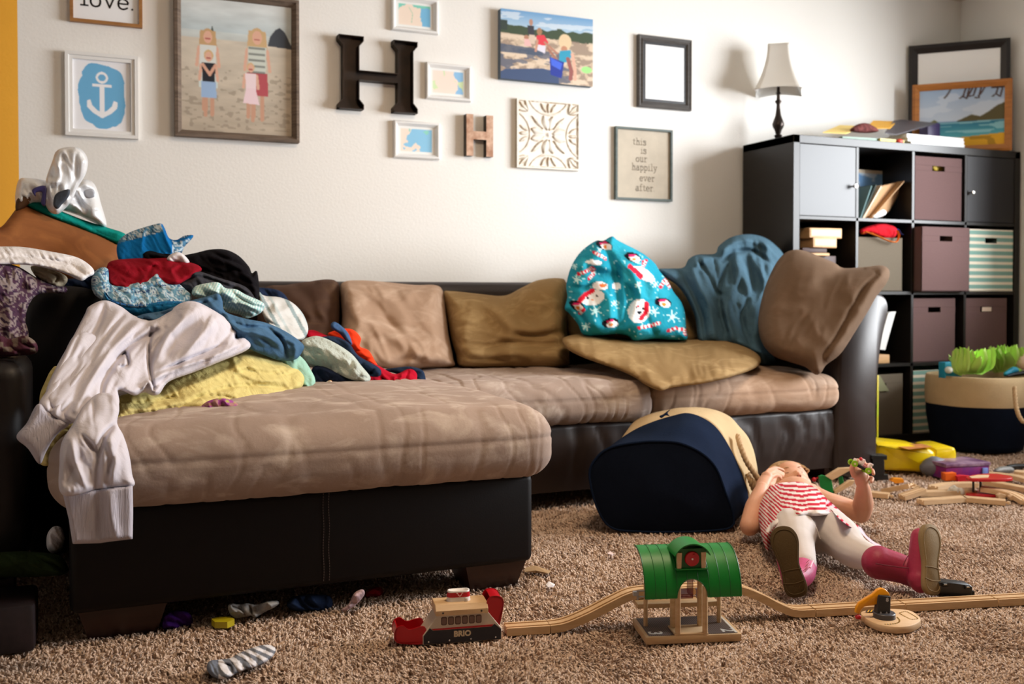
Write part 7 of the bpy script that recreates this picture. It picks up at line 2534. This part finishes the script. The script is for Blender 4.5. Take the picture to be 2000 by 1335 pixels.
# dormer
dm = MB().box((.071, .010, .156), (.129, .060, .198), .001).build('dormer_wall', M('dark_green_plastic', '#075c20', rough=.4), sta, local=True, smooth=False)
for x_ in (.0685, .121):
    MB().prism([(x_, .156), (x_ + .0085, .156), (x_ + .0100, .190), (x_ - .001, .190)], .006, .014, lambda a, b, t: (a, t, b), r=.0008).build('dormer_post', m_beech_b, dm, local=True, smooth=False)
V = []
arc = [(.1 + .042 * math.sin(t_), .186 + .024 * (math.cos(t_) - math.cos(1.15)) / (1 - math.cos(1.15))) for t_ in np.linspace(-1.15, 1.15, 20)]
poly = arc + [(a, b - .0026) for a, b in arc[::-1]]
MB().prism(poly, .0, .066, lambda a, b, t: (a, t, b)).build('dormer_roof', m_green, sta, local=True, smooth=True, angle=40)
MB().box((.066, .004, .1535), (.134, .014, .1565), .0008).build('dormer_sill', m_green, sta, local=True)
ck = MB().lathe([(.0155, 0), (.0160, .002), (.0150, .005), (.0145, .0055), (0, .0050)], seg=32, M_=Matrix.Translation((.1005, .010, .1765)) @ Matrix.Rotation(math.pi / 2, 4, 'X')).build('clock', m_redp, sta, local=True)
MB().sphere((.1005, .0045, .1765), .0022, 8).build('clock_pin', m_whp, ck, local=True)
MB().sphere((.1035, .0046, .186), .0022, 8).build('clock_knob', m_redp, ck, local=True)
# inner booth, deck and railings
m_redc = M('clear_red_plastic', '#8a1230', rough=.25, alpha=.62)
bt = MB()
bt.box((.078, .045, .083), (.081, .085, .130), 0).box((.112, .045, .083), (.1145, .085, .130), 0).box((.078, .045, .080), (.1145, .085, .090), .001)
bt.build('red_booth', m_redc, sta, local=True, smooth=False)
rl = MB()
for z_ in (.079, .092):
    rl.box((-.004, .066, z_), (.068, .070, z_ + .003), .0006, 1).box((.126, .066, z_), (.180, .070, z_ + .003), .0006, 1)
for x_ in (-.004, .020, .030, .046, .060, .128, .150, .158, .172):
    rl.box((x_, .065, .074), (x_ + .004, .070, .094), .0006, 1)
rl.box((-.012, .066, .083), (.0, .076, .092), .001, 1).box((.172, .066, .078), (.184, .076, .094), .001, 1)
rl.build('railing', M('clear_grey_plastic', '#b9b6b8', rough=.25, alpha=.85), sta, local=True, smooth=False)
MB().box((.0, .075, .052), (.180, .122, .062), .001).build('track_shelf', m_beech, sta, local=True)

# ---- crane
crn = thing('toy_crane', 'yellow armed toy crane on a dark tower and rounded wooden base', 'toy crane', PZ(1740, 1210, 0))
tpx = smooth_path([(1683, 1199), (1695, 1209), (1715, 1218), (1742, 1223), (1765, 1223), (1785, 1219), (1798, 1210), (1792, 1200), (1775, 1191), (1740, 1188), (1705, 1190), (1684, 1193)], 72, True)
P = PZ(tpx[:, 0], tpx[:, 1], .015)
cb_ = MB().prism([(p[0], p[1]) for p in P], .015, 0, lambda a, b, t: (a, b, t), r=.001).build('base_plate', m_beech_b, crn, angle=50)
# hazard stripes, printed on the base
hz_ = MB()


def dashes(path, w, mb, on=.55, step_=.008, closed=False, z=.0154):
    P = smooth_path(path, 60, closed)
    W3 = PZ(P[:, 0], P[:, 1], z)
    s = np.r_[0, np.cumsum(np.linalg.norm(np.diff(W3, axis=0), axis=1))]
    k = 0.0
    while k < s[-1]:
        e = min(k + step_ * on, s[-1])
        a = np.array([np.interp(k, s, W3[:, i]) for i in range(3)])
        b = np.array([np.interp(e, s, W3[:, i]) for i in range(3)])
        d = b - a
        l_ = np.linalg.norm(d) + 1e-9
        n = np.array([-d[1], d[0], 0]) / l_ * w / 2
        mb.add([a - n, b - n, b + n, a + n], [(0, 1, 2, 3)])
        k += step_


m_hy, m_hb = M('hazard_yellow', '#d9a51c', rough=.5), M('hazard_black', '#17161a', rough=.5)
P1 = [(1757, 1196), (1764, 1194), (1772, 1194), (1792, 1206), (1788, 1208), (1778, 1208), (1757, 1197)]
P2 = [(1752, 1204), (1757, 1211), (1752, 1216), (1738, 1218), (1728, 1218)]
P3 = [(1700, 1205), (1704, 1204), (1708, 1203)]
for on_, mt, z_ in ((1.0, m_hy, .0153), (.5, m_hb, .0156)):
    mb2 = MB()
    for pp_, w_ in ((P1, .0022), (P2, .0032), (P3, .003)):
        dashes(pp_, w_, mb2, on=on_, step_=.0062, z=z_)
    mb2.build('hazard_marking', mt, cb_, smooth=False)
mb2, mb3 = MB(), MB()
for k in range(5):
    u_ = 1690 + k * 6.0
    for mb_2, du in ((mb2, 0), (mb3, 3.0)):
        q = [PZ(u_ + du, 1194.5, .0172), PZ(u_ + du + 3.2, 1194.5, .0172), PZ(u_ + du + 6.2, 1190.5, .0172), PZ(u_ + du + 3, 1190.5, .0172)]
        mb_2.add(q, [(0, 1, 2, 3)])
mb2.build('hazard_marking', m_hb, cb_, smooth=False)
mb3.build('hazard_marking', m_hy, cb_, smooth=False)
cc_ = PZ(1727, 1205, .0150)
MB().lathe([(.0238, 0), (.0238, .0105), (.0225, .0118), (.018, .0122), (0, .0122)], c=tuple(cc_), seg=36).build('turntable', M('grey_plastic', '#3f4048', rough=.4), crn)
tw = MB()
dT = float((cc_ - O) @ FW)
pxprism(tw, [(1712, 1205), (1739, 1206), (1740, 1165), (1737, 1164), (1718, 1162), (1716, 1165)], dT - .010, .020, r=.0012)
two = tw.build('tower', M('dark_grey_plastic', '#26262b', rough=.45), crn, angle=40)
tm_ = np.array([RT, np.cross(RT, UP) * -1, UP])


def face_matrix(P):
    return Matrix(((RT[0], UP[0], -FW[0], P[0]), (RT[1], UP[1], -FW[1], P[1]), (RT[2], UP[2], -FW[2], P[2]), (0, 0, 0, 1)))


def text_world(txt, size, P, mat, name, parent, bold=.0005):
    M_ = world_of(parent).inverted() @ face_matrix(P)
    return text_mesh(txt, size, M_, mat, name, parent, ext=.0002, bold=bold)


text_world('8', .0115, D3(1733, 1171, dT - .0106), M('number_grey', '#b9b8bb', rough=.5), 'number', two)
for u_ in (1720.5, 1732):
    m = MB()
    pxprism(m, [(u_ - 2.4, 1198), (u_ + 2.4, 1198), (u_, 1193.5)], dT - .0105, .0008)
    m.build('triangle_mark', M('number_grey', '#b9b8bb', rough=.5), two, smooth=False)
m = MB()
pxprism(m, [(1671, 1196), (1673, 1186), (1678, 1177), (1690, 1169), (1704, 1161), (1714, 1151), (1722, 1148.5), (1731, 1151), (1737, 1158), (1739, 1166), (1730, 1170), (1716, 1170), (1714, 1180), (1700, 1182), (1688, 1185), (1683, 1190), (1679, 1199)], dT - .004, .011, r=.0018)
m.build('crane_arm', M('yellow_plastic', '#e79a12', rough=.28, spec=.5), crn, angle=60)
m = MB()
m.sphere(D3(1676, 1204, dT), .0068, 12, sc=(1, 1, .85))
m.build('magnet_tip', m_redp, crn)
# ---- black engine on its side
eng = thing('toy_engine', 'black toy train engine lying on its side on the carpet next to the track', 'toy train', PZ(1866, 1172, 0))
dE = float((PZ(1866, 1172, 0) - O) @ FW) - .005
mE = M('black_engine', '#232326', rough=.4)
m = MB()
pxprism(m, [(1834, 1137), (1842, 1135), (1894, 1141), (1900, 1146), (1899, 1168), (1894, 1171), (1842, 1170), (1834, 1165)], dE, .034, r=.002)
m.build('underside', mE, eng, angle=40)
for q in ([(1828, 1147), (1834, 1146), (1834, 1157), (1829, 1157)], [(1899, 1153), (1904, 1154), (1904, 1163), (1899, 1164)]):
    m = MB()
    pxprism(m, q, dE + .004, .010, r=.001)
    m.build('coupling_magnet', M('magnet_black', '#121214', rough=.3), eng, angle=40)
for u_, v_ in ((1845, 1141), (1889, 1146), (1848, 1166), (1888, 1167)):
    m = MB()
    P0 = D3(u_, v_, dE - .002)
    m.tube([P0 - RT * .006, P0 + RT * .006], .0045, 14)
    wo = m.build('wheel', M('magnet_black', '#121214', rough=.3), eng)
    if v_ < 1150:
        m = MB()
        P1_ = P0 - FW * .004 + UP * .0015
        m.tube([P1_ - RT * .0035, P1_ + RT * .0035], .0014, 8)
        m.build('axle', m_chrome, wo)
for u_, v_ in ((1837, 1149), (1837, 1158), (1893, 1154), (1893, 1163)):
    m = MB()
    m.sphere(D3(u_, v_, dE - .0005), .0011, 6)
    m.build('screw', m_pewter, eng)

# ================================================================ toys on the carpet at the right
m_yel_p = M('yellow_tub_plastic', '#e3c400', rough=.3, spec=.5)
yb = thing('toy_tub', 'yellow plastic carry case lying on the carpet in front of the bookcase', 'case', PZ(1790, 921, 0))
dY = 4.02
m = MB()
pxprism(m, [(1713, 876), (1722, 866), (1800, 873), (1822, 880), (1828, 890), (1826, 915), (1815, 922), (1780, 920), (1716, 913)], dY, .24, smooth_n=60, r=.012)
m.build('case_half', m_yel_p, yb, angle=60)
m = MB()
pxprism(m, [(1824, 880), (1832, 874), (1860, 873), (1868, 880), (1869, 900), (1862, 914), (1834, 918), (1824, 912)], dY + .02, .20, smooth_n=50, r=.010)
m.build('case_half', m_yel_p, yb, angle=60)
m = MB()
P = [PZ(a, b, .112) for a, b in ((1745, 869), (1800, 866), (1822, 872), (1775, 877))]
m.add(P, [(0, 1, 2, 3)])
m.build('case_sticker', M('orange_sticker', '#d98b4a', rough=.5, var=.4, vs=30), yb, smooth=False)

pb2 = thing('game_box', 'purple and magenta box lying on the carpet beside the grey toy rock', 'box', PZ(1890, 934, 0), -TH + .25)
MB().box((-.10, 0, 0), (.10, .13, .048), .002).build('box_base', M('magenta_box', '#8c1b66', rough=.4, var=.5, vs=22, col2='#5a1f78'), pb2, local=True)
MB().box((-.104, -.004, .048), (.104, .134, .062), .002).build('box_lid', M('purple_lid', '#5c3560', rough=.35, var=.5, vs=14, col2='#a88aa0'), pb2, local=True)
MB().box((.066, -.006, .010), (.090, -.001, .040), .001).build('box_sticker', M('blue_sticker', '#7a8fd6', rough=.5), pb2, local=True)
rk = MB()
rk.sphere((0, 0, 0), 1, 16)
c_ = PZ(1840, 930, 0) + np.array([0, .04, .032])
rv_ = []
for p in rk.v:
    f_ = 1 + .16 * float(nz(p[0] * 2 + 9, p[1] * 2 + p[2] * 1.7, 6))
    rv_.append(tuple(c_ + RT * p[0] * .054 * f_ + FW * p[1] * .045 * f_ + UP * p[2] * .040 * f_))
ro = MB()
ro.add(rv_, rk.f)
tag(ro.build('toy_rock', M('grey_rock_plastic', '#6d6f7a', rough=.5)), 'grey lumpy toy rock between the yellow case and the purple box', 'toy rock')


def blocks(nm, lab, cat, poly, v_floor, th, mat, grp=None, sm=0, r=.001):
    c = np.mean(np.array(poly), 0)
    d0 = float((PZ(c[0], v_floor, 0) - O) @ FW)
    m = MB()
    pxprism(m, poly, d0, th, smooth_n=sm, r=r)
    return tag(m.build(nm, mat, angle=40), lab, cat, grp)


ob = blocks('toy_block', 'small bright orange toy block in front of the purple box', 'toy block', [(1846, 924), (1868, 923), (1869, 938), (1847, 939)], 939, .04, M('orange_plastic', '#ee6a1c', rough=.4))
blocks('toy_tile', 'flat orange yellow toy tile alone on the carpet before the yellow case', 'toy', [(1741, 939), (1747, 934), (1765, 935), (1766, 942), (1750, 944)], 944, .03, M('amber_plastic', '#f0951a', rough=.4))
blocks('toy_car', 'small red toy vehicle just right of the orange block', 'toy car', [(1870, 930), (1880, 928), (1898, 930), (1900, 939), (1872, 941)], 941, .03, M('toy_red_plastic', '#c8202f', rough=.35))

# black upright toy and its wooden crane parts
bl = thing('toy_train', 'black plastic toy standing on end beside the wooden crane toy', 'toy', PZ(1716, 937, 0))
dB = float((PZ(1716, 937, 0) - O) @ FW)
for nm, q, th in (('body', [(1704, 893), (1724, 892), (1728, 900), (1728, 930), (1704, 932)], .05), ('upper_flange', [(1702, 888), (1733, 889), (1733, 898), (1702, 897)], .06), ('foot_plate', [(1702, 927), (1735, 926), (1736, 937), (1702, 937)], .06)):
    m = MB()
    pxprism(m, q, dB, th, r=.003)
    m.build(nm, m_cb, bl, angle=40)
m = MB()
m.tube([D3(1676, 893, dB + .05), D3(1706, 888, dB + .02)], .010, 10)
m.build('boom', m_cb, bl)
wc = thing('wooden_crane_toy', 'wooden toy crane with ball pegs lying against the sofa base', 'toy crane', PZ(1640, 930, 0))
dW = float((PZ(1640, 932, 0) - O) @ FW) + .02
m = MB()
pxprism(m, [(1605, 890), (1612, 880), (1634, 886), (1646, 890), (1650, 928), (1632, 926), (1620, 912)], dW, .02, r=.002)
m.build('side_board', m_beech, wc, angle=40)
m = MB()
pxprism(m, [(1616, 880), (1622, 876), (1632, 887), (1626, 890)], dW - .03, .05, r=.002)
m.build('cross_block', m_beech_b, wc, angle=40)
m = MB()
m.tube([D3(1628, 886, dW - .01), D3(1668, 891, dW - .02)], .0062, 10)
m.build('rail', m_beech, wc)
for a, b in (((1606, 877), (1611, 884)), ((1636, 880), (1637, 889))):
    m = MB()
    m.sphere(D3(*a, dW - .02), .0075, 12)
    m.tube([D3(*a, dW - .02), D3(*b, dW - .015)], .0035, 8)
    m.build('ball_peg', m_beech_b, wc)
gt = thing('toy_wagon', 'toy wagon with green curved end plates and wooden rails behind the child', 'toy wagon', PZ(1625, 970, 0))
dG = float((PZ(1625, 968, 0) - O) @ FW)
m = MB()
pxprism(m, [(1599, 930), (1606, 927), (1623, 932), (1626, 945), (1630, 969), (1622, 970), (1610, 962), (1602, 948)], dG, .012, r=.002)
m.build('end_plate', M('toy_green', '#0a7a34', rough=.35), gt, angle=40)
m = MB()
pxprism(m, [(1638, 934), (1646, 930), (1650, 950), (1643, 955)], dG + .03, .014, r=.002)
m.build('end_plate', M('toy_green', '#0a7a34', rough=.35), gt, angle=40)
for q in ([(1614, 930), (1640, 914), (1664, 913), (1665, 916), (1626, 938)], [(1631, 966), (1666, 946), (1670, 938), (1660, 938), (1630, 958)]):
    m = MB()
    pxprism(m, q, dG - .004, .022, r=.002)
    m.build('wooden_rail', m_beech_b, gt, angle=40)
m = MB()
m.sphere(D3(1590, 936, dG + .01), .0085, 12)
m.tube([D3(1590, 936, dG + .01), D3(1602, 930, dG + .01)], .003, 8)
m.build('red_knob', m_redp, gt)

# heap of loose track pieces at the right


def loose(u0_, v0_, u1_, v1_, lab, z0=0.0, z1=0.0, curve=0.0, w=1.0):
    a, b = PZ(u0_, v0_, z0), PZ(u1_, v1_, z1)
    a[2], b[2] = z0, z1
    mid = (a + b) / 2
    d = b - a
    n = np.array([-d[1], d[0], 0])
    mid = mid + n * curve
    return tag(sweep_track([a, mid, b], 'toy_track', 14, m_beech_b), lab, 'toy track', 'loose wooden track pieces heaped at the right')


loose(1700, 968, 1737, 972, 'short loose track piece just right of the raised hand of the child')
loose(1728, 962, 1782, 952, 'tilted loose track piece nearest the raised hand of the child', 0.0, .035)
loose(1762, 975, 1802, 962, 'short loose track piece under the tilted pieces', .0, .02)
loose(1797, 984, 1885, 978, 'straight loose track piece lying at the front of the heap')
loose(1882, 978, 1964, 985, 'long straight loose track piece at the front right of the heap')
loose(1792, 968, 1900, 964, 'loose track piece lying behind the front straight piece', .002, .002)
loose(1822, 957, 1905, 950, 'curved loose track piece at the back of the heap by the white animal', .0, .0, .12)
loose(1925, 945, 2010, 985, 'wide curved loose track piece at the right edge of the heap', .0, .0, .28)
loose(1915, 958, 2005, 1000 - 15, 'second curved loose track piece inside the wide one', .018, .0, .24)
loose(1932, 930, 2015, 944, 'curved loose track piece above the red platform at the right', .012, .012, .18)
for k, (u_, v_, l_) in enumerate(((1790, 955, 'splayed wooden connector bit among the tilted track pieces'), (1805, 962, 'short wooden peg piece beside the splayed connector'), (1957, 972, 'small wooden bit under the lower red slab'), (1980, 975, 'small wooden bit right of the lower red slab'))):
    blocks('wooden_bit', l_, 'toy block', [(u_ - 8, v_ - 5), (u_ - 2, v_ - 9), (u_ + 7, v_ - 6), (u_ + 8, v_), (u_ - 6, v_ + 2)], v_ + 4, .02, m_beech_b)
blocks('orange_peg', 'tiny orange peg on the wooden bits in the track heap', 'toy', [(1796, 960), (1804, 958), (1808, 962), (1798, 965)], 966, .01, M('orange_plastic', '#ee6a1c', rough=.4))
# red platform toy
rp = thing('toy_platform', 'red toy platform with two flat red slabs and black posts at the right', 'toy station', PZ(1930, 966, 0))
dR = float((PZ(1930, 968, 0) - O) @ FW)
up_ = lambda v_: None
for vv, nm in ((931, 'upper_slab'), (962, 'lower_slab')):
    z_ = float(D3(1930, vv, dR)[2])
    pl = smooth_path([(1887, vv), (1905, vv - 5), (1940, vv - 7), (1970, vv - 3), (1977, vv + 2), (1950, vv + 4), (1915, vv + 4), (1893, vv + 3)], 40, True)
    P = PZ(pl[:, 0], pl[:, 1], z_)
    MB().prism([(p[0], p[1]) for p in P], z_, z_ - .010, lambda a, b, t: (a, b, t), r=.001).build(nm, m_redp, rp, angle=40)
    if nm == 'upper_slab':
        pl = [(1893, vv - 1), (1910, vv - 4), (1932, vv - 4), (1930, vv + 1), (1898, vv + 2)]
        P = [PZ(a, b, z_ + .0015) for a, b in pl]
        MB().prism([(p[0], p[1]) for p in P], z_, z_ + .002, lambda a, b, t: (a, b, t)).build('wooden_inlay', m_beech_b, rp, smooth=False)
for u_ in (1901, 1915):
    m = MB()
    m.tube([D3(u_, 960, dR), D3(u_, 932, dR)], .004, 10)
    m.build('post', m_cb, rp)
# white animal
an = MB()
for u_, v_, r_ in ((1866, 958, .016), (1876, 960, .015), (1858, 955, .010), (1852, 961, .009), (1863, 951, .008)):
    an.sphere(D3(u_, v_, float((PZ(1865, 967, 0) - O) @ FW)), r_, 12)
o = an.build('toy_animal', M('white_toy_animal', '#d9d8d2', rough=.5))
r_ = o.modifiers.new('surface', 'REMESH')
r_.mode = 'VOXEL'
r_.voxel_size = .002
r_.use_smooth_shade = True
tag(o, 'small white toy animal standing between the loose track pieces', 'toy animal')
# wooden discs and small bits behind
for u_, v_, r_, h_, lab, mt in ((1962, 936, .030, .012, 'round wooden disc lying behind the red platform toy', m_beech_b), (1994, 934, .026, .030, 'tall pale wooden round piece at the right edge behind the tracks', m_beech_b)):
    tag(MB().lathe([(r_ - .001, 0), (r_, .001), (r_, h_ - .002), (r_ - .002, h_), (0, h_)], c=tuple(PZ(u_, v_, 0)), seg=28).build('wooden_disc', mt), lab, 'toy block')
tag(puff('grey_toy', [(1940, 920), (1950, 912), (1968, 910), (1980, 914), (1978, 922), (1955, 926)], FL(1960, 926), .03, M('grey_toy', '#9a9a98', rough=.5, var=.4, vs=50), R=7, step=2), 'pale grey toy lying behind the wooden disc near the purple box', 'toy')
tag(puff('black_toy', [(1966, 908), (1985, 905), (2010, 906), (2010, 914), (1985, 916), (1970, 914)], FL(1990, 918) + .05, .02, m_cb, R=5, step=2), 'flat black toy on the carpet at the right edge beyond the discs', 'toy')
tag(sheet('toy_board', None, None, [(1868, 880, FL(1900, 905)), (1885, 882, FL(1885, 888)), (1935, 892, FL(1935, 896)), (1900, 884, FL(1900, 888))], 0, m_beech), 'thin wooden board lying behind the purple box near the basket', 'board') if False else None
# green strip by the sofa arm and pale triangle on the bottom bin
tag(MB().box(PY(1712, 905, 3.35), PY(1716, 732, 3.352), .002).build('toy_pole', M('lime_plastic', '#a9c21e', rough=.4, var=.5, vs=6, col2='#d8a818')), 'thin lime green and yellow strip standing behind the right sofa arm', 'toy')
m = MB()
pl = [PY(a, b, 3.705) for a, b in ((1716, 733), (1719, 733), (1737, 763), (1714, 764))]
m.prism([(p[0], p[2]) for p in pl], 3.7145, 3.706, lambda a, b, t: (a, t, b))
tag(m.build('pennant', M('pale_green_card', '#8d8f6c', rough=.7), smooth=False), 'pale green triangular card against the bottom brown bin', 'card')
